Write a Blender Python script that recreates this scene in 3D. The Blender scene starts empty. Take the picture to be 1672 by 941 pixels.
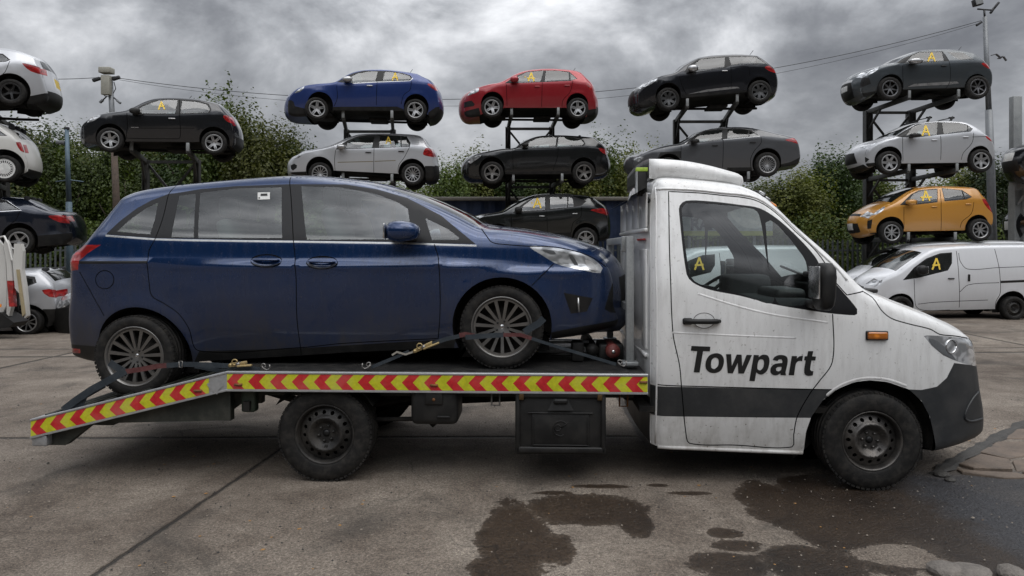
import bpy, bmesh, math, random
import numpy as np
from mathutils import Vector, Matrix, noise
from mathutils.geometry import delaunay_2d_cdt
random.seed(7)
R = math.radians
SC = bpy.context.scene
COL = SC.collection
# ---------------------------------------------------------------- camera model measured from the photo
F, CX, CY, EYE = 1150.0, 836.0, 408.0, 1.72

def gnd(px, py, z=0.0):
    Y = (EYE - z) * F / (py - CY)
    return ((px - CX) * Y / F, Y)
def at(px, py, Y):
    return Vector(((px - CX) * Y / F, Y, EYE + (CY - py) * Y / F))

# ---------------------------------------------------------------- materials
MATS = {}
def new_mat(name):
    m = bpy.data.materials.new(name); m.use_nodes = True
    nt = m.node_tree
    return m, nt, nt.nodes['Principled BSDF']
def nd(nt, typ, **kw):
    n = nt.nodes.new(typ)
    for k, v in kw.items():
        if k in n.inputs: n.inputs[k].default_value = v
        else: setattr(n, k, v)
    return n
def lk(nt, a, b): nt.links.new(a, b)
def mixc(nt, fac, a, b, blend='MIX'):
    n = nt.nodes.new('ShaderNodeMix'); n.data_type = 'RGBA'; n.blend_type = blend
    for sock, v in ((n.inputs[0], fac), (n.inputs[6], a), (n.inputs[7], b)):
        if hasattr(v, 'links'): lk(nt, v, sock)
        elif sock.type == 'VALUE': sock.default_value = v
        elif isinstance(v, (int, float)): sock.default_value = (v, v, v, 1)
        else: sock.default_value = (*v[:3], 1)
    return n.outputs[2]
def math_(nt, op, a, b=None, c=None, clamp=False):
    n = nt.nodes.new('ShaderNodeMath'); n.operation = op; n.use_clamp = clamp
    for i, v in enumerate((a, b, c)):
        if v is None: continue
        if hasattr(v, 'links'): lk(nt, v, n.inputs[i])
        else: n.inputs[i].default_value = v
    return n.outputs[0]
def ramp(nt, fac, stops, interp='LINEAR'):
    n = nt.nodes.new('ShaderNodeValToRGB'); n.color_ramp.interpolation = interp
    e = n.color_ramp.elements
    while len(e) < len(stops): e.new(0.5)
    for i, (p, c) in enumerate(stops):
        e[i].position = p; e[i].color = (c, c, c, 1) if isinstance(c, (int, float)) else (*c, 1)
    lk(nt, fac, n.inputs[0]); return n.outputs[0]
def noise_(nt, vec, scale, detail=4, rough=.55, dist=0.):
    n = nd(nt, 'ShaderNodeTexNoise', Scale=scale, Detail=detail, Roughness=rough, Distortion=dist)
    if vec is not None: lk(nt, vec, n.inputs['Vector'])
    return n.outputs['Fac']
def pos(nt): return nt.nodes.new('ShaderNodeNewGeometry').outputs['Position']
def objc(nt): return nt.nodes.new('ShaderNodeTexCoord').outputs['Object']
def sep(nt, v):
    n = nt.nodes.new('ShaderNodeSeparateXYZ'); lk(nt, v, n.inputs[0]); return n.outputs
def bump(nt, b, h, strength=.3, dist=.01):
    n = nd(nt, 'ShaderNodeBump', Strength=strength, Distance=dist)
    lk(nt, h, n.inputs['Height']); lk(nt, n.outputs[0], b.inputs['Normal'])
def mapped(nt, vec, scale):
    n = nt.nodes.new('ShaderNodeMapping'); n.inputs['Scale'].default_value = scale
    lk(nt, vec, n.inputs[0]); return n.outputs[0]

def solid(name, col, rough=.6, metal=0., var=.25, scale=6., bumps=0., spec=.5, coat=0., dust=0.):
    """a plain material with large and small scale grime so nothing is perfectly flat"""
    if name in MATS: return MATS[name]
    m, nt, b = new_mat(name)
    v = objc(nt)
    n1 = noise_(nt, v, scale, 5, .65); n2 = noise_(nt, v, scale * 9, 3, .6)
    f = math_(nt, 'ADD', math_(nt, 'MULTIPLY', n1, .7), math_(nt, 'MULTIPLY', n2, .3))
    f = ramp(nt, f, [(.32, 1 - var), (.68, 1 + var)])
    c = mixc(nt, 1, col, f, 'MULTIPLY')
    if dust:
        d = ramp(nt, n1, [(.45, 0), (.75, dust)])
        c = mixc(nt, d, c, (.17, .15, .125))
    lk(nt, c, b.inputs['Base Color'])
    b.inputs['Metallic'].default_value = metal
    lk(nt, math_(nt, 'ADD', math_(nt, 'MULTIPLY', n1, .3), rough - .15, clamp=True), b.inputs['Roughness'])
    b.inputs['Specular IOR Level'].default_value = spec
    if coat: b.inputs['Coat Weight'].default_value = coat; b.inputs['Coat Roughness'].default_value = .12
    if bumps: bump(nt, b, n2, bumps, .01)
    MATS[name] = m; return m

def paint(name, col, z0=0.2, z1=0.9, metal=.25, rough=.35, dirt=.35, dirtcol=(.10, .09, .075), coat=.7, streak=0., speck=.5):
    """car paint: clear coat, dust that thickens towards the sill, rain spots; dark on the inside of the shell"""
    if name in MATS: return MATS[name]
    m, nt, b = new_mat(name)
    v = objc(nt); s = sep(nt, v)
    n1 = noise_(nt, v, 2.2, 6, .65, .4); n2 = noise_(nt, v, 38, 3, .7); n3 = noise_(nt, mapped(nt, v, (6, 6, 1.1)), 3, 5, .7)
    hz = math_(nt, 'MULTIPLY_ADD', s[2], -1. / max(.05, (z1 - z0)), z1 / max(.05, (z1 - z0)), clamp=True)
    hz = math_(nt, 'POWER', hz, 1.5)
    d = math_(nt, 'MULTIPLY', hz, math_(nt, 'MULTIPLY_ADD', n1, 1.6, -.1))
    d = math_(nt, 'ADD', math_(nt, 'MULTIPLY', d, dirt * 1.3), math_(nt, 'MULTIPLY', ramp(nt, n3, [(.45, 0), (.8, 1)]), streak + dirt * .18))
    spk = math_(nt, 'MULTIPLY', ramp(nt, n2, [(.63, 0), (.72, 1)]), speck * .35)
    d = math_(nt, 'ADD', d, spk, clamp=True)
    c = mixc(nt, d, col, dirtcol)
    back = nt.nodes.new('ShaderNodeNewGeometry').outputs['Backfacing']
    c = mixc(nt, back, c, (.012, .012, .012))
    lk(nt, c, b.inputs['Base Color'])
    lk(nt, math_(nt, 'MULTIPLY', math_(nt, 'SUBTRACT', 1., d, clamp=True), metal), b.inputs['Metallic'])
    lk(nt, math_(nt, 'ADD', math_(nt, 'MULTIPLY', d, .5), rough, clamp=True), b.inputs['Roughness'])
    cw = math_(nt, 'MULTIPLY', math_(nt, 'MULTIPLY_ADD', d, -1.3, 1., clamp=True), coat)
    cw = math_(nt, 'MULTIPLY', cw, math_(nt, 'SUBTRACT', 1., back))
    lk(nt, cw, b.inputs['Coat Weight'])
    b.inputs['Coat Roughness'].default_value = .07
    bump(nt, b, noise_(nt, v, 1.3, 2), .12, .02)
    MATS[name] = m; return m

def glass(name='window_glass', tint=(.55, .62, .6), haze=.06, refl=1.0, dirtcol=(.28, .3, .29), spk=0.):
    if name in MATS: return MATS[name]
    m, nt, b = new_mat(name)
    nt.nodes.remove(b)
    out = nt.nodes['Material Output']
    tr = nd(nt, 'ShaderNodeBsdfTransparent'); tr.inputs[0].default_value = (*tint, 1)
    gl = nd(nt, 'ShaderNodeBsdfGlossy'); gl.inputs['Roughness'].default_value = .03; gl.inputs[0].default_value = (refl, refl, refl, 1)
    df = nd(nt, 'ShaderNodeBsdfDiffuse'); df.inputs[0].default_value = (*dirtcol, 1)
    lw = nd(nt, 'ShaderNodeLayerWeight', Blend=.5)
    fac = math_(nt, 'MULTIPLY_ADD', math_(nt, 'POWER', lw.outputs['Facing'], 4.), .8, .085, clamp=True)
    v = objc(nt)
    n = noise_(nt, v, 5, 5, .7); n2 = noise_(nt, v, 60, 2, .6)
    dd = math_(nt, 'ADD', math_(nt, 'MULTIPLY', n, haze * 2), math_(nt, 'MULTIPLY', ramp(nt, n2, [(.62, 0), (.7, 1)]), haze * spk), clamp=True)
    a = nt.nodes.new('ShaderNodeMixShader'); lk(nt, dd, a.inputs[0]); lk(nt, tr.outputs[0], a.inputs[1]); lk(nt, df.outputs[0], a.inputs[2])
    c = nt.nodes.new('ShaderNodeMixShader'); lk(nt, fac, c.inputs[0]); lk(nt, a.outputs[0], c.inputs[1]); lk(nt, gl.outputs[0], c.inputs[2])
    lk(nt, c.outputs[0], out.inputs[0])
    MATS[name] = m; return m

def lens(name, col, rough=.15, metal=0., stripes=40., strength=.5):
    if name in MATS: return MATS[name]
    m, nt, b = new_mat(name)
    v = objc(nt)
    n = noise_(nt, mapped(nt, v, (1, 1, 1.6)), 11, 1, .4, .3)
    c = mixc(nt, ramp(nt, n, [(.42, 0), (.5, .4), (.56, 1)]), tuple(x * (1 - strength) for x in col), tuple(min(1, x * (1 + strength)) for x in col))
    lk(nt, c, b.inputs['Base Color'])
    b.inputs['Roughness'].default_value = rough; b.inputs['Metallic'].default_value = metal
    b.inputs['Coat Weight'].default_value = 1.; b.inputs['Coat Roughness'].default_value = .04
    MATS[name] = m; return m

BLACK = solid('black_plastic', (.010, .010, .010), .5, spec=.35, dust=.08)
SEAL = solid('rubber_seal', (.006, .006, .007), .4, spec=.3)
GAP = solid('panel_gap', (.003, .003, .003), .9, spec=.1)
RUB = solid('tyre_rubber', (.011, .0105, .010), .75, spec=.25, bumps=.2, scale=14, dust=.14)
UNDER = solid('underbody', (.012, .0115, .011), .85, spec=.2, bumps=.4, dust=.15)
STEEL = solid('rack_steel', (.045, .045, .043), .6, .3, bumps=.3, dust=.25)
GALV = solid('galvanised_steel', (.27, .28, .28), .5, .3, bumps=.1, dust=.15)
CHROME = solid('chrome', (.62, .62, .62), .2, .95, var=.1)
ALU = solid('rim_alloy', (.42, .42, .42), .32, .8, var=.15, dust=.12)
ALUD = solid('rim_dark_alloy', (.035, .035, .036), .35, .6, dust=.2)
ALUH = solid('rim_hero_alloy', (.19, .185, .178), .36, .8, var=.2, scale=12, dust=.4)
SEATM = solid('seat_cloth', (.03, .031, .032), .9, spec=.2)
SEATL = solid('seat_cloth_grey', (.11, .115, .115), .9, spec=.2)
GLASS = glass('window_glass', (.50, .57, .56), .05)
GLASSD = glass('privacy_glass', (.10, .12, .12), .05)
RED = lens('red_lens', (.30, .012, .012), strength=.3)
CLEAR = lens('clear_lens', (.55, .56, .57), .10, .6, strength=.38)
AMBER = lens('amber_lens', (.75, .22, .02), .2)
YEL = solid('yellow_marker', (.80, .56, .07), .7, var=.1)
PLATEW = solid('plate_white', (.6, .6, .58), .5)
PLATEY = solid('plate_yellow', (.6, .42, .05), .5)

# ---------------------------------------------------------------- objects
def link(o, parent=None):
    COL.objects.link(o)
    if parent is not None: o.parent = parent
    return o
def thing(name, label, cat, loc=(0, 0, 0), rz=0., group=None, parent=None):
    o = bpy.data.objects.new(name, None); o.empty_display_size = .2
    o.location = loc; o.rotation_euler = (0, 0, rz)
    COL.objects.link(o)
    o['label'] = label; o['category'] = cat
    if group: o['group'] = group
    return o
def tag(o, label=None, cat=None, group=None, kind=None):
    for k, v in (('label', label), ('category', cat), ('group', group), ('kind', kind)):
        if v: o[k] = v
    return o
class MB:
    """collects polygons (with optional normals) into one mesh"""
    def __init__(s): s.v = []; s.f = []; s.m = []; s.n = []; s.mats = []; s.sm = []
    def mi(s, mat):
        if mat not in s.mats: s.mats.append(mat)
        return s.mats.index(mat)
    def add(s, verts, faces, mat, smooth=False, M=None, normals=None):
        k = len(s.v); i = s.mi(mat)
        for j, p in enumerate(verts):
            p = Vector(p)
            if M is not None: p = M @ p
            s.v.append(p)
            s.n.append(None if normals is None else Vector(normals[j]))
        for f in faces:
            s.f.append([k + q for q in f]); s.m.append(i); s.sm.append(smooth)
        return s
    def bm(s, b, mat, smooth=False, M=None):
        b.verts.ensure_lookup_table(); b.verts.index_update()
        s.add([v.co for v in b.verts], [[v.index for v in f.verts] for f in b.faces], mat, smooth, M)
        b.free(); return s
    def box(s, c, size, mat, rot=None, bev=0., seg=2, smooth=None):
        b = bmesh.new(); bmesh.ops.create_cube(b, size=1.)
        for v in b.verts: v.co = Vector((v.co.x * size[0], v.co.y * size[1], v.co.z * size[2]))
        if bev: bmesh.ops.bevel(b, geom=b.edges[:], offset=min(bev, min(size) * .49), segments=seg, profile=.5, affect='EDGES')
        M = Matrix.Translation(c)
        if rot is not None: M = M @ (rot.to_matrix().to_4x4() if hasattr(rot, 'to_matrix') else rot)
        return s.bm(b, mat, bool(bev) if smooth is None else smooth, M)
    def tube(s, pts, r, mat, n=10, caps=True, smooth=True, flat=None):
        pts = [Vector(p) for p in pts]; V = []; Fc = []
        up = Vector((0, 0, 1)); prev = None
        for i, p in enumerate(pts):
            d = (pts[min(i + 1, len(pts) - 1)] - pts[max(i - 1, 0)]).normalized()
            if prev is None:
                a = up if abs(d.z) < .9 else Vector((1, 0, 0)); u = d.cross(a).normalized()
            else: u = (prev - d * prev.dot(d)).normalized()
            prev = u; w = d.cross(u)
            rr = r[i] if isinstance(r, (list, tuple)) else r
            for k in range(n):
                t = 2 * math.pi * k / n
                if flat: V.append(p + u * math.cos(t) * rr + w * math.sin(t) * rr * flat)
                else: V.append(p + u * math.cos(t) * rr + w * math.sin(t) * rr)
        for i in range(len(pts) - 1):
            for k in range(n):
                k2 = (k + 1) % n
                Fc.append([i * n + k, i * n + k2, (i + 1) * n + k2, (i + 1) * n + k])
        if caps: Fc.append(list(range(n))[::-1]); Fc.append([(len(pts) - 1) * n + k for k in range(n)])
        return s.add(V, Fc, mat, smooth)
    def bar(s, a, b, w, h, mat, bev=0.):
        a = Vector(a); b = Vector(b); d = b - a
        q = d.to_track_quat('X', 'Z')
        return s.box((a + b) / 2, (d.length, w, h), mat, q.to_matrix().to_4x4(), bev)
    def lathe(s, prof, mat, n=48, c=(0, 0, 0), smooth=True, closed=False):
        """profile of (radius, y) turned about the y axis"""
        V = []; Fc = []
        for r, y in prof:
            for k in range(n):
                t = 2 * math.pi * k / n
                V.append((c[0] + r * math.cos(t), c[1] + y, c[2] + r * math.sin(t)))
        for i in range(len(prof) - 1):
            for k in range(n):
                k2 = (k + 1) % n
                Fc.append([i * n + k, i * n + k2, (i + 1) * n + k2, (i + 1) * n + k])
        return s.add(V, Fc, mat, smooth)
    def mirror_y(s):
        o = MB(); o.mats = s.mats[:]
        o.v = [Vector((p.x, -p.y, p.z)) for p in s.v]
        o.n = [None if n is None else Vector((n.x, -n.y, n.z)) for n in s.n]
        o.f = [f[::-1] for f in s.f]; o.m = s.m[:]; o.sm = s.sm[:]
        return o
    def build(s, name, parent=None, sub=0):
        me = bpy.data.meshes.new(name)
        me.from_pydata([tuple(p) for p in s.v], [], s.f)
        for m in s.mats: me.materials.append(m)
        me.polygons.foreach_set('material_index', s.m)
        me.polygons.foreach_set('use_smooth', s.sm)
        me.update()
        if any(n is not None for n in s.n):
            vn = me.vertex_normals
            ns = [tuple(n) if n is not None else tuple(vn[i].vector) for i, n in enumerate(s.n)]
            me.normals_split_custom_set_from_vertices(ns)
        o = bpy.data.objects.new(name, me); link(o, parent)
        return o

# ---------------------------------------------------------------- 2D helpers
def sm(pts, step=None, closed=False, n=6):
    """Catmull-Rom through the points; a point with a third entry is a sharp corner"""
    P = [np.array(p[:2], float) for p in pts]; S = [len(p) > 2 for p in pts]
    N = len(P); out = []
    rng = range(N if closed else N - 1)
    for i in rng:
        a, b = P[i], P[(i + 1) % N]
        pa = P[(i - 1) % N] if (closed or i > 0) else a
        pb = P[(i + 2) % N] if (closed or i + 2 < N) else b
        L = np.linalg.norm(b - a)
        ta = (b - a) if S[i] or np.allclose(pa, a) else (b - pa) * L / (np.linalg.norm(a - pa) + L)
        tb = (b - a) if S[(i + 1) % N] or np.allclose(pb, b) else (pb - a) * L / (L + np.linalg.norm(pb - b))
        k = n if step is None else max(1, int(L / step + .5))
        for j in range(k):
            t = j / k; t2 = t * t; t3 = t2 * t
            out.append((2 * t3 - 3 * t2 + 1) * a + (t3 - 2 * t2 + t) * ta + (-2 * t3 + 3 * t2) * b + (t3 - t2) * tb)
    if not closed: out.append(P[-1])
    return [tuple(p) for p in out]
def dens(poly, step, closed=True):
    out = []; N = len(poly)
    for i in range(N if closed else N - 1):
        a = np.array(poly[i][:2]); b = np.array(poly[(i + 1) % N][:2]); k = max(1, int(np.linalg.norm(b - a) / step + .5))
        for j in range(k): out.append(tuple(a + (b - a) * j / k))
    if not closed: out.append(tuple(poly[-1][:2]))
    return out
def buf(line, w):
    """closed outline of a polyline with width w"""
    L = [np.array(p[:2], float) for p in line]; l = []; r = []
    for i, p in enumerate(L):
        d = L[min(i + 1, len(L) - 1)] - L[max(i - 1, 0)]; d = d / (np.linalg.norm(d) + 1e-9)
        n = np.array((-d[1], d[0])); l.append(tuple(p + n * w / 2)); r.append(tuple(p - n * w / 2))
    return l + r[::-1]
def inpoly(pts, poly):
    x = pts[:, 0]; y = pts[:, 1]; ins = np.zeros(len(pts), bool); N = len(poly); j = N - 1
    for i in range(N):
        xi, yi = poly[i][:2]; xj, yj = poly[j][:2]
        if yi != yj:
            c = ((yi > y) != (yj > y)) & (x < (xj - xi) * (y - yi) / (yj - yi) + xi); ins ^= c
        j = i
    return ins
def circ(cx, cy, r, n=40, a0=0., a1=2 * math.pi):
    return [(cx + r * math.cos(a0 + (a1 - a0) * i / n), cy + r * math.sin(a0 + (a1 - a0) * i / n)) for i in range(n)]
def segdist(pts, line, closed=False):
    pts = np.asarray(pts, float); best = np.full(len(pts), 1e9); L = np.asarray([p[:2] for p in line], float)
    N = len(L)
    for i in range(N if closed else N - 1):
        a = L[i]; d = L[(i + 1) % N] - a; q = d @ d
        t = np.clip(((pts - a) @ d) / (q + 1e-12), 0, 1)
        e = pts - a - t[:, None] * d; best = np.minimum(best, (e ** 2).sum(1))
    return np.sqrt(best)

def regions(outer, holes, layers, step, extra=()):
    """constrained triangulation; layers = [(key, polygon)], later layers win. -> verts (n,2), {key: tris}"""
    V = []; E = []
    def addpoly(p):
        p = dens(p, step); k = len(V); V.extend(p); E.extend([(k + i, k + (i + 1) % len(p)) for i in range(len(p))])
    addpoly(outer)
    for h in holes: addpoly(h)
    for _, p in layers: addpoly(p)
    xs = [p[0] for p in outer]; ys = [p[1] for p in outer]
    gx = np.arange(min(xs), max(xs), step); gy = np.arange(min(ys), max(ys), step)
    G = np.array([(x + (step / 2 if j % 2 else 0), y) for j, y in enumerate(gy) for x in gx])
    if len(extra): G = np.vstack([G, np.array(extra)])
    if len(G):
        G = G[inpoly(G, outer)]
        for h in holes:
            if len(G): G = G[~inpoly(G, h)]
        V.extend([tuple(g) for g in G])
    r = delaunay_2d_cdt([Vector(v) for v in V], E, [], 0, 1e-5)
    vo = np.array([tuple(v) for v in r[0]]); T = np.array([f for f in r[2] if len(f) == 3])
    c = vo[T].mean(1); keep = inpoly(c, outer)
    for h in holes: keep &= ~inpoly(c, h)
    T = T[keep]; c = c[keep]
    own = np.zeros(len(T), int) - 1
    for i, (_, p) in enumerate(layers): own[inpoly(c, p)] = i
    a = vo[T[:, 0]]; b = vo[T[:, 1]]; d = vo[T[:, 2]]
    ar = (b[:, 0] - a[:, 0]) * (d[:, 1] - a[:, 1]) - (b[:, 1] - a[:, 1]) * (d[:, 0] - a[:, 0])
    T[ar < 0] = T[ar < 0][:, ::-1]
    out = {}
    for i in range(-1, len(layers)):
        t = T[own == i]
        if len(t):
            k = 'base' if i < 0 else layers[i][0]
            out.setdefault(k, []).extend(t.tolist())
    return vo, out

def emit(mb, P, N, tris, mat):
    """P, N arrays over all verts; keep only those used"""
    used = sorted({i for t in tris for i in t}); ix = {u: i for i, u in enumerate(used)}
    mb.add([P[u] for u in used], [[ix[i] for i in t] for t in tris], mat, True, None, [N[u] for u in used])

# ---------------------------------------------------------------- wheels
def rim_plate(mb, Rr, holes, prof, mat, th=.02, rin=None, yo=0., step=None):
    """disc facing -y with holes; prof(r) gives how far it is recessed"""
    outer = circ(0, 0, Rr, 72)
    hs = list(holes)
    vo, reg = regions(outer, hs, [], step or Rr / 9)
    T = reg['base']
    rr = np.hypot(vo[:, 0], vo[:, 1])
    y = np.array([prof(r) for r in rr]) + yo
    P = np.stack([vo[:, 0], y, vo[:, 1]], 1)
    e = 1e-3; dy = np.array([(prof(r + e) - prof(max(0, r - e))) / (2 * e) for r in rr]); rs = np.maximum(rr, 1e-4)
    N = np.stack([dy * vo[:, 0] / rs, -np.ones(len(rr)), dy * vo[:, 1] / rs], 1); N /= np.linalg.norm(N, axis=1)[:, None]
    emit(mb, P, N, T, mat)
    # walls round the holes give the spokes a visible thickness
    for h in hs:
        h = dens(h, Rr / 9); V = []; Fc = []
        for x, z in h:
            yy = prof(math.hypot(x, z)) + yo; V += [(x, yy, z), (x, yy + th, z)]
        n = len(h)
        for i in range(n):
            j = (i + 1) % n; Fc.append([2 * i, 2 * j, 2 * j + 1, 2 * i + 1])
        mb.add(V, Fc, mat, False)

def spoke_holes(n, r0, r1, w0, w1, pair=False, pg=.35, twist=0.):
    """the gaps between n spokes; w0 and w1 are spoke widths at hub and rim"""
    H = []
    Rr_ = r1 / .88; r0 = min(max(r0, n * w0 * 1.12 / 6.283), r1 * .6)
    da = 2 * math.pi / n
    for i in range(n):
        a = i * da + math.pi / 2
        def P(r, s, w):   # point at radius r on side s of the spoke axis i
            ang = a + twist * (r - r0); return (r * math.cos(ang) - s * w * math.sin(ang), r * math.sin(ang) + s * w * math.cos(ang))
        def Q(r, s, w):
            ang = a + da + twist * (r - r0); return (r * math.cos(ang) - s * w * math.sin(ang), r * math.sin(ang) + s * w * math.cos(ang))
        p = [P(r0, 1, w0 / 2), P((r0 + r1) / 2, 1, (w0 + w1) / 4)] + [P(r1, 1, w1 / 2)]
        q = [Q(r1, -1, w1 / 2), Q((r0 + r1) / 2, -1, (w0 + w1) / 4), Q(r0, -1, w0 / 2)]
        a0 = math.atan2(p[-1][1], p[-1][0]); a1 = math.atan2(q[0][1], q[0][0])
        while a1 < a0: a1 += 2 * math.pi
        if a1 - a0 > math.pi: continue
        arc = [(r1 * math.cos(a0 + (a1 - a0) * k / 6), r1 * math.sin(a0 + (a1 - a0) * k / 6)) for k in range(1, 6)]
        b0 = math.atan2(p[0][1], p[0][0]); b1 = math.atan2(q[-1][1], q[-1][0])
        while b1 < b0: b1 += 2 * math.pi
        if b1 - b0 < math.pi: H.append(p + arc + q)
        if pair:      # split each spoke into two blades
            k = pg
            H.append([P(r0 + (r1 - r0) * .18, 1, w0 * k * .1), P(r1, 1, w1 * k / 2), P(r1, -1, w1 * k / 2), P(r0 + (r1 - r0) * .18, -1, w0 * k * .1)])
    return H

def wheel(parent, cx, cz, y, Rt, style='spoke', n=5, mat=None, name='wheel', wd=.2, rr=.68, far=False, pair=False, w=(.3, .22), rot=0., hub=True, steer=0.):
    """tyre and rim as sub-parts of a wheel placed at local (cx, cz), outer face at y (negative side)"""
    s = 1 if not far else -1
    e = bpy.data.objects.new(name, None); link(e, parent); e.location = (cx, y, cz); e.rotation_euler = (0, rot, (0 if not far else math.pi) + steer)
    Rr = Rt * rr; mat = mat or ALU
    key = (round(Rt, 3), style, n, mat.name, wd, rr, pair, w, hub)
    if key in WH:
        tm, rm = WH[key]
        for nm, me in (('tyre', tm), ('rim', rm)): link(bpy.data.objects.new(nm, me), e)
        return e
    hero = Rt * 1150 / abs(1) > 0 and style.startswith('h')
    n_l = 72 if hero else 40
    t = MB()
    pr = [(Rr * .97, .03), (Rr * 1.0, .012), (Rr + .008, .004), (Rr + .02, .0), (Rr + (Rt - Rr) * .5, -.006), (Rr + (Rt - Rr) * .82, .004), (Rt * .985, .022)]
    if hero:
        g = wd / 5
        pr += [(Rt, .036)]
        for k in range(1, 5):
            pr += [(Rt, k * g - .006), (Rt - .01, k * g - .003), (Rt - .01, k * g + .003), (Rt, k * g + .006)]
        pr += [(Rt, wd - .036)]
    else: pr += [(Rt, .045), (Rt, wd - .045)]
    pr += [(Rt * .985, wd - .022), (Rr + (Rt - Rr) * .6, wd), (Rr, wd - .01)]
    t.lathe(pr, RUB, n_l)
    if hero:   # tread blocks cut across the shoulder
        K = 60
        for k in range(K):
            a = 2 * math.pi * k / K
            for yy in (.028, wd - .028):
                M = Matrix.Rotation(-a, 4, 'Y') @ Matrix.Translation((Rt - .0065, yy, 0))
                t.box((0, 0, 0), (.012, .04, Rt * .062), RUB, bev=0, rot=None) if False else t.bm(_cube((.014, .036, Rt * .075)), RUB, False, M)
    r = MB()
    if style in ('steel', 'hsteel'):
        pf = lambda q: .028 + (.03 if q < Rr * .34 else max(.0, .03 - (q - Rr * .34) * .8) if q < Rr * .44 else 0.) + max(0, (q - Rr * .62)) * .55 - (.018 * math.exp(-((q - Rr * .55) / (Rr * .07)) ** 2))
        holes = [circ(Rr * .73 * math.cos(2 * math.pi * k / 16), Rr * .73 * math.sin(2 * math.pi * k / 16), Rr * .068, 12) for k in range(16)]
        holes.append(circ(0, 0, Rr * .13, 20))
        rim_plate(r, Rr * .9, holes, pf, mat, .012, step=Rr / 16)
        r.lathe([(Rr * .9, .075), (Rr * .93, .03), (Rr * .96, .012), (Rr * 1.0, .004), (Rr * 1.02, .008), (Rr * .99, .03)], mat, n_l)
        for k in range(6 if hero else 5):
            a = 2 * math.pi * k / (6 if hero else 5) + .3
            r.lathe([(0.001, -.022), (Rr * .045, -.02), (Rr * .055, .0), (Rr * .055, .02)], mat, 6, (Rr * .26 * math.cos(a), pf(Rr * .26), Rr * .26 * math.sin(a)), smooth=False)
        r.lathe([(.0005, .05), (Rr * .1, .048), (Rr * .13, .075)], BLACK, 20)
    elif style == 'cover':
        pf = lambda q: .006 + .02 * (q / Rr) ** 2
        holes = [[(Rr * q * math.cos(a + s_ * d), Rr * q * math.sin(a + s_ * d)) for q, s_ in ((.58, -1), (.82, -1), (.82, 1), (.58, 1))]
                 for k in range(n) for a, d in ((2 * math.pi * k / n, .55 * math.pi / n),)]
        rim_plate(r, Rr * .95, holes, pf, mat, .01)
        r.lathe([(Rr * .94, .026), (Rr * 1.0, .01), (Rr * 1.02, .014)], mat, n_l)
    else:
        dp = .014 if not hero else .02
        pf = lambda q: dp + .028 * max(0, 1 - q / (Rr * .9)) ** 1.3 if not hero else .022 + .03 * max(0., 1 - q / (Rr * .9)) ** 1.2
        holes = spoke_holes(n, Rr * .26, Rr * .88, Rr * w[0], Rr * w[1], pair)
        rim_plate(r, Rr * .95, holes, pf, mat, .022, step=(Rr / 9 if not hero else Rr / 18))
        r.lathe([(Rr * .94, pf(Rr * .94)), (Rr * .97, .006), (Rr * 1.0, .002), (Rr * 1.03, .008)], mat, n_l)
        if hub:
            r.lathe([(.0005, -.004), (Rr * .12, -.002), (Rr * .135, .012)], CHROME if hero else mat, 20, (0, pf(0), 0))
            for k in range(5):
                a = 2 * math.pi * k / 5 + .5
                r.lathe([(.0005, -.001), (Rr * .035, 0), (Rr * .04, .01)], BLACK, 10, (Rr * .2 * math.cos(a), pf(Rr * .2) - .003, Rr * .2 * math.sin(a)))
    # barrel, brake disc and the dark behind
    r.lathe([(Rr * .965, .02), (Rr * .93, .06), (Rr * .93, wd - .02)], ALUD, n_l)
    r.lathe([(.0005, .085), (Rr * .2, .085), (Rr * .2, .1), (Rr * .62, .1), (Rr * .62, .115), (Rr * .93, .12)], UNDER if not hero else BRAKE, 32)
    r.lathe([(.0005, wd - .05), (Rr * .95, wd - .05)], GAP, 32)
    to = t.build('tyre', e); ro = r.build('rim', e)
    WH[key] = (to.data, ro.data)
    return e
WH = {}
BRAKE = solid('brake_disc', (.05, .045, .04), .5, .6)
def _cube(sz):
    b = bmesh.new(); bmesh.ops.create_cube(b, size=1.)
    for v in b.verts: v.co = Vector((v.co.x * sz[0], v.co.y * sz[1], v.co.z * sz[2]))
    return b
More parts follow.
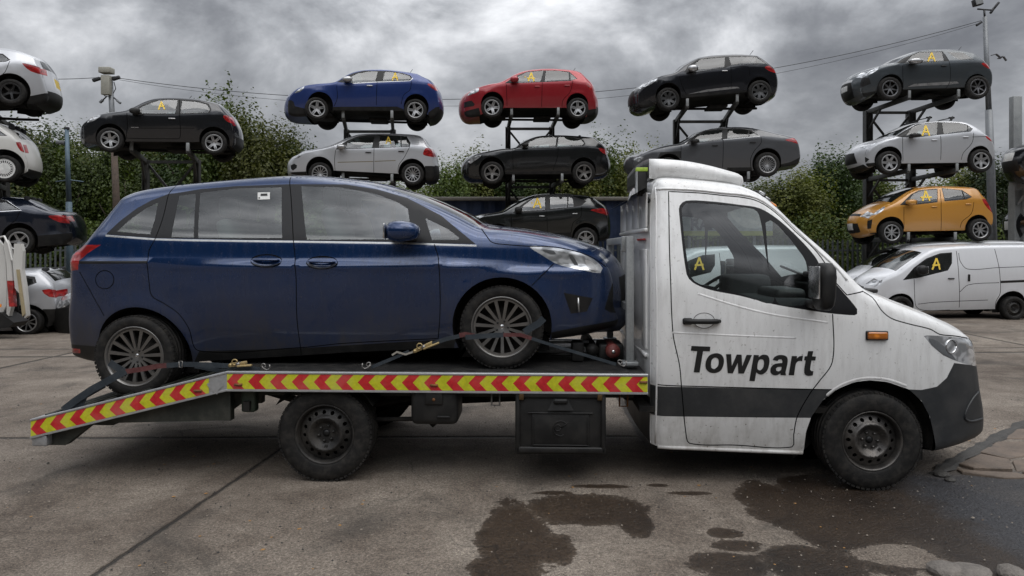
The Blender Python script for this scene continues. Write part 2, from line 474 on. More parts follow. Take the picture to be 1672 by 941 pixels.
# ---------------------------------------------------------------- vehicle shell
class Shell:
    """a vehicle body: two side surfaces y = W(x, z) joined by a surface that wraps round the outline.
    All shapes are measured on the photo and unprojected onto the near side of the vehicle at its real distance."""
    def __init__(s, name, label, cat, out, bot, belt, wheels, Rt, Z, ax, H=.86, yaw=0., group=None, face=-1, r=.09,
                 k=.42, taper=((.22, .9), (.14, .7)), crown=(.045, .2), arch=1.2, crease=None, step=.09, zbase=None, flare=.012, ap=2.2, gx=0., low=.045, archpx=None):
        s.H, s.r, s.k, s.step, s.face, s.flare, s.ap, s.low = H, r, k, step, face, flare, ap, low
        s.yaw = R(yaw); c, sn = math.cos(s.yaw), math.sin(s.yaw)
        s.ux = np.array((c, sn)); s.uy = np.array((-sn, c))
        s.O = np.array(((ax - CX) * Z / F, Z)) + s.uy * H
        s.zb0 = 0.
        s.taper = taper; s.arch = []; s.crease = None; s.ends = None; s.belt = None; s.E = None
        P0 = lambda p: s.loc0(p[0], p[1], H)
        wc = [P0(w) for w in wheels]
        s.zb0 = (min(w[1] for w in wc) - Rt) if zbase is None else zbase
        s.belt = np.array([P0(p) for p in belt])
        o0 = np.array([P0(p) for p in out])
        s.ends = (o0[:, 0].min(), o0[:, 0].max())
        for _ in range(2):
            o1 = np.array([s.loc(p[0], p[1], True) for p in out]); s.ends = (o1[:, 0].min(), o1[:, 0].max())
            s.belt = np.array(sorted([tuple(s.loc(*p[:2])) for p in belt]))
        s.zs = min(p[1] for p in [s.loc(*q[:2]) for q in bot])
        s.wc = [s.loc(*w) for w in wheels]; s.Rt = Rt
        ra = Rt * arch
        s.ra = ra
        if crease: s.crease = np.array(sorted([tuple(s.loc(*p[:2])) for p in crease]))
        E = [tuple(s.loc(p[0], p[1], True)) + ((1,) if len(p) > 2 else ()) for p in out]
        s.E = np.array(sm(E, step * .6))
        B = [tuple(s.loc(p[0], p[1])) + ((1,) if len(p) > 2 else ()) for p in bot]
        B = [tuple(s.E[-1])] + B + [tuple(s.E[0])]
        s.Bl = B
        B = np.array(dens([b[:2] for b in B], .01, False))
        s.arcs = []
        s.archs = [(w[0], w[1], ra) for w in s.wc] if arch else []
        if archpx:
            for ax_, ay_, ar_ in archpx:
                c_ = s.loc(ax_, ay_); e_ = s.loc(ax_, ay_ - ar_); s.archs.append((c_[0], c_[1], float(np.hypot(*(e_ - c_)))))
        if s.archs:
            for (cx, cz, ra) in s.archs:
                d = np.hypot(B[:, 0] - cx, B[:, 1] - cz); ins = np.where(d < ra)[0]
                if not len(ins): continue
                i0, i1 = ins[0], ins[-1]
                a0 = math.atan2(B[i0][1] - cz, B[i0][0] - cx); a1 = math.atan2(B[i1][1] - cz, B[i1][0] - cx)
                sg = 1 if B[i0][0] > cx else -1
                if sg > 0:
                    while a1 < a0: a1 += 2 * math.pi
                else:
                    while a1 > a0: a1 -= 2 * math.pi
                arc = np.array([(cx + ra * math.cos(a0 + (a1 - a0) * t), cz + ra * math.sin(a0 + (a1 - a0) * t)) for t in np.linspace(0, 1, 26)])
                B = np.vstack([B[:i0], arc, B[i1 + 1:]]); s.arcs.append(arc); s.arch.append((cx, cz, ra))
        keep = [0]
        for i in range(1, len(B)):
            if np.hypot(*(B[i] - B[keep[-1]])) > step * .45 or i == len(B) - 1: keep.append(i)
        s.B = B[keep]
        s.poly = [tuple(p) for p in s.E] + [tuple(p) for p in s.B[1:-1]]
        x = [p[0] for p in s.poly]; z = [p[1] for p in s.poly]
        s.area = sum(x[i] * z[(i + 1) % len(x)] - x[(i + 1) % len(x)] * z[i] for i in range(len(x)))
        base = s.O
        s.root = thing(name, label, cat, (base[0], base[1], s.zb0), s.yaw, group)
        s.crown = crown; s.parts = {}
        d = np.gradient(s.E, axis=0); d /= np.linalg.norm(d, axis=1)[:, None] + 1e-9
        n = np.stack([-d[:, 1], d[:, 0]], 1)
        if s.area > 0: n = -n
        for _ in range(3): n[1:-1] = (n[:-2] + 2 * n[1:-1] + n[2:]) / 4
        n /= np.linalg.norm(n, axis=1)[:, None]
        s.En = n
        s.Es = np.concatenate([[0], np.cumsum(np.hypot(*np.diff(s.E, axis=0).T))])
        cr = crown[0] + (crown[1] - crown[0]) * np.abs(n[:, 0]) ** 2.2
        if len(crown) > 2:      # separate value for the tail
            mid = (s.ends[0] + s.ends[1]) / 2
            tail = (s.E[:, 0] > mid) if face < 0 else (s.E[:, 0] < mid)
            cr[tail] = (crown[0] + (crown[2] - crown[0]) * np.abs(n[:, 0]) ** 2.2)[tail]
        for _ in range(10): cr[1:-1] = (cr[:-2] + 2 * cr[1:-1] + cr[2:]) / 4
        s.Ec = cr
        s.Ey = s.W0(s.E[:, 0], s.E[:, 1]) - s.r
    # coordinates
    def loc0(s, px, py, w):
        dx, dz = (px - CX) / F, (CY - py) / F
        d = np.array((dx, 1.)); t = (s.O @ s.uy - w) / (d @ s.uy)
        return np.array(((t * d - s.O) @ s.ux, EYE + t * dz - s.zb0))
    def loc(s, px, py, edge=False, extra=0.):
        w = s.H
        for _ in range(6):
            p = s.loc0(px, py, w)
            w = float(s.W0(p[0], p[1])) - (s.r * .8 if edge else 0) + extra
        return p
    def L(s, pts): return [tuple(s.loc(p[0], p[1])) + ((1,) if len(p) > 2 else ()) for p in pts]
    dent = .0016
    def W0(s, x, z):
        x = np.asarray(x, float); z = np.asarray(z, float)
        if s.ends is None: return s.H + 0 * x
        w = s.H + s.dent * np.sin(6.1 * x + 2.3 * z + s.H * 9) * np.sin(4.7 * z - 2.9 * x + 1.) * (1 if s.E is not None else 0)
        (a0, l0), (a1, l1) = s.taper if s.face < 0 else s.taper[::-1]
        u = np.clip((s.ends[0] + l0 - x) / l0, 0, 1.3); w = w - a0 * u ** s.ap
        u = np.clip((x - s.ends[1] + l1) / l1, 0, 1.3); w = w - a1 * u ** s.ap
        zb = np.interp(x, s.belt[:, 0], s.belt[:, 1]) if s.belt is not None else 9
        h = z - zb; so = .03 * np.logaddexp(0, h / .03)
        w = w - s.k * so - .1 * so ** 2
        hl = np.clip(-h, 0, 1.2); w = w - s.low * (hl / .5) ** 2
        for cx, cz, ra in s.arch:
            rr = np.hypot(x - cx, z - cz); w = w + s.flare * np.exp(-((rr - ra) / (.22 * ra)) ** 2)
        if s.crease is not None:
            zc = np.interp(x, s.crease[:, 0], s.crease[:, 1]); q = z - zc
            w = w + .012 * np.exp(-(q / .05) ** 2) + .011 * np.tanh(-q / .014)
        return w
    def W(s, x, z):
        x = np.atleast_1d(np.asarray(x, float)); z = np.atleast_1d(np.asarray(z, float))
        d = segdist(np.stack([x, z], 1), s.E)
        q = 1 - np.clip(d / s.r, 0, 1)
        return s.W0(x, z) - s.r * (1 - np.sqrt(np.clip(1 - q ** 2, 0, 1)))
    def side(s, xz, off=0.):
        x = xz[:, 0]; z = xz[:, 1]; e = 2e-3
        w = s.W(x, z)
        wx = (s.W(x + e, z) - s.W(x - e, z)) / (2 * e); wz = (s.W(x, z + e) - s.W(x, z - e)) / (2 * e)
        g = np.maximum(1, np.hypot(wx, wz) / 9); wx = wx / g; wz = wz / g
        N = np.stack([-wx, -np.ones(len(x)), -wz], 1); N /= np.linalg.norm(N, axis=1)[:, None]
        P = np.stack([x, -w, z], 1) + N * off
        return P, N
    def add_part(s, name, mb, mirror=True, parent=None, label=None):
        par = parent or s.root
        o = mb.build(name, par)
        if label: o['label'] = label
        if mirror: mb.mirror_y().build(name, par)
        return o
    def build(s, body_mat, layers, wrap=(), floor=True, lines=(), linew=.012):
        """layers: (name, material, photo polygon, smooth?) ; lines: panel gaps as photo polylines"""
        L = []; names = []
        for l in layers:
            p = s.L(l[2]); p = sm(p, s.step * .7, True) if (len(l) > 3 and l[3]) else [q[:2] for q in p]
            L.append((len(L), p)); names.append(l)
        for ln in lines:
            p = sm(s.L(ln), s.step * .6); L.append((('gap', len(L)), buf(p, linew)))
        ex = []
        for q in (.06, .2, .45, .8, 1.2):
            ex += [tuple(p) for p in s.E - s.En * s.r * q]
        vo, reg = regions(s.poly, [], L, s.step, ex)
        P, N = s.side(vo)
        # the triangulation is counter-clockwise in (x, z): seen from -y that is the outside
        body = MB(); gapt = []
        for key, tris in reg.items():
            if key == 'base': emit(body, P, N, tris, body_mat)
            elif isinstance(key, tuple): gapt += tris
        if gapt: emit(body, P, N, gapt, GAP)
        s.objs = []
        for i, l in enumerate(names):
            if i not in reg: s.objs.append(None); continue
            if l[0] == 'body': emit(body, P, N, reg[i], l[1]); s.objs.append(None)
            else:
                mb = MB(); emit(mb, P, N, reg[i], l[1]); s.objs.append(s.add_part(l[0], mb))
        # wheel arches
        for arc in s.arcs:
            Pa, _ = s.side(arc); n = len(arc)
            V = [tuple(p) for p in Pa] + [(p[0], -(s.H - .30), p[2]) for p in Pa]
            body.add(V, [[i, i + 1, n + i + 1, n + i] for i in range(n - 1)], UNDER, True)
            c = arc.mean(0); V = [(p[0], -(s.H - .30), p[2]) for p in Pa] + [(c[0], -(s.H - .30), c[1])]
            V += [(Pa[0][0], -(s.H - .3), Pa[0][2] - .1), (Pa[-1][0], -(s.H - .3), Pa[-1][2] - .1)]
            body.add(V, [[i, i + 1, n] for i in range(n - 1)] + [[0, n, n + 1], [n - 1, n, n + 2], [n, n + 1, n + 2]], UNDER)
        m = body.mirror_y()
        for q in range(len(m.v)): body.v.append(m.v[q]); body.n.append(m.n[q])
        k = len(m.v); body.f += [[i + k for i in f] for f in m.f]; body.m += m.m; body.sm += m.sm
        # wrap surface
        S = s.Es[-1]
        def sof(px):
            q = s.loc(px[0], px[1], True); return float(s.Es[np.argmin(((s.E - q) ** 2).sum(1))])
        WL = []; wn = []
        for w in wrap:
            name, mat, a, b, (a0, a1), (b0, b1) = w[:6]
            sa = a if isinstance(a, (int, float)) else sof(a); sb = b if isinstance(b, (int, float)) else sof(b)
            for sg in ((1, -1) if a0 > 0 or b0 > 0 else (1,)):
                pl = [(sa, sg * a0 * .8), (sb, sg * b0 * .8), (sb, sg * b1 * .8), (sa, sg * a1 * .8)]
                WL.append((len(WL), [(min(max(p[0], .001), S - .001), p[1]) for p in pl])); wn.append(w)
        outer = [(0, -.8), (S, -.8), (S, .8), (0, .8)]
        ex = [(ss, v * .8) for ss in s.Es[1:-1] for v in (-.985, -.95, -.88, -.75, -.55, -.3, 0, .3, .55, .75, .88, .95, .985)]
        st = s.step
        # keep the border vertices equal to the outline's own
        outer = [(ss, -.8) for ss in s.Es] + [(S, v * .8) for v in (-.5, 0, .5)] + [(ss, .8) for ss in s.Es[::-1]] + [(0, v * .8) for v in (.5, 0, -.5)]
        V, Ed, = None, None
        vo, reg = regions(outer, [], WL, st * 3, ex)
        def Pw(q):
            ss = np.clip(q[:, 0], 0, S); v = np.clip(q[:, 1] / .8, -1, 1)
            x = np.interp(ss, s.Es, s.E[:, 0]); z = np.interp(ss, s.Es, s.E[:, 1]); nx = np.interp(ss, s.Es, s.En[:, 0]); nz = np.interp(ss, s.Es, s.En[:, 1])
            ye = np.interp(ss, s.Es, s.Ey); c = np.interp(ss, s.Es, s.Ec) * (1 - np.abs(v) ** 2.4)
            return np.stack([x + nx * c, v * ye, z + nz * c], 1)
        Pp = Pw(vo); e = .012
        ds = Pw(vo + (e, 0)) - Pw(vo - (e, 0)); dv = Pw(vo + (0, e)) - Pw(vo - (0, e))
        N = np.cross(ds, dv); 
        c2 = np.stack([np.interp(vo[:, 0], s.Es, s.En[:, 0]), 0 * vo[:, 0], np.interp(vo[:, 0], s.Es, s.En[:, 1])], 1)
        sg = np.sign((N * c2).sum(1)); sg[sg == 0] = 1; N *= sg[:, None]
        N /= np.linalg.norm(N, axis=1)[:, None] + 1e-12
        flip = sg.mean() < 0
        s.Pw = Pw; s.sof = sof
        for key, tris in reg.items():
            if flip: tris = [t[::-1] for t in tris]
            if key == 'base': emit(body, Pp, N, tris, body_mat)
            elif wn[key][0] == 'body': emit(body, Pp, N, tris, wn[key][1])
            else:
                mb = MB(); emit(mb, Pp, N, tris, wn[key][1]); o = mb.build(wn[key][0], s.root)
        if floor:
            b = s.Bl; xs = np.linspace(b[0][0], b[-1][0], 24)
            bx = np.array([q[:2] for q in b]); o = np.argsort(bx[:, 0]); V = []
            for x in xs:
                z = float(np.interp(x, bx[o, 0], bx[o, 1]))
                near = any(abs(x - c[0]) < c[2] for c in s.arch)
                w = float(s.W0(x, z)) - (.28 if near else .02)
                V += [(x, -w, z + .03), (x, 0, z + .05), (x, w, z + .03)]
            Fc = []
            for i in range(len(xs) - 1):
                for j in (0, 1): Fc.append([3 * i + j, 3 * i + 3 + j, 3 * i + 4 + j, 3 * i + 1 + j])
            body.add(V, Fc, UNDER, False)
            z0 = s.zs; x0, x1 = sorted((s.wc[0][0], s.wc[-1][0]))
            body.tube([(x0 + .3, .1, z0 + .02), (x1 - .1, .12, z0 + .01), (x1 + .25, .35, z0 + .06)], .035, UNDER, 8)
            body.box(((x0 * .4 + x1 * .6), 0, z0 + .02), (.5, .7, .08), UNDER, bev=.02)
            for wx, wz in s.wc: body.tube([(wx, -s.H + .25, wz - .03), (wx, s.H - .25, wz - .03)], .04, UNDER, 8)
            body.box(((x0 + .15) if s.face < 0 else (x1 - .15), 0, z0 + .06), (.5, .6, .1), UNDER, bev=.03)
        s.body = body.build('body', s.root)
        return s
    def wheels(s, **k):
        steer = k.pop('steer', 0.)
        for i, (x, z) in enumerate(s.wc):
            for far in (False, True):
                y = -(s.H - .012) if not far else (s.H - .012)
                wheel(s.root, x, z, y, s.Rt, far=far, rot=random.random() * 6, steer=(R(steer) if i == 0 else 0), **k)
    def decal(s, polys, mat, off=.004, step=None, name='marking', parent=None, mb=None, holes=()):
        own = mb is None; mb = mb or MB()
        for i, p in enumerate(polys):
            hs = holes[i] if holes else []
            vo, reg = regions(p, hs, [], step or s.step)
            if 'base' not in reg: continue
            P, N = s.side(vo, off); emit(mb, P, N, reg['base'], mat)
        if own and mb.v: return mb.build(name, parent or s.root)
        return mb
    def letterA(s, px, py, h, bar=.5, dot=None, name='painted_letter', w=None):
        """a hand painted yellow A on the window"""
        w = w or h * random.uniform(.66, .82); c = random.uniform(-.06, .06)
        st = [[(-.5, .5), (-.02 + c, -.5)], [(.5, .5), (-.02 + c, -.5)], [(-bar, .14), (bar, .14 + random.uniform(-.1, .04))]]
        if dot: st.append([(dot, 0), (dot + .12, .04)])
        polys = []
        for l in st:
            q = [s.loc(px + a * w, py + b * h) for a, b in l]
            n = 5; ln = [q[0] + (q[1] - q[0]) * t + np.array((random.uniform(-.004, .004), random.uniform(-.004, .004))) for t in np.linspace(0, 1, n)]
            th = abs(s.loc(px, py + h)[1] - s.loc(px, py)[1]) * .145
            polys.append(buf(ln, th))
        mb = MB()
        for i, p in enumerate(polys):
            vo, reg = regions(p, [], [], s.step); P, N = s.side(vo, .006 + .002 * i); emit(mb, P, N, reg['base'], YEL)
        o = mb.build(name, s.root); o['label'] = 'yellow letter A painted on the window'; return o
    def handle(s, px, py, w=.17, h=.035, mat=None, name='handle', label=None):
        for sd in (-1, 1):
            q = s.loc(px, py); y = float(s.W(q[0], q[1])[0])
            mb = MB(); mb.box((q[0], sd * (y + .012), q[1]), (w, .03, h), mat or BLACK, bev=.012)
            mb.build(name, s.root)
    def mirror(s, px, py, w=.2, h=.14, mat=None, dep=.2, cap=None):
        q = s.loc(px, py, False, .12); y = float(s.W(q[0], q[1])[0]) if True else 0
        for sd in (-1, 1):
            mb = MB()
            b = bmesh.new(); bmesh.ops.create_cube(b, size=1.)
            bmesh.ops.subdivide_edges(b, edges=b.edges[:], cuts=3, use_grid_fill=True)
            for v in b.verts:
                c = v.co * 2; l = (abs(c.x) ** 3 + abs(c.y) ** 3 + abs(c.z) ** 3) ** (1 / 3)
                c = c / max(l, .001); fx = -s.face * c.x     # thin to the front
                v.co = Vector((c.x * w / 2, c.y * dep / 2, c.z * h / 2 * (1 - .22 * max(0, -fx))))
            mb.bm(b, (s.paint if mat == 'p' else mat) or BLACK, True, Matrix.Translation((q[0], sd * (y + .06 + dep / 2), q[1])))
            mb.box((q[0] + s.face * .02, sd * (y + .03), q[1] - h * .3), (w * .4, .12, h * .3), BLACK, bev=.01)
            gx = q[0] - s.face * w * .5
            mb.box((gx, sd * (y + .06 + dep / 2), q[1]), (.012, dep * .8, h * .7), CHROME, bev=.004)
            mb.build('wing_mirror', s.root)
    def interior(s, xs, zf, roof, mat=None, wheelx=None, w=.46, slope=0.):
        """seats with head restraints; xs are the seat positions along the car"""
        mb = MB(); f = -s.face     # backrest leans away from the front
        zf0 = zf
        for x in xs:
            zf = zf0 + slope * (x - xs[0])
            for y in ((-.37, .37) if x == xs[0] else (-.42, 0, .42)):
                ww = w if x == xs[0] else .42
                mb.box((x, y, zf + .18), (.48, ww, .16), mat or SEATM, bev=.06)
                M = Matrix.Rotation(R(-14 * s.face * -1) * 1, 4, 'Y')
                a = Vector((x + f * .2, y, zf + .22)); bb = Vector((x + f * .36, y, zf + .76))
                mb.bar(a, bb, ww, .13, mat or SEATM, .05)
                mb.box((bb.x + f * .02, y, bb.z + .1), (.09, .24, .17), mat or SEATM, bev=.04)
        zf = zf0
        mb.build('seats', s.root)
        if wheelx is not None:
            mb = MB(); pts = []
            c = Vector((wheelx, .37, zf + .5)); ax = Vector((-s.face * .85, 0, .5)).normalized(); u = Vector((0, 1, 0)); v = ax.cross(u)
            mb.tube([c + (u * math.cos(t) + v * math.sin(t)) * .185 for t in np.linspace(0, 2 * math.pi, 25)], .014, BLACK, 6, caps=False)
            mb.bar(c - u * .18, c + u * .18, .02, .04, BLACK); mb.tube([c, c - ax * .3], .03, BLACK, 6)
            mb.build('steering_wheel', s.root)
            mb = MB(); mb.box((wheelx + s.face * .24, 0, zf + .38), (.30, s.H * 1.40, .22), SEATM, bev=.08); mb.build('dashboard', s.root)
# ================================================================ blue people carrier on the truck
BLUE = paint('blue_paint', (.003, .026, .098), .0, .9, .4, .16, .85, (.062, .055, .046), 1., speck=1.3, streak=.10)
def blue_car():
    out = [(903, 553, 1), (951, 546), (1006, 533, 1), (1010, 522), (1002, 500), (1001, 462), (993, 436), (982, 421), (955, 405), (923, 394), (887, 386), (851, 380), (815, 376), (785, 373), (744, 353), (705, 335), (660, 318),
           (600, 301), (560, 295), (520, 291), (473, 289), (400, 293), (330, 299), (280, 304), (230, 312), (203, 322), (192, 334), (175, 355), (152, 383), (137, 401), (121, 414), (116, 428), (117, 445), (117, 480), (114, 517), (118, 560), (121.5, 579), (143, 588), (158, 591, 1)]
    bot = [(163, 588), (317, 591), (487, 581), (560, 576), (741, 568)]
    belt = [(100, 392), (172, 385), (252, 391), (400, 394), (660, 397), (777, 401), (870, 404), (960, 412), (1020, 425)]
    s = Shell('people_carrier', 'dusty dark blue people carrier strapped on the tow truck bed', 'car', out, bot, belt, [(820, 533), (240, 577)], .315, 5.32, 560,
              H=.90, face=1, r=.075, k=.44, taper=((.30, 1.0), (.12, .7)), crown=(.05, .17, .14), arch=1.2, crease=[(120, 424), (241, 426), (480, 430), (716, 428), (850, 440)], step=.045, zbase=.80, flare=.02, yaw=-2., low=.06)
    CHR = solid('satin_trim', (.5, .5, .49), .3, .9)
    s.k_ = 0
    dlo = [(173, 383), (196, 361), (224, 340), (248, 327), (275, 317), (291, 315), (327, 309), (387, 304), (473, 301), (563, 301), (615, 309), (664, 323), (720, 352), (777, 399, 1), (708, 397.5), (660, 395.5), (483, 393), (400, 392), (300, 390), (252, 389), (173, 383, 1)]
    chrome = buf([(172, 385), (252, 391), (300, 392.5), (400, 394), (483, 395), (660, 397.5), (708, 399.3), (778, 401.5)], 3)
    rear_door = [(283, 304), (473, 290), (475.6, 328), (479, 392), (483, 447), (485, 522), (491, 569), (325, 573), (308, 536), (291, 512), (267.5, 495.5), (248, 483.5), (243.5, 462), (241.6, 423.5), (243.5, 409), (253, 390), (265, 359), (275, 318)]
    front_door = [(473, 290), (560, 296), (615, 306), (664, 321), (690, 333), (700, 372), (709, 398), (716, 423), (718.6, 480), (718, 520), (716, 554), (560, 562), (491, 569), (485, 522), (483, 447), (479, 392), (475.6, 328)]
    head = [(864.5, 402.5), (899, 404), (942, 412), (968.6, 423), (984, 438), (980.6, 446), (947, 440.5), (911, 432), (885, 417)]
    layers = [('door', BLUE, rear_door), ('door', BLUE, front_door),
              ('body', BLACK, [(325, 574), (487, 569), (716, 555), (744, 553), (741, 569), (560, 577), (487, 582), (317, 592)]),
              ('body', BLACK, [(900, 543), (945, 534), (1016, 521), (1030, 530), (951, 550), (900, 558)]),
              ('body', BLACK, [(112, 562), (158.6, 566), (158.6, 595), (112, 595)]),
              ('grille', BLACK, [(1012, 455), (1001, 464), (995, 478), (987, 505), (997, 511), (1030, 513), (1030, 455)]),
              ('window_surround', SEAL, dlo),
              ('window', GLASSB, [(191, 378.5), (215, 357), (239, 340), (258, 331), (253, 359), (245, 383)], ),
              ('window', GLASSB, [(293, 319.5), (320, 317), (316.5, 388.5), (280, 387.3)]),
              ('window', GLASSB, [(327, 315.4), (387, 308), (460, 306), (461, 389), (323.7, 389)]),
              ('window', GLASSB, [(492, 304.6), (556, 306), (615, 317), (650, 331), (666, 341), (673, 391), (501, 391.5)]),
              ('window', GLASSB, [(694.7, 356.5), (732, 374.5), (750, 389), (748, 392), (705.5, 392)]),
              ('chrome_strip', CHR, chrome),
              ('fog_light_recess', BLACK, [(920, 478), (968, 487), (958, 509), (932, 512.5)]),
              ('headlight', CLEAR, head, 1),
              ('tail_light', RED, [(164.6, 400), (136, 400), (121.5, 412), (100, 428), (100, 444), (127.5, 441), (129, 426), (143, 414)]),
              ('body', BLACK, [(129, 426.5), (241, 426), (241, 430.5), (129, 431)]),
              ('reflector', RED, [(100, 568), (131, 570), (131, 577), (100, 577)])]
    lines = [[(275, 318), (265, 359), (253, 391), (243.5, 409), (241.6, 423.5), (243.5, 462), (248, 483.5), (267.5, 495.5), (291, 512), (308, 536), (325, 573), (487, 568), (560, 561), (716, 553)],
             [(283, 304), (275, 318)],
             [(472, 289), (475.6, 328), (479, 392), (483, 447), (485, 522), (491, 570), (492, 581)],
             [(709, 399), (716, 423.5), (718.6, 480), (718, 520), (715.5, 553)],
             [(130, 444), (145, 471), (157, 493), (170, 516)],
             [(785, 373), (794, 385), (803.5, 396), (827.5, 399.6), (863, 402.3), (905, 403.5), (942, 411), (968, 421), (990, 436)],
             [(904, 431), (885, 450), (868, 467)],
             [(171 + 15 * math.cos(t), 457 + 15 * math.sin(t)) for t in np.linspace(0, 2 * math.pi, 20)]]
    wrap = [('windscreen', GLASSB, (779, 371), (640, 312), (0, 0), (0, 0)),
            ('body', BLACK, (1007, 500), (1004, 455), (-.78, .78), (-.8, .8)),
            ('number_plate', PLATEW, (1008, 492), (1006, 474), (-.33, .33), (-.33, .33)),
            ('rear_window', GLASSB, (196, 332), (141, 396), (-.86, .86), (-.9, .9)),
            ('tail_light', RED, (136, 400), (117, 444), (.86, 1.), (.86, 1.)),
            ('headlight', CLEAR, (978, 417), (990, 430), (.8, 1.), (.86, 1.)),
            ('number_plate', PLATEY, (117, 458), (117, 480), (-.33, .33), (-.33, .33))]
    wrap[0] = ('windscreen', GLASSB, (779, 371), (640, 312), (-.95, .95), (-.93, .93))
    s.build(BLUE, layers, wrap, lines=lines, linew=.007)
    s.wheels(style='hspoke', n=15, mat=ALUH, w=(.085, .115), rr=.72, pair=False, wd=.22)
    # handles: oval recess and a grip
    for px, py in ((435, 426), (526, 429)):
        q = s.loc(px, py)
        for sd in (-1, 1):
            mb = MB(); y = float(s.W(q[0], q[1])[0])
            ov = [(q[0] + .118 * math.cos(t), q[1] + .047 * math.sin(t)) for t in np.linspace(0, 2 * math.pi, 28, endpoint=False)]
            mb.tube([(a, -(float(s.W(a, b)[0]) + .001), b) for a, b in ov + ov[:1]], .0035, GAP, 6, caps=False)
            V = [(a, -(float(s.W(a, b)[0]) + .0015), b) for a, b in [(q[0] + .115 * math.cos(t), q[1] + .044 * math.sin(t)) for t in np.linspace(0, 2 * math.pi, 28, endpoint=False)]]
            mb.add(V + [(q[0], -(y - .012), q[1])], [[i, (i + 1) % 28, 28] for i in range(28)], solid('handle_recess', (.004, .008, .02), .4), True)
            pts = [(q[0] + .10 * t, -(y + .006 + .026 * (1 - t * t)), q[1] + .006) for t in np.linspace(-1, 1, 9)]
            mb.tube(pts, [.012, .014, .016, .017, .017, .017, .016, .014, .012], BLUE, 8, flat=.5)
            (mb if sd < 0 else mb.mirror_y()).build('handle', s.root)
    s.decal([sm([tuple(s.loc(*p)) for p in P], .02, True) for P in ([(886, 408), (904, 410), (908, 415), (896, 414)], [(928, 415), (934, 417), (944, 434), (938, 433)])], solid('lamp_mid', (.16, .165, .17), .2, .6), .003, step=.03, name='lamp_inner')
    s.decal([sm([tuple(s.loc(*p)) for p in P], .02, True) for P in ([(955, 425), (966, 428), (976, 441), (962, 440)],)], solid('lamp_pale', (.5, .5, .5), .15, .3), .003, step=.03, name='lamp_inner')
    s.mirror(661, 378, .25, .155, BLUE, .24)
    s.decal([[tuple(s.loc(*p)) for p in ((421, 315), (441, 314.5), (441, 326), (421, 326.5))]], PLATEW, .004, name='window_sticker')
    s.decal([[tuple(s.loc(*p)) for p in ((426, 317), (437, 316.8), (437, 320.5), (426, 320.8))]] + [[tuple(s.loc(*p)) for p in ((422.5, 323), (425, 323), (425, 325), (422.5, 325))]], BLACK, .006, name='sticker_print')
    zf = .32
    xf = s.loc(590, 400)[0]
    s.interior([xf, s.loc(410, 400)[0], s.loc(272, 400)[0]], .50, 1.5, SEATL, wheelx=xf + .55, slope=.11)
    mb = MB(); q = s.loc(944, 497); mb.tube([(q[0], -float(s.W(*q)[0]) - .004, q[1] + .05), (q[0] + .005, -float(s.W(*q)[0]) - .006, q[1] - .06)], .008, CHR, 6)
    mb.build('fog_light', s.root)
    mb = MB(); q = s.loc(522, 290)
    mb.tube([(q[0] - .3, -.0, q[1] + .06), (q[0] - .45, 0, q[1] + .09)], .006, BLACK, 5); mb.build('aerial', s.root)
    return s
GLASSB = glass('dusty_glass', (.66, .75, .72), .05, dirtcol=(.16, .19, .18), spk=1.5)

# ================================================================ tow truck
WHT = paint('white_van_paint', (.78, .78, .77), .15, 1.2, 0., .33, .62, (.15, .13, .105), .6, streak=.16, speck=1.5)
REDM = solid('chevron_red', (.50, .015, .02), .45, var=.4, scale=5, dust=.45)
YELM = solid('chevron_yellow', (.52, .52, .015), .45, var=.35, scale=5, dust=.5)
SILV = solid('rail_silver', (.42, .43, .44), .38, .6, dust=.25)
DECK = solid('deck_rubber', (.022, .022, .022), .55, dust=.15, bumps=.4, scale=10)
CHAS = solid('chassis_paint', (.012, .015, .011), .6, dust=.25)
DKG = solid('grey_black_trim', (.026, .028, .03), .5, dust=.15, scale=4)
TEXTB = solid('lettering_black', (.012, .012, .012), .45)

def text_polys(txt, size, shear=.2, bold=.02, spacing=1.):
    cu = bpy.data.curves.new('t', 'FONT'); cu.body = txt; cu.size = size; cu.shear = shear; cu.offset = bold; cu.space_character = spacing
    cu.resolution_u = 6
    o = bpy.data.objects.new('t', cu); COL.objects.link(o)
    dg = bpy.context.evaluated_depsgraph_get(); me = bpy.data.meshes.new_from_object(o.evaluated_get(dg))
    V = np.array([tuple(v.co) for v in me.vertices]); Fc = [list(p.vertices) for p in me.polygons]
    bpy.data.objects.remove(o); bpy.data.curves.remove(cu); bpy.data.meshes.remove(me)
    return V, Fc

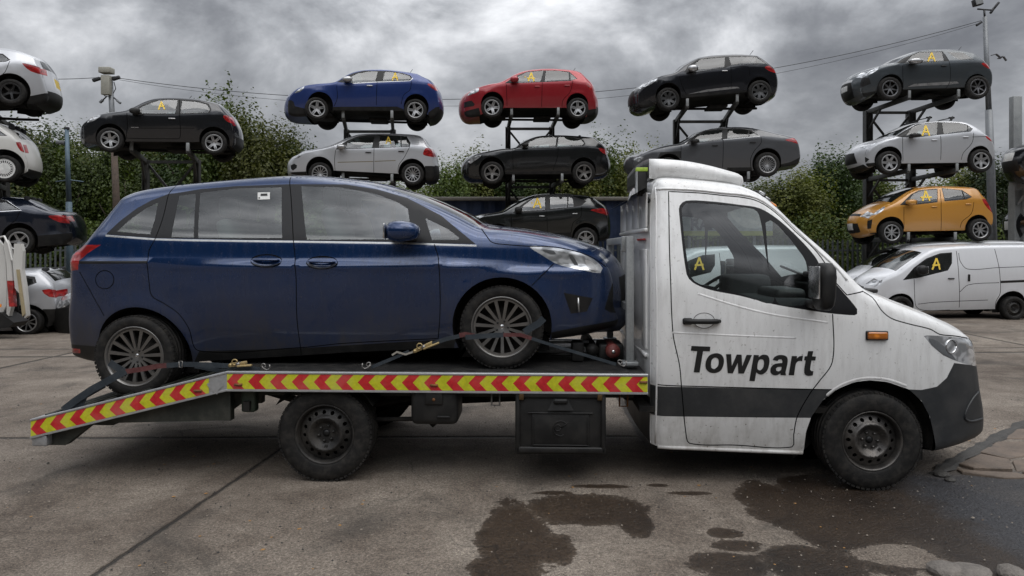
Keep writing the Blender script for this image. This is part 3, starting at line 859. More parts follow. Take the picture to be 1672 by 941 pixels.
def tow_truck():
    out = [(1522, 737, 1), (1575, 722), (1600, 707), (1604, 690), (1603, 665), (1598, 635), (1592, 590), (1587, 560), (1578, 548), (1554, 534), (1524, 520), (1473, 500), (1440, 486), (1413, 474), (1381, 444), (1354, 417), (1300, 370), (1269, 340), (1242, 318), (1213, 305), (1179, 299), (1125, 293.5), (1078, 291), (1068, 298, 1), (1063, 330), (1062.5, 430), (1062, 560), (1061.5, 700), (1062, 724, 1)]
    bot = [(1074, 729), (1120, 732), (1311, 740), (1311.5, 742, 1), (1316, 705), (1325, 680), (1345, 652), (1368, 635), (1395, 624), (1420, 621), (1450, 624), (1484, 636), (1505, 655), (1518, 680), (1524, 705)]
    belt = [(1060, 470), (1130, 470), (1250, 500), (1400, 518), (1500, 535), (1600, 560)]
    s = Shell('tow_truck', 'white flatbed tow truck with a sloping chevron striped bed and a blue car on it', 'truck', out, bot, belt, [(1425, 720)], .352, 5.07, 1072,
              H=1.0, face=1, r=.08, k=.16, taper=((.34, 1.0), (.02, .2)), crown=(.07, .13, .03), arch=0, step=.05, zbase=0., flare=0., low=.02, ap=2.0, yaw=-2.)
    s.wc = s.wc[:1]
    x0 = s.loc(1326, 700)[0]
    # arch liner from the traced arch
    arch_px = bot[3:] + [(1522, 737)]
    arc = np.array(sm([tuple(s.loc(p[0], p[1])) for p in arch_px], .05)); s.arcs = [arc[::-1] if False else arc]
    door = [(1092, 314), (1135, 315.5), (1179, 320), (1215, 324), (1239, 330), (1266, 348), (1300, 380), (1330, 410), (1352, 440), (1361, 470), (1359.4, 511), (1359, 591), (1336, 625), (1323.7, 641), (1302, 678), (1293, 727), (1290, 730), (1126, 724), (1120, 708), (1113, 635), (1110, 598), (1098.6, 542), (1093.7, 425)]
    frame = [(1108.7, 347), (1110, 335.7), (1120, 328), (1160, 329), (1207, 334.5), (1239.6, 340), (1268, 356.7), (1300, 385), (1330, 418), (1343, 440), (1360, 458.6), (1399.6, 505), (1399.6, 513), (1395, 515), (1361, 512.5), (1324.4, 507.5), (1263, 497), (1207, 483), (1160, 473.6), (1132, 462), (1121, 448)]
    g1 = [(1113, 340), (1120, 332.5), (1160, 333.5), (1230, 341.5), (1239.6, 352), (1252, 425), (1262, 494), (1207, 479.4), (1169.5, 472.4), (1134.4, 459.6), (1125, 443)]
    g2 = [(1250, 364), (1258, 360), (1277, 375.4), (1305, 410.5), (1315.5, 427), (1320, 459.6), (1322, 485), (1314, 498), (1268, 492.3)]
    band = [(1050, 630), (1112, 632), (1325, 636.5), (1368, 637), (1345, 652), (1325, 682.6), (1120, 680.5), (1050, 678)]
    bump_ = [(1484, 636), (1504, 637), (1530, 631.5), (1546, 617), (1558, 593), (1575, 595), (1630, 600), (1630, 745), (1515, 745), (1524, 705), (1518, 680), (1505, 655)]
    head = [(1508.4, 549), (1513.5, 547.7), (1537, 548.5), (1581.6, 553), (1640, 556), (1640, 597), (1592, 598), (1575, 594), (1564, 591), (1540, 580.6), (1519.6, 563)]
    door_low = [(1290, 683), (1302, 683)]
    layers = [('door', WHT, door), ('trim_band', DKG, band), ('bumper', DKG, bump_), ('window_frame', SEAL, frame, 1),
              ('window', GLASST, g1, 1), ('window', GLASST, g2, 1), ('headlight', CLEAR, head),
              ('body', BLACK, [(1584, 655), (1640, 650), (1640, 690), (1590, 690), (1575, 688)])]
    layers = layers[:7]
    lines = [[(1300, 379), (1266, 347), (1239, 329.5), (1215, 323), (1179, 319.3), (1143, 315.5), (1091.5, 313, 1), (1093.7, 425), (1098.6, 542), (1109.7, 598), (1113, 635), (1120, 708), (1126, 724), (1200, 727), (1293, 730), (1296, 710), (1302, 680), (1323.7, 641), (1336, 625), (1359, 591), (1359.4, 513)],
             [(1300, 379), (1325, 402), (1341, 421), (1354, 442), (1357, 452), (1372, 470), (1383, 482)],
             [(1412, 477), (1426, 486), (1438, 505.4), (1454.5, 519.6), (1483, 528.8), (1519.6, 538), (1534, 546), (1560, 549), (1583, 553)],
             [(1383, 482), (1412, 476)], [(1072, 628.5), (1112, 630.5), (1325, 636), (1364, 636.5)]]
    wrap = [('windscreen', GLASST, (1408, 469), (1262, 334), (-.93, .93), (-.9, .9)),
            ('bumper', DKG, (1522, 737), (1592, 598), (-1., 1.), (-1., 1.)),
            ('body', BLACK, (1061.8, 648), (1062, 722), (-1., 1.), (-1., 1.)),
            ('grille', BLACK, (1598, 632), (1590, 570), (-.55, .55), (-.55, .55)),
            ('headlight', CLEAR, (1592, 597), (1585, 556), (.72, 1.), (.8, 1.))]
    # a panel van's door shut line sits on a straight side: the band and bumper edges keep their corners
    s.build(WHT, layers, wrap, lines=lines, linew=.008, floor=False)
    body = s.root
    s.decal([sm([tuple(s.loc(*p)) for p in P], .02, True) for P in ([(1516, 553), (1530, 557), (1552, 577), (1560, 588), (1540, 578), (1522, 564)],)], solid('lamp_grey', (.20, .21, .22), .2, .5), .003, step=.03, name='lamp_inner')
    mb = MB(); q = s.loc(1553, 566); mb.tube([(q[0] + .05 * math.cos(t), -float(s.W(q[0] + .05 * math.cos(t), q[1] + .05 * math.sin(t))[0]) - .003, q[1] + .05 * math.sin(t)) for t in np.linspace(0, 6.28, 20)], .005, CHROME, 6); mb.build('lamp_ring', s.root)
    # bumper step, handle, indicator
    q = s.loc(1145, 524.5); y = float(s.W(*q)[0])
    mb = MB()
    mb.tube([(q[0] + .13 * t, -(y + .01 + .03 * (1 - t ** 4)), q[1]) for t in np.linspace(-1, 1, 11)], [.014] + [.019] * 9 + [.014], BLACK, 10)
    mb.box((q[0] - .10, -(y + .012), q[1] - .001), (.07, .03, .048), BLACK, bev=.012)
    mb.build('handle', body)
    mb = MB(); V = [(q[0] + .02 + .075 * math.cos(t), -(y + .002), q[1] + .004 + .055 * math.sin(t)) for t in np.linspace(0, 2 * math.pi, 24, endpoint=False)]
    mb.add(V + [(q[0] + .02, -(y - .01), q[1])], [[i, (i + 1) % 24, 24] for i in range(24)], WHT, True)
    mb.tube(V + V[:1], .002, GAP, 5, caps=False)
    mb.build('handle_recess', body)
    for sd in (-1, 1):
        q = s.loc(1431, 548); y = float(s.W(*q)[0]); mb = MB()
        mb.box((q[0], sd * (y + .006), q[1]), (.155, .026, .066), BLACK, bev=.008); mb.build('indicator_housing', body)
        mb = MB(); mb.box((q[0], sd * (y + .014), q[1]), (.14, .03, .052), AMBER, bev=.01); mb.build('indicator', body)
    # bumper moulding: ridge that stands proud
    mb = MB()
    for pts, rr in (([(1598, 640), (1588, 652), (1579, 668), (1575, 682), (1584, 688), (1604, 684)], .009),):
        l = sm([tuple(s.loc(*p)) for p in pts], .03)
        mb.tube([(a, -(float(s.W(a, b)[0]) + .002), b) for a, b in l], rr, DKG, 8)
    mb.build('bumper_moulding', body)
    # wheel-arch lip
    mb = MB(); l = sm([tuple(s.loc(*p)) for p in [(1345, 652), (1368, 634.5), (1395, 623.5), (1420, 620), (1450, 623), (1484, 635)]], .03)
    mb.tube([(a, -(float(s.W(a, b)[0]) - .016), b + .012) for a, b in l], [.010] + [.020] * (len(l) - 2) + [.010], WHT, 12); mb.build('arch_lip', body)
    # pressed feature line above the band and below the window (soft ridge)
    mb = MB(); l = sm([tuple(s.loc(*p)) for p in [(1100, 627), (1112, 628)]], .03)
    # gutter
    mb = MB(); l = sm([tuple(s.loc(*p)) for p in [(1073, 309), (1091, 308.5), (1143, 311), (1179, 315), (1215, 318.5), (1241, 326), (1270, 346), (1302, 376), (1340, 413), (1370, 441), (1383, 458)]], .03)
    mb.tube([(a, -(float(s.W(a, b)[0]) + .0), b) for a, b in l], .010, WHT, 8); mb.build('roof_gutter', body)
    # door mirror
    mb = MB()
    q = s.loc(1344, 468, False, .2); y = float(s.W(*s.loc(1344, 500))[0])
    b = bmesh.new(); bmesh.ops.create_cube(b, size=1.); bmesh.ops.subdivide_edges(b, edges=b.edges[:], cuts=3, use_grid_fill=True)
    for v in b.verts:
        c = v.co * 2; l = (abs(c.x) ** 4 + abs(c.y) ** 4 + abs(c.z) ** 4) ** .25; c = c / l
        v.co = Vector((c.x * .055 + .008 * c.z, c.y * .11, c.z * .165))
    mb.bm(b, BLACK, True, Matrix.Translation((q[0], -(y + .19), q[1])))
    mb.box((q[0] - .066, -(y + .19), q[1] + .03), (.01, .19, .22), CHROME, bev=.004)
    mb.box((q[0] - .01, -(y + .04), q[1] - .13), (.09, .16, .06), BLACK, bev=.02); mb.box((q[0] - .03, -(y + .04), q[1] + .08), (.07, .16, .04), BLACK, bev=.015)
    mb.build('wing_mirror', body); 
    mm = mb.mirror_y(); mm.build('wing_mirror', body)
    # wipers at the foot of the screen
    mb = MB(); a = s.loc(1414, 474, True)
    for yy in (-.62, .1):
        mb.tube([(a[0] + .05, yy, a[1] + .03), (a[0] + .12, yy + .05, a[1] - .0), (a[0] - .1, yy + .5, a[1] + .14)], .012, BLACK, 6)
    mb.box((a[0] + .09, 0, a[1] - .015), (.14, 1.5, .03), BLACK, bev=.01)
    mb.build('wiper', body)
    # rear wall pressings behind the cab (seen obliquely)
    mb = MB(); xb = s.E[:, 0].min() - .004
    for yy in (-.62, -.2, .2, .62):
        mb.box((xb - .006, yy, 1.35), (.016, .34, .75), WHT, bev=.006); mb.box((xb - .006, yy, 2.02), (.016, .34, .26), WHT, bev=.006)
    mb.box((xb - .01, 0, 1.87), (.03, 1.6, .03), WHT, bev=.01); mb.box((xb - .01, 0, .93), (.03, 1.6, .03), WHT, bev=.01)
    mb.box((xb - .012, -.55, 1.80), (.02, .32, .012), solid('red_stripe', (.4, .03, .03), .5))
    mb.build('rear_wall_panel', body)
    # roof deflector
    dfl = [(1062, 258, 1), (1089.7, 258.6), (1125.6, 261.7), (1161.5, 268), (1190, 275), (1212, 281), (1220, 286), (1222, 295, 1), (1213.5, 303.5, 1), (1179.4, 297.5), (1125.6, 292.7), (1077, 290, 1), (1072, 291.6, 1), (1062, 290, 1)]
    wt = s.H - .28
    P = sm([tuple(s.loc0(p[0], p[1], wt)) + ((1,) if len(p) > 2 else ()) for p in dfl], .04, True)
    vo, reg = regions(P, [], [], .06)
    d = segdist(vo, P, True); cc = vo.mean(0)
    def yy(v, dd): return wt - .06 * (1 - min(1, dd / .06)) ** 2 - .30 * max(0, v[0] - P[0][0]) ** 1.6 * .35
    mb = MB(); Yv = [yy(v, dd) for v, dd in zip(vo, d)]
    mb.add([(v[0], -w, v[1]) for v, w in zip(vo, Yv)], reg['base'], WHT, True)
    mb.add([(v[0], w, v[1]) for v, w in zip(vo, Yv)], [t[::-1] for t in reg['base']], WHT, True)
    n = len(P); V = []; yp = [yy(v, 0) for v in P]; q = [-1, -.85, -.5, 0, .5, .85, 1]
    for j, t in enumerate(q):
        for i, p in enumerate(P): V.append((p[0], t * yp[i], p[1] + .03 * (1 - t * t) * (1 if p[1] > cc[1] else 0)))
    Fc = [[j * n + i, (j + 1) * n + i, (j + 1) * n + (i + 1) % n, j * n + (i + 1) % n] for j in range(6) for i in range(n)]
    mb.add(V, Fc, WHT, True); mb.build('roof_deflector', body)
    for px, v, ln_ in ((1246, .80, .09), (1259, .76, .08), (1274, .74, .10)):
        q = s.Pw(np.array([(s.sof((px, 322 + (px - 1246) * .6)), -v * .8)]))[0]; mb = MB()
        M = Matrix.Rotation(R(33), 4, 'Y'); mb.box((q[0], q[1], q[2] + .012), (ln_, .07, .03), BLACK if px < 1250 else GALV, rot=M, bev=.01); mb.box((q[0] + .01, q[1] - .02, q[2] + .02), (ln_ * .6, .04, .022), AMBER if px > 1270 else CLEAR, rot=M, bev=.008)
        mb.build('marker_lamp', body)
    # lettering traced as flat vinyl characters
    T = lambda P: sm([tuple(s.loc(1120 + q[0] / 7.6, 555 + q[1] / 7.6)) + ((1,) if len(q) > 2 else ()) for q in P], .012, True)
    k1 = lambda P: [q + (1,) for q in P]
    G = [(k1([(68, 75), (302, 85), (296, 142), (212, 140), (168, 405), (95, 402), (138, 140), (60, 135)]), []),
         ([(375, 165), (440, 185), (470, 240), (462, 320), (425, 385), (350, 412), (280, 395), (243, 340), (250, 260), (295, 190)], [[(358, 220), (395, 232), (405, 270), (395, 325), (350, 362), (315, 345), (310, 300), (322, 245)]]),
         (k1([(497, 177), (560, 178), (568, 325), (630, 182), (690, 184), (697, 328), (752, 186), (818, 188), (718, 418), (648, 416), (642, 285), (580, 415), (518, 413)]), []),
         ([(840, 187, 1), (905, 190, 1), (900, 215, 1), (950, 185), (1010, 192), (1035, 240), (1030, 310), (1000, 390), (940, 430), (895, 422), (872, 402, 1), (852, 513, 1), (785, 508, 1)], [[(925, 240), (955, 245), (968, 280), (955, 345), (920, 378), (890, 365), (885, 330), (900, 260)]]),
         ([(1075, 250, 1), (1095, 215), (1145, 190), (1205, 190), (1250, 210), (1262, 260), (1245, 360), (1235, 400), (1242, 440, 1), (1172, 438, 1), (1170, 415, 1), (1130, 438), (1080, 435), (1047, 400), (1052, 345), (1090, 305), (1150, 290), (1192, 288, 1), (1195, 262), (1180, 240), (1150, 243), (1135, 262, 1)], [[(1185, 335, 1), (1180, 370), (1150, 390), (1118, 380), (1115, 355), (1135, 338)]]),
         ([(1312, 200, 1), (1378, 202, 1), (1374, 232, 1), (1405, 205), (1452, 197, 1), (1440, 265, 1), (1400, 262), (1366, 290), (1340, 440, 1), (1272, 438, 1)], []),
         ([(1515, 140, 1), (1578, 140, 1), (1566, 205, 1), (1612, 208, 1), (1604, 256, 1), (1556, 256, 1), (1540, 370), (1555, 388), (1580, 388, 1), (1572, 440, 1), (1520, 448), (1475, 430), (1465, 380), (1484, 258, 1), (1464, 254, 1), (1472, 205, 1), (1502, 203, 1)], [])]
    mb = MB(); s.decal([T(g) for g, h in G], TEXTB, .003, step=.03, mb=mb, holes=[[T(q) for q in h] for g, h in G])
    o = mb.build('lettering', body); o['label'] = 'black bold italic word Towpart on the door'
    # sill rail, pressed crease and rear flange of the cab side
    mb = MB()
    l = dens([tuple(s.loc(*p)) for p in ((1074, 730), (1310, 739.5))], .1, False); mb.tube([(a, -(float(s.W(a, b)[0]) + .002), b) for a, b in l], .014, WHT, 8)
    l = dens([tuple(s.loc(*p)) for p in ((1072, 306), (1071.5, 430), (1071, 724))], .1, False); mb.tube([(a, -(float(s.W(a, b)[0]) - .003), b) for a, b in l], .008, WHT, 8)
    mb.build('sill_rail', body)
    mb = MB()
    for P in (((1098, 543), (1200, 548), (1300, 552)), ((1140, 480), (1200, 499), (1262, 514), (1352, 527))):
        l = sm([tuple(s.loc(*p)) for p in P], .05); mb.tube([(a, -(float(s.W(a, b)[0]) - .0125), b) for a, b in l], .0145, WHT, 12)
    mb.build('door_crease', body)
    # cab interior
    zf = 1.0
    xs = s.loc(1150, 480)[0]; xd = s.loc(1290, 480)[0]
    mb = MB()
    for y_ in (-.55, .0, .5):
        mb.box((xs + .05, y_, 1.05), (.5, .46, .16), SEATM, bev=.06); mb.bar((xs - .12, y_, 1.1), (xs - .25, y_, 1.62), .45, .14, SEATM, .05)
        mb.box((xs - .28, y_, 1.75), (.1, .26, .2), SEATM, bev=.04)
    mb.build('seats', body)
    mb = MB(); mb.box((xd + .12, 0, 1.17), (.5, 1.78, .34), SEATM, bev=.08); mb.box((xd + .2, -.2, 1.36), (.25, .5, .1), BLACK, bev=.04)
    mb.box((xd + .05, .3, 1.1), (.4, .3, .8), SEATM, bev=.05); mb.build('dashboard', body)
    mb = MB(); c = Vector((xd - .22, .52, 1.36)); ax = Vector((-.6, 0, .8)).normalized(); u = Vector((0, 1, 0)); v = ax.cross(u)
    mb.tube([c + (u * math.cos(t) + v * math.sin(t)) * .2 for t in np.linspace(0, 2 * math.pi, 33)], .016, BLACK, 8, caps=False)
    mb.bar(c - u * .19, c + u * .19, .025, .05, BLACK); mb.bar(c, c - v * .19 * (1 if v.z > 0 else -1), .025, .05, BLACK); mb.tube([c, c - ax * .35], .04, BLACK, 8); mb.build('steering_wheel', body)
    mb = MB(); mb.box((xs + .0, 0, s.loc(1150, 326)[1] + .0), (.72, 1.5, .03), SEATM, bev=.01)
    mb.box((s.ends[0] + .16, 0, 1.20), (.03, 1.6, 1.4), solid('cab_lining', (.04, .042, .045), .8)); 
    mb.box((xs + .3, 0, .55), (1.5, 1.8, .04), UNDER)
    mb.build('cab_lining', body)
    # ---------------- chassis, bed, ramp; all in the cab's local frame (origin at its near plane anchor)
    yn = -s.H; yf = s.H
    def q0(px, py, w=None): a = s.loc0(px, py, s.H if w is None else w); return a[0], a[1]
    A = q0(1058, 606); Bk = q0(370, 611); C_ = q0(50, 684.5)
    dz = .148
    zt = (A[1] + Bk[1]) / 2
    A = (A[0], zt - .002); Bk = (Bk[0], zt + .0); zr = C_[1]
    mb = MB()
    def quad(x0, z0, x1, z1, ya, yb, th, mat, m=mb):
        """slab with top from (x0,z0) to (x1,z1)"""
        V = [(x0, ya, z0), (x1, ya, z1), (x1, yb, z1), (x0, yb, z0), (x0, ya, z0 - th), (x1, ya, z1 - th), (x1, yb, z1 - th), (x0, yb, z0 - th)]
        m.add(V, [[0, 1, 2, 3], [7, 6, 5, 4], [0, 4, 5, 1], [1, 5, 6, 2], [2, 6, 7, 3], [3, 7, 4, 0]], mat)
    quad(Bk[0], Bk[1] - .012, A[0], A[1] - .012, yn + .05, yf - .05, .05, DECK)
    # cross bearers under the deck
    for x in np.linspace(Bk[0] + .15, A[0] - .15, 9): mb.box((x, 0, zt - .11), (.06, 1.9, .09), CHAS, bev=.008)
    # plates with raised ribs on the deck
    for yy_ in (-.62, .62): quad(Bk[0], Bk[1] - .004, A[0] - .12, A[1] - .004, yy_ - .28, yy_ + .28, .008, solid('tread_plate', (.03, .03, .03), .45, .3, bumps=.8, scale=12, dust=.2))
    mb.build('deck', body)
    mb = MB(); quad(C_[0], zr - .012, Bk[0], Bk[1] - .012, yn + .05, yf - .05, .045, DECK, mb)
    for t in np.linspace(.05, .95, 10):
        x = C_[0] + (Bk[0] - C_[0]) * t; z = zr + (Bk[1] - zr) * t; mb.box((x, 0, z - .004), (.03, 1.86, .012), CHAS)
    for yy_ in (-.9, -.3, .3, .9):   # wedge-shaped ramp beams
        V = [(C_[0] + .03, zr - .13), (C_[0] + .03, zr - .21), (C_[0] + .22, zr - .21), (Bk[0] - 1.05, zr - .045), (Bk[0] - .1, zt - .38), (Bk[0], zt - .38), (Bk[0], zt - .14)]
        V3 = [(x, yy_ - .035, z) for x, z in V] + [(x, yy_ + .035, z) for x, z in V]; n = len(V)
        mb.add(V3, [list(range(n))[::-1], list(range(n, 2 * n))] + [[i, (i + 1) % n, n + (i + 1) % n, n + i] for i in range(n)], CHAS)
    mb.build('ramp', body)
    mb = MB(); mb.box((C_[0] + .06, yn + .05, zr - .165), (.115, .09, .08), SILV, bev=.01); mb.box((C_[0] + .06, yf - .05, zr - .165), (.115, .09, .08), SILV, bev=.01)
    mb.box((C_[0] + .0, 0, zr - .07), (.03, 1.94, .13), SILV, bev=.006)
    mb.build('ramp_end_bar', body)
    # side rails with chevrons
    def rail(p0, p1, n, mirror):
        mb = MB(); sd = -1 if not mirror else 1; y = sd * (s.H)
        d = Vector((p1[0] - p0[0], 0, p1[1] - p0[1])); L = d.length; d.normalize(); up = Vector((0, 0, 1))
        def pt(u, v, o=0.): return (p0[0] + d.x * u, y + sd * o, p0[1] + d.z * u - v)
        # board with rolled top and bottom lips
        prof = [(0, -.03), (0, .004), (.004, .009), (.014, .009), (.017, .002), (dz - .017, .002), (dz - .014, .008), (dz - .003, .008), (dz, .002), (dz, -.03)]
        V = [pt(u, v, o) for u in (0, L) for v, o in prof]; k = len(prof)
        mb.add(V, [[i, i + 1, k + i + 1, k + i] for i in range(k - 1)] + [list(range(k)), list(range(k, 2 * k))[::-1]], SILV)
        return mb, pt, L
    def chev(pt, L, n, y0=.019, y1=None, start=0.):
        """tape of alternating red and yellow arrows pointing to the rear of the truck"""
        y1 = y1 or dz - .019; mb = MB(); h = (y1 - y0) / 2; P_ = L / n; sk = h * .95
        for i in range(-1, n + 1):
            for j, m in ((0, REDM), (1, YELM)):
                u0 = (i + j * .5) * P_ + start; u1 = u0 + P_ * .5
                for a, b, sa, sb in ((y0, y0 + h, sk, 0), (y0 + h, y1, 0, sk)):
                    q = [(u0 + sa, a), (u1 + sa, a), (u1 + sb, b), (u0 + sb, b)]
                    q = [(min(max(u, .004), L - .004), v) for u, v in q]
                    if max(u for u, v in q) - min(u for u, v in q) < .003: continue
                    mb.add([pt(u, v, .0045) for u, v in q], [[0, 1, 2, 3]], m)
        return mb
    for mir in (False, True):
        mb, pt, L = rail(Bk, A, 19, mir); r_ = mb.build('side_rail', body); c = chev(pt, L, 19); c.build('chevron_tape', r_)
        mb, pt, L = rail(C_, Bk, 9, mir); r_ = mb.build('ramp_side_rail', body); c = chev(pt, L - .13, 9); c.build('chevron_tape', r_)
    # oval slots with rust
    RUST = solid('rust', (.16, .065, .02), .85, var=.5, scale=30)
    for px, py in ((390, 628), (709, 629), (1050, 624), (324, 638)):
        mb = MB(); q = q0(px, py); mb.tube([(q[0] - .028, yn - .006, q[1]), (q[0] + .028, yn - .006, q[1])], .015, RUST, 12, flat=.6)
        mb.tube([(q[0] - .025, yn - .010, q[1]), (q[0] + .025, yn - .010, q[1])], .009, GAP, 8, flat=.8)
        mb.build('lashing_slot', body)

    mb = MB(); q = q0(352, 632); n = 14
    mb.add([(q[0] + (.05 + .02 * math.sin(3 * t)) * math.cos(t), yn - .0075, q[1] + (.045 + .012 * math.cos(5 * t)) * math.sin(t)) for t in np.linspace(0, 2 * math.pi, n, endpoint=False)], [list(range(n))], SILV)
    mb.build('worn_patch', body)
    # chassis rails, subframe
    mb = MB(); xe = q0(335, 650)[0]
    for sd in (-1, 1):
        mb.box(((xe + A[0]) / 2 + .2, sd * .43, .665), (A[0] - xe + .9, .08, .17), CHAS, bev=.01)
        mb.box(((xe + A[0]) / 2, sd * .62, zt - .20), (A[0] - xe - .1, .05, .10), CHAS, bev=.008)
    for px in (420, 600, 760, 830, 1010): x = q0(px, 650)[0]; mb.box((x, 0, .66), (.08, 1.1, .12), CHAS)
    mb.build('chassis_frame', body)
    mb = MB()   # ramp support and hinge brackets
    x = q0(341, 690)[0]
    for sd in (-1, 1):
        mb = MB()
        mb.box((x, sd * .80, .60), (.05, .06, .30), CHAS, bev=.008); mb.bar((x, sd * .80, .46), (x + .22, sd * .80, .62), .05, .05, CHAS)
        mb.bar((x + .0, sd * .80, .74), (x + .5, sd * .80, .70), .05, .06, CHAS)
        x2 = q0(394, 670)[0]; mb.box((x2, sd * .84, .60), (.11, .09, .21), solid('bracket_green', (.02, .035, .022), .6, dust=.2), bev=.02); mb.box((x2, sd * .90, .55), (.05, .03, .07), BLACK)
        mb.build('support_bracket', body)
    # rear axle, springs
    RW = q0(526, 716)
    mb = MB(); mb.tube([(RW[0], -.75, RW[1]), (RW[0], .75, RW[1])], .06, UNDER, 12); mb.lathe([(.001, -.16), (.1, -.15), (.16, -.05), (.16, .05), (.1, .15), (.001, .16)], UNDER, 20, (RW[0], 0, RW[1]))
    for sd in (-1, 1):
        mb.tube([(RW[0] - .65, sd * .52, .60), (RW[0] - .3, sd * .52, .50), (RW[0], sd * .52, .45), (RW[0] + .3, sd * .52, .50), (RW[0] + .68, sd * .52, .56)], .03, UNDER, 6)
        mb.tube([(RW[0] + .3, sd * .75, .42), (q0(690, 700)[0], sd * .75, .43)], .018, UNDER, 6); mb.tube([(q0(690, 700)[0], sd * .78, .46), (q0(705, 708)[0], sd * .80, .40)], .035, UNDER, 8)
    mb.tube([(RW[0], 0, .38), (q0(1200, 700)[0], .1, .5)], .04, UNDER, 8)
    mb.box((q0(1250, 700)[0], 0, .48), (.9, .9, .3), UNDER, bev=.05)
    mb.tube([(q0(1050, 690)[0], .4, .48), (q0(700, 690)[0], .45, .46)], .06, UNDER, 8)
    for px in (620, 800, 1045): mb.box((q0(px, 690)[0], -.5, .60), (.14, .18, .12), UNDER, bev=.03)
    mb.build('rear_axle', body)
    # mudguard over the rear wheel, tank and toolbox
    mb = MB(); pts = [(RW[0] + .41 * math.cos(t), RW[1] + .05 + .38 * math.sin(t)) for t in np.linspace(R(28), R(152), 13)]
    for sd in (-1, 1):
        mb = MB(); V = [(x, sd * (s.H - .04), z) for x, z in pts] + [(x, sd * (s.H - .42), z) for x, z in pts]; n = len(pts)
        mb.add(V, [[i, i + 1, n + i + 1, n + i] for i in range(n - 1)], BLACK, True)
        mb.build('mudguard', body)
    mb = MB(); a = q0(669, 641); b_ = q0(747, 701); cx = (a[0] + b_[0]) / 2; cz = (a[1] + b_[1]) / 2 + .03; hw = (b_[0] - a[0]); hh = a[1] - b_[1]
    mb.box((cx, -.80, cz - .01), (hw, .36, hh + .0), BLACK, bev=.045, seg=4)
    mb.box((cx, -.985, cz + .06), (hw * .38, .02, .10), BLACK, bev=.01); mb.tube([(cx, -.995, cz + .05), (cx, -1.0, cz + .05)], .012, RUST, 8)
    mb.box((cx + .07, -.983, cz - .08), (.09, .012, .018), BLACK, bev=.004)
    mb.build('side_tank', body)
    mb = MB(); a = q0(841, 641); b_ = q0(990, 745); cx = (a[0] + b_[0]) / 2; cz = (a[1] + b_[1]) / 2; hw = b_[0] - a[0]; hh = a[1] - b_[1]
    # a lid that stands proud with a raised panel and a sunk latch
    def bx(c, sz, bev=.008, mat=BLACK): mb.box((cx + c[0], -.80 + c[1], cz + c[2]), sz, mat, bev=bev)
    bx((0, 0, 0), (hw, .36, hh), .012)
    bx((0, -.185, -.19), (hw * .99, .03, .045), .01); bx((0, -.185, .205), (hw * .99, .03, .035), .008)
    bx((-hw / 2 + .02, -.185, 0), (.03, .03, hh * .95), .008); bx((hw / 2 - .02, -.185, 0), (.03, .03, hh * .95), .008)
    bx((0, -.18, -.04), (hw * .64, .014, hh * .50), .01)
    for sx in (-1, 1): bx((sx * hw * .30, -.19, -.05), (.008, .01, hh * .46), .003)
    bx((0, -.19, -.155), (hw * .62, .01, .008), .003); bx((0, -.19, .078), (hw * .72, .012, .01), .004)
    V = [(-.045, .19), (.045, .19), (.095, .10), (-.095, .10)]
    mb.add([(cx + x, -.80 - .187 - (.02 if z < .15 else .0), cz + z) for x, z in V], [[0, 1, 2, 3]], BLACK); bx((0, -.20, .165), (.10, .03, .035), .01)
    for sx in (-1, 1): bx((sx * hw * .43, -.19, .195), (.035, .03, .045), .005, solid('brass_latch', (.10, .06, .025), .5, .6))
    # embossed emblem on the lid
    em = [(cx + .0 + .055 * math.cos(t) * (1 if t < 4.2 else .6), -.80 - .190, cz - .035 + .055 * math.sin(t)) for t in np.linspace(.6, 5.4, 22)]
    mb.tube(em, .004, BLACK, 5); mb.tube([(cx - .02 + .022 * math.cos(t), -.990, cz - .03 + .022 * math.sin(t)) for t in np.linspace(0, 6.28, 14)], .004, BLACK, 5)
    mb.tube([(cx + .005, -.990, cz - .03), (cx + .05, -.990, cz + .01)], .004, BLACK, 5)
    mb.build('toolbox', body)
    for px in (806, 1025): mb = MB(); x = q0(px, 655)[0]; mb.tube([(x - .03, -.75, zt - .17), (x - .03, -.75, zt - .29), (x + .03, -.75, zt - .29), (x + .03, -.75, zt - .17)], .008, RUST if px > 900 else SILV, 6); mb.build('rope_hook', body)
    # headboard frame behind the cab, winch
    ya, yb = -.70, .80
    xh = q0(1024, 500, .55)[0]
    mb = MB(); ztop = q0(1022, 386, .7)[1]
    for yy_ in (ya, .75): mb.box((xh, yy_, (zt + ztop) / 2), (.06, .07, ztop - zt), GALV, bev=.008); mb.box((xh + .0, yy_, zt + .03), (.12, .12, .03), GALV, bev=.006)
    mb.box((xh, .03, ztop - .03), (.06, 1.5, .06), GALV, bev=.008); mb.box((xh - .02, -.66, ztop - .06), (.08, .06, .12), GALV, bev=.008)
    mb.box((xh, .03, zt + .45), (.04, 1.4, .05), GALV)
    mb.build('headboard', body)
    mb = MB(); a = q0(1008, 553, .6); mb.lathe([(.001, -.05), (.035, -.05), (.045, -.03), (.052, -.025), (.056, -.02), (.056, .04), (.05, .05), (.05, .35)], solid('winch_red', (.12, .014, .012), .6, dust=.3), 24, (a[0] - .03, -.55, zt + .10))
    mb.lathe([(.001, -.056), (.014, -.056), (.014, -.04)], CHROME, 10, (a[0] - .03, -.55, zt + .10))
    mb.box((a[0] - .03, -.30, zt + .07), (.2, .3, .14), BLACK, bev=.02); mb.tube([(a[0] - .18, -.45, zt + .09), (a[0] - .18, .3, zt + .09)], .05, BLACK, 12)
    for k in range(3): mb.tube([(a[0] - .2, -.42 + .05 * k, zt + .05 + .045 * k), (a[0] - .62, -.40 + .05 * k, zt + .05 + .04 * k)], .012, GALV if k else BLACK, 6)
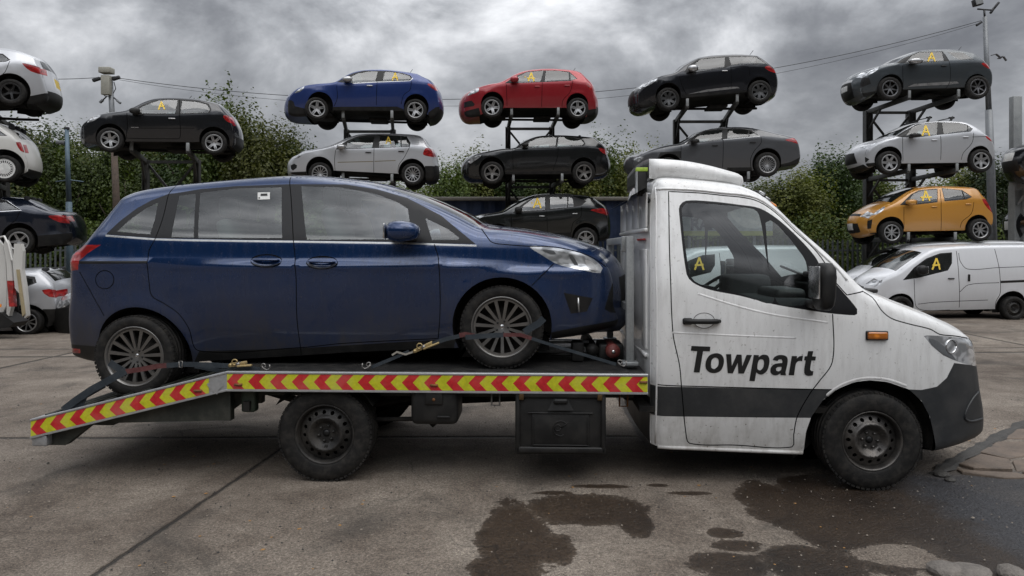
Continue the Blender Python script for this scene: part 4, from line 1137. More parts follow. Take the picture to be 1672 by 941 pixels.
    mb.box((a[0] - .3, -.42, zt + .08), (.1, .12, .16), BLACK, bev=.015)
    mb.build('winch', body)
    # beacon frame behind the deflector
    mb = MB(); a = q0(1047, 300, .6); LIME = solid('lime_edge', (.35, .5, .06), .5)
    for yy_ in (-.62,):
        mb.box((a[0], yy_, a[1] + .0), (.08, .05, .20), BLACK, bev=.01); mb.box((a[0], yy_, a[1] + .105), (.09, .06, .03), LIME, bev=.004); mb.box((a[0] - .04, yy_, a[1] - .0), (.012, .055, .18), SILV)
    mb.box((a[0] + .04, 0, a[1] - .1), (.05, 1.4, .04), SILV, bev=.006); mb.build('beacon_bracket', body)
    mb = MB()   # lower drip lip that slopes away behind the cab roof
    a = q0(1066, 300, .95); b_ = q0(1040, 318, .8)
    mb.add([(a[0], -.93, a[1]), (a[0], .93, a[1]), (a[0] - .16, .85, a[1] - .09), (a[0] - .16, -.85, a[1] - .09)], [[0, 1, 2, 3]], WHT); mb.add([(a[0], -.93, a[1] - .015), (a[0], .93, a[1] - .015), (a[0] - .16, .85, a[1] - .105), (a[0] - .16, -.85, a[1] - .105)], [[0, 1, 2, 3]], WHT)
    mb.build('roof_lip', body)
    # wheels
    FW = s.wc[0]
    for far in (False, True):
        sd = 1 if far else -1
        wheel(body, q0(1426, 721)[0], .352, sd * (s.H - .005), .352, 'hsteel', 16, SPARE, far=far, wd=.235, rr=.60, rot=.4)
        wheel(body, RW[0], .352, sd * (s.H - .05), .352, 'hsteel', 16, SPARED, far=far, wd=.235, rr=.62, rot=1.1)
    mb = MB(); mb.tube([(q0(1426, 721)[0], -.8, .36), (q0(1426, 721)[0], .8, .36)], .06, UNDER, 8); mb.box((q0(1426, 700)[0], 0, .55), (1.1, 1.3, .5), UNDER, bev=.05); mb.build('front_axle', body)
    s.q0 = q0; s.zt = zt; s.Bk = Bk; s.C_ = C_
    return s
SPARE = solid('steel_rim_silver', (.085, .08, .076), .42, .75, var=.35, scale=9, dust=.4)
SPARED = solid('steel_rim_black', (.022, .021, .02), .55, .4, dust=.25)
GLASST = glass('cab_glass', (.80, .87, .86), .012, spk=1.5)
LET_H = 1.0
# ================================================================ the scrapped cars behind
K = 1672 / 280
def Tz(o, k, p): return (o[0] + p[0] / k, o[1] + p[1] / k) + tuple(p[2:3])
def scrap(name, label, o, out, bot, belt, wh, r, Z, col, k=K, arch=None, sur=None, glass_=(), lines=(), head=None, tail=None, black=(), trim=(), mirror=None,
          handles=(), A=None, yaw=0., H=.87, metal=.3, dirt=.3, wheel_=None, roof=None, wrap=(), aerial=None, group='scrapped cars held on the steel racks', face=-1, cat='car',
          seats=True, hmat=None, rough=.3, kk=.42, taper=((.26, .95), (.16, .75)), crown=(.045, .20, .13), steer=0., dark=False, zbase=None, ax=None, step=.1, gls=None, dent=.0016, gw=.014, rr=.07):
    t = lambda P: [Tz(o, k, p) for p in P]
    W_ = t(wh); Rt = r / k * Z / F
    if sum(col) < .06: dirt *= .45; rough = .16
    pm = paint(name + '_paint_' + str(len(MATS)), col, .1, .8, metal, rough, dirt, (.13, .12, .10), .8, speck=.4)
    if ax is None: ax = (W_[0][0] + W_[-1][0]) / 2
    s = Shell(name, label, cat, t(out), t(bot), t(belt), W_, Rt, Z, ax, H=H, yaw=yaw, group=group, face=face, r=rr, k=kk,
              taper=taper, crown=crown, arch=0 if arch else 1.2, archpx=[Tz(o, k, a[:2]) + (a[2] / k,) for a in arch] if arch else None, step=step, zbase=zbase, flare=.012)
    gm = gls or GLASS
    L = []
    for b in black: L.append(('body', BLACK, t(b)))
    if sur:
        for q in (sur if isinstance(sur[0][0], (list, tuple)) else [sur]): L.append(('window_surround', BLACK if not dark else SEAL, t(q)))
    for g in glass_: L.append(('window', gm, t(g)))
    for m, q in trim: L.append(('trim_strip', m, t(q)))
    if head: L.append(('headlight', CLEAR, t(head), 1))
    if tail: L.append(('tail_light', RED, t(tail), 1))
    ln = [t(q) for q in lines]
    Wp = []
    if roof: Wp.append(('roof', paint(name + '_roof', roof[0], .1, .8, 0, .35, .1), Tz(o, k, roof[1]), Tz(o, k, roof[2]), (-1, 1), (-1, 1)))
    for w in wrap: Wp.append((w[0], w[1], Tz(o, k, w[2]), Tz(o, k, w[3]), w[4], w[5]))
    s.dent = dent
    s.build(pm, L, Wp, lines=ln, linew=gw)
    s.paint = pm
    wk = dict(style='spoke', n=5, w=(.36, .24)); wk.update(wheel_ or {})
    if wk['style'] != 'none': s.wheels(steer=steer, wd=.19, rr=wk.pop('rr', .68), **wk)
    if mirror:
        a = s.loc(*Tz(o, k, mirror)[:2]); sc = Z / F / k
        s.mirror(*Tz(o, k, mirror[:2]), mirror[2] * sc * 1.0, mirror[3] * sc, mirror[4] if len(mirror) > 4 else BLACK, .19)
    for h in handles: s.handle(*Tz(o, k, h[:2]), .16, .028, hmat or (pm if not dark else BLACK))
    if A: s.letterA(*Tz(o, k, A[:2]), A[2] / k, *A[3:])
    if aerial:
        p = Tz(o, k, aerial); q = s.loc0(p[0], p[1] + 6, .0); mb = MB(); mb.tube([(q[0] - .06, 0, q[1] - .05), (q[0] + .08, 0, q[1] + .14)], .007, BLACK, 5); mb.build('aerial', s.root)
    if seats and glass_:
        g = [s.loc(*Tz(o, k, p)) for q in glass_ for p in q]; zt = max(p[1] for p in g); zb = min(p[1] for p in g); x0 = min(p[0] for p in g); x1 = max(p[0] for p in g)
        zf = max(zb - .52, .3)
        a = x0 + (x1 - x0) * (.30 if face < 0 else .70); b = x0 + (x1 - x0) * (.72 if face < 0 else .28)
        s.interior([a, b], zf, zt, SEATM, wheelx=a + face * .48)
    return s
def hw(n, w=(.3, .2), mat=None, pair=False, style='spoke', rr=.68): return dict(style=style, n=n, w=w, mat=mat or ALU, pair=pair, rr=rr)
CARS = {}
def all_cars():
    SG = solid('silver_trim', (.45, .45, .45), .3, .8)
    FB = [('body', BLACK)]
    C = CARS
    C['clio'] = scrap('black_hatchback', 'black three door hatchback with yellow A on front window, alone on the left rack', (130, 135),
        [(190, 615, 1), (100, 600), (42, 575), (36, 500), (38, 430), (60, 390), (100, 348), (160, 320), (250, 298), (340, 287), (450, 270), (520, 240), (620, 190), (720, 158), (850, 147), (1000, 150), (1180, 165), (1290, 190), (1345, 205, 1), (1385, 245), (1430, 300), (1462, 335), (1490, 400), (1510, 460), (1520, 530), (1515, 600), (1490, 630, 1)],
        [(1440, 610), (1190, 580), (440, 575), (190, 610)], [(40, 400), (160, 340), (340, 305), (460, 300), (560, 310), (940, 306), (1200, 300), (1380, 290), (1520, 330)],
        [(303, 560), (1315, 592)], 118, 17.2, (.012, .013, .016), yaw=15, arch=[(300, 540, 140), (1315, 570, 140)],
        sur=[(480, 290), (600, 222), (720, 175), (850, 158), (1000, 162), (1160, 177), (1260, 207), (1285, 260), (1270, 298), (960, 312), (570, 315)],
        glass_=[[(585, 302), (600, 240), (660, 215), (760, 180), (850, 169), (958, 172), (930, 305)], [(1000, 180), (1140, 190), (1240, 215), (1268, 262), (1256, 290), (985, 300)]],
        lines=[[(460, 300), (466, 420), (450, 560)], [(975, 165), (975, 330), (978, 540), (930, 548), (560, 545), (450, 540)], [(500, 445), (1120, 445)]],
        head=[(70, 388), (100, 348), (160, 322), (210, 318), (190, 340), (125, 378)], tail=[(1400, 322), (1470, 328), (1530, 395), (1530, 410), (1425, 372)],
        trim=[(SG, [(500, 434), (575, 434), (575, 446), (500, 446)])], mirror=(545, 280, 100, 62), handles=[(900, 352)], hmat=SG, A=(800, 225, 78), aerial=(1060, 145), wheel_=hw(6, (.30, .26), pair=True),
        wrap=[('rear_window', GLASSD, (1360, 215), (1455, 325), (-.86, .86), (-.9, .9)), ('tail_light', RED, (1470, 340), (1495, 410), (.72, 1), (.8, 1)), ('body', BLACK, (1520, 540), (1490, 630), (-1, 1), (-1, 1)), ('windscreen', GLASSD, (460, 268), (700, 162), (-.92, .92), (-.9, .9))])
    C['alfa'] = scrap('blue_hatchback', 'metallic blue five door hatchback with silver mirror, on top of a silver one', (460, 90),
        [(240, 600, 1), (120, 600), (66, 575), (60, 540), (60, 480), (70, 410), (100, 370), (140, 335), (220, 300), (350, 280), (520, 262), (600, 215), (680, 175), (770, 150), (900, 140), (1050, 145), (1200, 163), (1320, 183, 1), (1380, 215), (1450, 250), (1490, 300), (1515, 350), (1530, 420), (1540, 500), (1530, 560), (1490, 610), (1440, 625, 1)],
        [(1430, 580), (1180, 545), (500, 540), (240, 590)], [(60, 400), (140, 345), (220, 315), (520, 272), (700, 280), (920, 268), (1260, 252), (1420, 275), (1540, 325)],
        [(348, 525), (1303, 543)], 111, 19.3, (.012, .035, .16), yaw=6, arch=[(373, 487, 128), (1312, 505, 125)],
        sur=[(540, 266), (620, 212), (700, 177), (800, 152), (950, 154), (1060, 157), (1180, 177), (1255, 200), (1272, 225), (1250, 250), (920, 262), (690, 275)],
        glass_=[[(650, 264), (690, 205), (740, 182), (850, 162), (938, 160), (912, 258), (700, 272)], [(1005, 165), (1060, 165), (1170, 182), (1243, 206), (1260, 225), (1240, 243), (985, 252)]],
        lines=[[(535, 300), (542, 420), (510, 500)], [(930, 262), (922, 490)], [(1265, 255), (1250, 340), (1190, 390), (1165, 480)]],
        black=[[(500, 505), (1125, 503), (1190, 530), (1190, 570), (490, 570)], [(50, 440), (90, 440), (115, 455), (130, 500), (225, 522), (250, 630), (40, 630)], [(1430, 560), (1500, 510), (1580, 490), (1580, 660), (1420, 660)]],
        head=[(125, 372), (165, 335), (222, 304), (215, 325), (175, 360)], tail=[(1418, 280), (1480, 290), (1540, 350), (1500, 345), (1450, 315)], trim=[(SG, buf([(690, 277), (920, 264), (1250, 252), (1278, 226)], 7))],
        mirror=(640, 240, 90, 55, SG), handles=[(857, 300)], hmat=SG, A=(1105, 212, 75), aerial=(1250, 150), wheel_=hw(5, (.34, .3), pair=True), steer=16,
        wrap=[('rear_window', GLASSD, (1350, 195), (1440, 245), (-.8, .8), (-.85, .85)), ('tail_light', RED, (1470, 290), (1512, 350), (.7, 1), (.8, 1)), ('body', BLACK, (1540, 520), (1440, 625), (-1, 1), (-1, 1)), ('windscreen', GLASSD, (530, 258), (740, 158), (-.92, .92), (-.9, .9))])
    C['golf'] = scrap('silver_hatchback', 'silver five door hatchback with black rear bumper and dented sills below the blue one', (460, 190),
        [(235, 575, 1), (120, 572), (82, 550), (84, 500), (86, 460), (110, 410), (160, 375), (210, 345), (300, 322), (420, 300), (510, 272), (620, 220), (720, 185), (800, 172), (950, 167), (1150, 172), (1300, 182), (1350, 195, 1), (1385, 225), (1420, 285), (1455, 320), (1480, 370), (1485, 440), (1495, 500), (1500, 580), (1480, 620), (1410, 630, 1)],
        [(1400, 600), (1130, 560), (505, 530), (235, 565)], [(85, 420), (210, 355), (500, 290), (620, 318), (900, 312), (1250, 300), (1390, 310), (1500, 330)],
        [(375, 560), (1277, 568)], 110, 19.8, (.55, .56, .58), yaw=6, arch=[(370, 528, 135), (1272, 548, 135)], dent=.005, metal=.35, dirt=.25,
        sur=[(525, 325), (560, 285), (640, 237), (740, 197), (850, 184), (950, 180), (1100, 187), (1220, 197), (1255, 260), (1250, 298), (900, 312), (600, 322)],
        glass_=[[(620, 318), (640, 265), (690, 230), (760, 207), (905, 200), (880, 308)], [(960, 190), (1155, 192), (1160, 300), (950, 305)], [(1168, 194), (1218, 202), (1245, 265), (1243, 290), (1170, 298)]],
        lines=[[(525, 330), (515, 430), (520, 530)], [(900, 312), (897, 555)], [(1247, 300), (1195, 400), (1140, 480), (1135, 555)]],
        black=[[(1395, 485), (1560, 485), (1560, 650), (1395, 650)], [(70, 548), (240, 538), (240, 590), (70, 590)], [(85, 480), (120, 462), (150, 480), (145, 505), (110, 530), (88, 512)]],
        head=[(118, 415), (160, 378), (205, 350), (190, 385), (160, 410)], tail=[(1405, 310), (1450, 315), (1500, 360), (1510, 397), (1380, 375)],
        trim=[(solid('bare_trim', (.2, .17, .10), .6), buf([(545, 450), (893, 441)], 8)), (solid('bare_trim', (.2, .17, .10), .6), buf([(905, 440), (1110, 432)], 8))],
        mirror=(580, 300, 80, 48, SG), handles=[(845, 353), (1165, 343)], hmat=BLACK, A=(1040, 235, 70), wheel_=hw(13, (.10, .10)),
        wrap=[('rear_window', GLASSD, (1360, 205), (1435, 305), (-.86, .86), (-.9, .9)), ('tail_light', RED, (1458, 325), (1482, 385), (.7, 1), (.72, 1)), ('body', BLACK, (1488, 485), (1410, 630), (-1, 1), (-1, 1)), ('windscreen', GLASSD, (515, 268), (720, 188), (-.92, .92), (-.9, .9))])
    C['polo'] = scrap('red_hatchback', 'bright red five door hatchback with yellow A, topmost of its rack', (740, 90),
        [(255, 600, 1), (150, 608), (112, 585), (105, 500), (112, 430), (140, 380), (180, 345), (250, 315), (350, 285), (450, 268), (520, 235), (600, 190), (690, 157), (800, 140), (950, 133), (1100, 142), (1200, 156), (1250, 175, 1), (1290, 215), (1345, 270), (1365, 310), (1370, 350), (1390, 420), (1395, 480), (1390, 560), (1340, 600), (1290, 605, 1)],
        [(1280, 560), (1090, 515), (505, 515), (260, 585)], [(110, 400), (180, 360), (450, 285), (520, 278), (860, 268), (1160, 255), (1290, 275), (1390, 335)],
        [(378, 512), (1212, 527)], 106, 20.3, (.30, .010, .018), yaw=1, arch=[(383, 472, 115), (1210, 483, 112)],
        sur=[(500, 277), (560, 235), (640, 192), (720, 162), (850, 150), (1000, 150), (1130, 162), (1210, 230), (1150, 252), (870, 265), (600, 275)],
        glass_=[[(610, 270), (640, 205), (720, 168), (880, 154), (850, 262), (670, 272)], [(905, 154), (1010, 154), (1125, 170), (1130, 250), (890, 262)], [(1140, 182), (1205, 228), (1145, 250)]],
        lines=[[(518, 285), (522, 400), (525, 500)], [(868, 268), (862, 505)], [(1165, 255), (1140, 360), (1070, 440), (1060, 505)]],
        black=[[(100, 460), (180, 445), (210, 480), (200, 500), (130, 510), (95, 512)], [(95, 560), (130, 545), (250, 515), (275, 610), (95, 625)], [(1315, 535), (1420, 520), (1400, 580), (1300, 610)]],
        head=[(138, 398), (180, 345), (250, 320), (245, 355), (190, 380)], tail=[(1290, 275), (1340, 283), (1385, 340), (1335, 340)],
        mirror=(595, 240, 82, 60, 'p'), handles=[(820, 308), (1110, 298)], A=(760, 215, 85, .7, -1.1), aerial=(1165, 137), wheel_=hw(5, (.36, .3), pair=True),
        wrap=[('rear_window', GLASSD, (1260, 185), (1335, 262), (-.84, .84), (-.88, .88)), ('tail_light', RED, (1352, 285), (1370, 345), (.7, 1), (.75, 1)), ('body', BLACK, (1395, 500), (1290, 605), (-1, 1), (-1, 1)), ('windscreen', GLASSD, (455, 264), (680, 162), (-.92, .92), (-.9, .9)), ('number_plate', PLATEW, (106, 520), (108, 480), (-.35, .35), (-.35, .35))])
    C['bmw'] = scrap('black_hatchback', 'black three door hatchback with smoked rims directly under the red one', (740, 190),
        [(285, 620, 1), (170, 605), (132, 565), (126, 500), (140, 440), (170, 400), (220, 370), (350, 340), (480, 318), (600, 308), (680, 255), (760, 215), (850, 192), (1000, 184), (1200, 192), (1380, 210, 1), (1430, 250), (1478, 300), (1490, 370), (1510, 420), (1520, 480), (1510, 540), (1460, 580), (1370, 595, 1)],
        [(1360, 590), (1145, 565), (500, 565), (285, 610)], [(125, 430), (200, 385), (600, 325), (900, 310), (1300, 297), (1510, 320)],
        [(380, 553), (1272, 553)], 112, 20.6, (.010, .011, .012), yaw=1, arch=[(375, 525, 130), (1270, 525, 125)],
        sur=[(620, 310), (720, 240), (820, 202), (1000, 194), (1180, 202), (1270, 230), (1290, 270), (1270, 292), (1000, 300), (720, 310)],
        glass_=[[(720, 305), (745, 250), (830, 212), (1010, 202), (995, 300)], [(1030, 202), (1170, 209), (1250, 232), (1275, 265), (1255, 288), (1015, 297)]],
        lines=[[(580, 325), (582, 420), (585, 520)], [(1022, 300), (1020, 380), (990, 480), (975, 525)], [(1310, 300), (720, 320), (600, 326)]],
        black=[[(500, 540), (1150, 535), (1150, 580), (500, 580)]],
        head=[(148, 445), (175, 405), (220, 385), (275, 380), (260, 400), (215, 430), (165, 462)], tail=[(1415, 312), (1470, 318), (1520, 378), (1460, 360)],
        mirror=(700, 282, 64, 36), wheel_=hw(5, (.3, .28), pair=True, mat=solid('rim_smoked', (.2, .19, .18), .4, .8)),
        wrap=[('rear_window', GLASSD, (1395, 222), (1470, 290), (-.84, .84), (-.88, .88)), ('tail_light', RED, (1480, 310), (1490, 375), (.7, 1), (.75, 1)), ('windscreen', GLASSD, (610, 302), (800, 205), (-.92, .92), (-.9, .9))])
    C['ix35'] = scrap('black_crossover', 'black crossover with yellow A and silver roof rails, in front of the dark blue wall', (740, 290),
        [(300, 640, 1), (200, 630), (150, 590), (140, 500), (150, 440), (180, 405), (260, 368), (400, 347), (480, 332), (560, 285), (680, 215), (780, 178), (900, 163), (1100, 160), (1300, 180), (1370, 200, 1), (1420, 240), (1480, 290), (1500, 350), (1515, 400), (1520, 500), (1515, 580), (1480, 605), (1425, 612, 1)],
        [(1420, 612), (1160, 605), (560, 600), (300, 635)], [(145, 440), (260, 385), (480, 350), (570, 350), (900, 325), (1250, 287), (1350, 290), (1520, 325)],
        [(430, 610), (1288, 605)], 118, 20.9, (.010, .012, .012), yaw=1, arch=[(430, 585, 135), (1292, 578, 135)],
        sur=[(580, 348), (620, 300), (720, 227), (800, 190), (900, 180), (1160, 180), (1300, 230), (1250, 275), (1100, 300), (920, 320), (700, 345)],
        glass_=[[(660, 330), (690, 270), (780, 207), (895, 192), (895, 315)], [(945, 192), (1110, 192), (1112, 295), (945, 305)], [(1125, 192), (1165, 202), (1175, 285), (1120, 292)]],
        lines=[[(565, 352), (570, 450), (575, 550)], [(912, 325), (917, 560)], [(1250, 288), (1245, 380), (1170, 440), (1150, 540)]],
        black=[[(560, 560), (1150, 535), (1160, 615), (560, 610)], [(1430, 570), (1560, 560), (1560, 640), (1420, 640)]],
        head=[(182, 405), (260, 370), (310, 365), (250, 408), (215, 420)], tail=[(1340, 318), (1400, 305), (1480, 303), (1530, 330), (1530, 372), (1440, 350)],
        mirror=(635, 315, 72, 60), handles=[(865, 377), (1187, 353)], hmat=SG, A=(820, 250, 98, .45, -.8), wheel_=hw(6, (.30, .26), pair=True), trim=[(SG, buf([(790, 184), (900, 172), (1100, 169), (1310, 184)], 7))],
        wrap=[('rear_window', GLASSD, (1378, 205), (1470, 285), (-.84, .84), (-.88, .88)), ('tail_light', RED, (1485, 305), (1505, 370), (.6, 1), (.65, 1)), ('windscreen', GLASSD, (490, 328), (760, 188), (-.92, .92), (-.9, .9))])
    C['ds3b'] = scrap('black_compact_car', 'black compact car with pale roof and chrome sill blade, topmost above the cab', (1020, 70),
        [(300, 605, 1), (190, 640), (125, 620), (120, 560), (125, 490), (170, 430), (235, 375), (330, 328), (480, 292), (580, 218), (680, 163), (760, 138), (900, 121), (1100, 114), (1290, 126, 1), (1340, 155), (1400, 200), (1450, 240), (1478, 300), (1492, 370), (1487, 440), (1470, 490), (1420, 525, 1)],
        [(1410, 505), (1190, 482), (550, 540), (300, 595)], [(120, 470), (235, 390), (330, 345), (570, 300), (690, 287), (1000, 247), (1150, 217), (1390, 215), (1490, 265)],
        [(425, 550), (1310, 482)], 112, 18.9, (.009, .010, .014), yaw=-3, arch=[(425, 515, 125), (1310, 455, 122)], roof=((.33, .34, .35), (755, 139), (1290, 126)),
        sur=[(580, 290), (620, 222), (720, 156), (980, 134), (1285, 134), (1385, 210), (1120, 215), (1040, 220), (980, 246), (700, 290)],
        glass_=[[(690, 285), (680, 215), (740, 160), (975, 142), (972, 240)], [(1015, 140), (1280, 140), (1372, 206), (1130, 211), (1040, 214)]],
        lines=[[(535, 330), (560, 420), (600, 505)], [(1035, 232), (1038, 440)], [(1030, 245), (1200, 235), (1220, 320)]],
        trim=[(SG, [(620, 500), (800, 457), (1030, 430), (1100, 430), (1120, 442), (1030, 452), (800, 478)])],
        black=[[(90, 605), (240, 560), (300, 590), (300, 680), (90, 680)], [(550, 505), (1190, 462), (1190, 500), (550, 555)], [(1420, 500), (1520, 440), (1520, 560), (1400, 560)]],
        head=[(165, 428), (235, 378), (325, 342), (280, 390), (200, 428)], tail=[(1365, 240), (1410, 225), (1475, 292), (1410, 275)],
        mirror=(660, 252, 92, 62, SG), handles=[(975, 275)], hmat=SG, aerial=(1225, 88), wheel_=hw(7, (.34, .36), mat=solid('rim_black_chrome', (.10, .10, .10), .3, .8)), kk=.36, steer=6,
        wrap=[('grille', BLACK, (120, 590), (140, 460), (-.7, .7), (-.65, .65)), ('headlight', CLEAR, (150, 450), (200, 400), (.72, 1), (.7, 1)), ('windscreen', GLASSD, (485, 289), (740, 143), (-.92, .92), (-.9, .9)), ('rear_window', GLASSD, (1300, 130), (1395, 196), (-.8, .8), (-.85, .85))])
    C['cla'] = scrap('grey_saloon', 'dark grey four door saloon with crumpled front wing, directly over the cab roof', (1040, 180),
        [(120, 610, 1), (30, 600), (-30, 570), (-50, 520), (-40, 470), (10, 440), (70, 415), (150, 382), (300, 342), (420, 327), (500, 287), (600, 222), (700, 187), (850, 167), (1050, 167), (1200, 187), (1350, 225), (1530, 265, 1), (1570, 320), (1588, 400), (1592, 460), (1570, 520), (1480, 545), (1405, 555, 1)],
        [(1395, 545), (1120, 590), (500, 605), (120, 605)], [(-40, 480), (150, 400), (430, 352), (600, 322), (840, 287), (1190, 264), (1450, 282), (1590, 310)],
        [(300, 580), (1265, 532)], 120, 19.3, (.085, .088, .095), yaw=-2, arch=[(310, 560, 135), (1265, 512, 142)], dent=.007, metal=.3,
        sur=[(470, 335), (560, 252), (680, 198), (840, 183), (1000, 178), (1120, 197), (1200, 255), (1000, 275), (840, 290), (600, 320)],
        glass_=[[(530, 315), (580, 267), (680, 208), (832, 191), (825, 290), (600, 315)], [(885, 188), (1080, 192), (1090, 265), (880, 280)], [(1098, 202), (1188, 252), (1098, 262)]],
        lines=[[(430, 350), (430, 480)], [(840, 290), (835, 560)], [(1210, 262), (1210, 320), (1150, 390), (1110, 470), (1110, 560)]],
        black=[[(880, 560), (1120, 558), (1120, 610), (880, 610)], [(1400, 530), (1500, 505), (1610, 450), (1610, 570), (1400, 575)], [(230, 410), (430, 400), (430, 470), (200, 470)]],
        trim=[(SG, buf([(470, 332), (560, 250), (680, 196), (840, 181), (1000, 176), (1120, 195), (1200, 255), (840, 289)], 5))],
        head=[(-40, 478), (30, 455), (75, 460), (10, 505)], tail=[(1445, 290), (1540, 275), (1590, 330), (1490, 305)],
        mirror=(560, 305, 80, 42), handles=[(760, 345), (1130, 315)], hmat=BLACK, wheel_=hw(20, (.06, .07)), kk=.5,
        wrap=[('windscreen', GLASSD, (430, 320), (660, 198), (-.92, .92), (-.9, .9)), ('rear_window', GLASSD, (1230, 193), (1440, 243), (-.8, .8), (-.82, .82))])
    C['ds3g'] = scrap('grey_compact_car', 'slate grey compact three door car with yellow A, topmost at far right', (1355, 60),
        [(450, 548, 1), (350, 590), (310, 560), (300, 480), (310, 420), (345, 370), (400, 330), (480, 292), (560, 272), (640, 256), (700, 212), (800, 162), (870, 140), (1000, 128), (1200, 128), (1390, 156, 1), (1450, 192), (1500, 240), (1545, 292), (1578, 360), (1582, 430), (1570, 490), (1540, 518, 1)],
        [(1530, 505), (1300, 500), (700, 520), (450, 540)], [(305, 430), (400, 350), (480, 308), (640, 264), (900, 258), (1160, 247), (1420, 235), (1500, 250), (1585, 335)],
        [(577, 510), (1428, 498)], 114, 20.0, (.055, .065, .073), yaw=0, arch=[(590, 492, 124), (1425, 485, 120)], metal=.45,
        sur=[(650, 258), (720, 208), (870, 149), (1100, 143), (1160, 240), (820, 262)],
        glass_=[[(730, 263), (800, 187), (870, 156), (1090, 149), (1110, 243), (880, 256)], [(1150, 152), (1300, 157), (1410, 228), (1270, 228), (1215, 200)]],
        lines=[[(710, 285), (712, 400), (715, 500)], [(1120, 170), (1165, 250), (1170, 440), (1130, 505)]],
        trim=[(SG, [(760, 490), (820, 462), (1150, 440), (1240, 438), (1260, 455), (1150, 470), (900, 480)])],
        black=[[(280, 395), (380, 398), (402, 460), (300, 500), (270, 500)], [(690, 515), (1310, 492), (1310, 520), (690, 540)], [(280, 560), (450, 530), (450, 600), (280, 620)]],
        head=[(305, 400), (345, 350), (400, 318), (482, 295), (440, 345), (380, 372)], tail=[(1478, 262), (1520, 258), (1575, 315), (1520, 300)],
        mirror=(825, 242, 120, 52, SG), handles=[(1110, 285)], hmat=BLACK, A=(990, 200, 85), aerial=(1255, 108), wheel_=hw(7, (.18, .12), pair=True, mat=solid('rim_graphite', (.16, .16, .165), .35, .8)), kk=.36,
        crown=(.045, .26, .12),
        wrap=[('grille', BLACK, (310, 560), (306, 430), (-.62, .62), (-.55, .55)), ('number_plate', PLATEW, (303, 500), (306, 455), (-.36, .36), (-.36, .36)), ('headlight', CLEAR, (318, 405), (360, 358), (.66, 1), (.7, 1)), ('windscreen', GLASSD, (645, 250), (860, 143), (-.93, .93), (-.9, .9)), ('chrome_strip', SG, (306, 432), (307, 422), (-.6, .6), (-.6, .6))])
    C['208'] = scrap('silver_hatchback', 'silver five door hatchback with black roof bars and yellow A', (1355, 170),
        [(445, 598, 1), (380, 615), (350, 580), (345, 520), (355, 460), (400, 408), (470, 367), (540, 342), (640, 318), (740, 252), (850, 193), (950, 170), (1100, 163), (1250, 168), (1330, 182), (1420, 227), (1500, 286), (1555, 330), (1592, 390), (1603, 450), (1603, 520), (1590, 550), (1560, 560, 1)],
        [(1550, 560), (1330, 572), (690, 580), (450, 592)], [(350, 440), (470, 378), (650, 322), (1050, 317), (1350, 277), (1500, 302), (1600, 350)],
        [(565, 575), (1457, 557)], 114, 19.6, (.52, .53, .55), yaw=0, arch=[(572, 538, 124), (1455, 528, 120)], metal=.35, dirt=.2,
        sur=[(650, 318), (740, 257), (850, 199), (960, 182), (1060, 176), (1250, 182), (1340, 203), (1395, 242), (1370, 270), (1080, 300), (860, 325), (700, 325)],
        glass_=[[(740, 310), (810, 224), (900, 193), (1050, 182), (1040, 305), (870, 318)], [(1095, 182), (1250, 185), (1340, 211), (1335, 272), (1110, 298)], [(1350, 214), (1388, 242), (1370, 266), (1345, 272)]],
        lines=[[(708, 322), (710, 440), (712, 560)], [(1078, 310), (1080, 545)], [(1402, 280), (1385, 380), (1300, 480), (1280, 545)], [(1390, 322), (1520, 318)]],
        black=[[(265, 562), (295, 522), (350, 510), (385, 540), (360, 568)], [(260, 590), (450, 570), (450, 620), (260, 640)]],
        head=[(330, 432), (345, 405), (400, 385), (480, 362), (420, 405)], tail=[(1515, 312), (1560, 318), (1600, 372), (1540, 345)],
        mirror=(820, 308, 95, 42), handles=[(1018, 352), (1325, 322)], A=(935, 260, 100, .4), wheel_=hw(6, (.34, .28)), crown=(.045, .26, .12),
        wrap=[('grille', BLACK, (345, 570), (350, 470), (-.66, .66), (-.5, .5)), ('number_plate', BLACK, (346, 530), (347, 500), (-.3, .3), (-.3, .3)), ('headlight', CLEAR, (362, 448), (385, 420), (.6, 1), (.66, 1)), ('windscreen', GLASSD, (650, 312), (900, 178), (-.93, .93), (-.9, .9)), ('body', BLACK, (445, 598), (352, 590), (-.9, .9), (-.9, .9))])
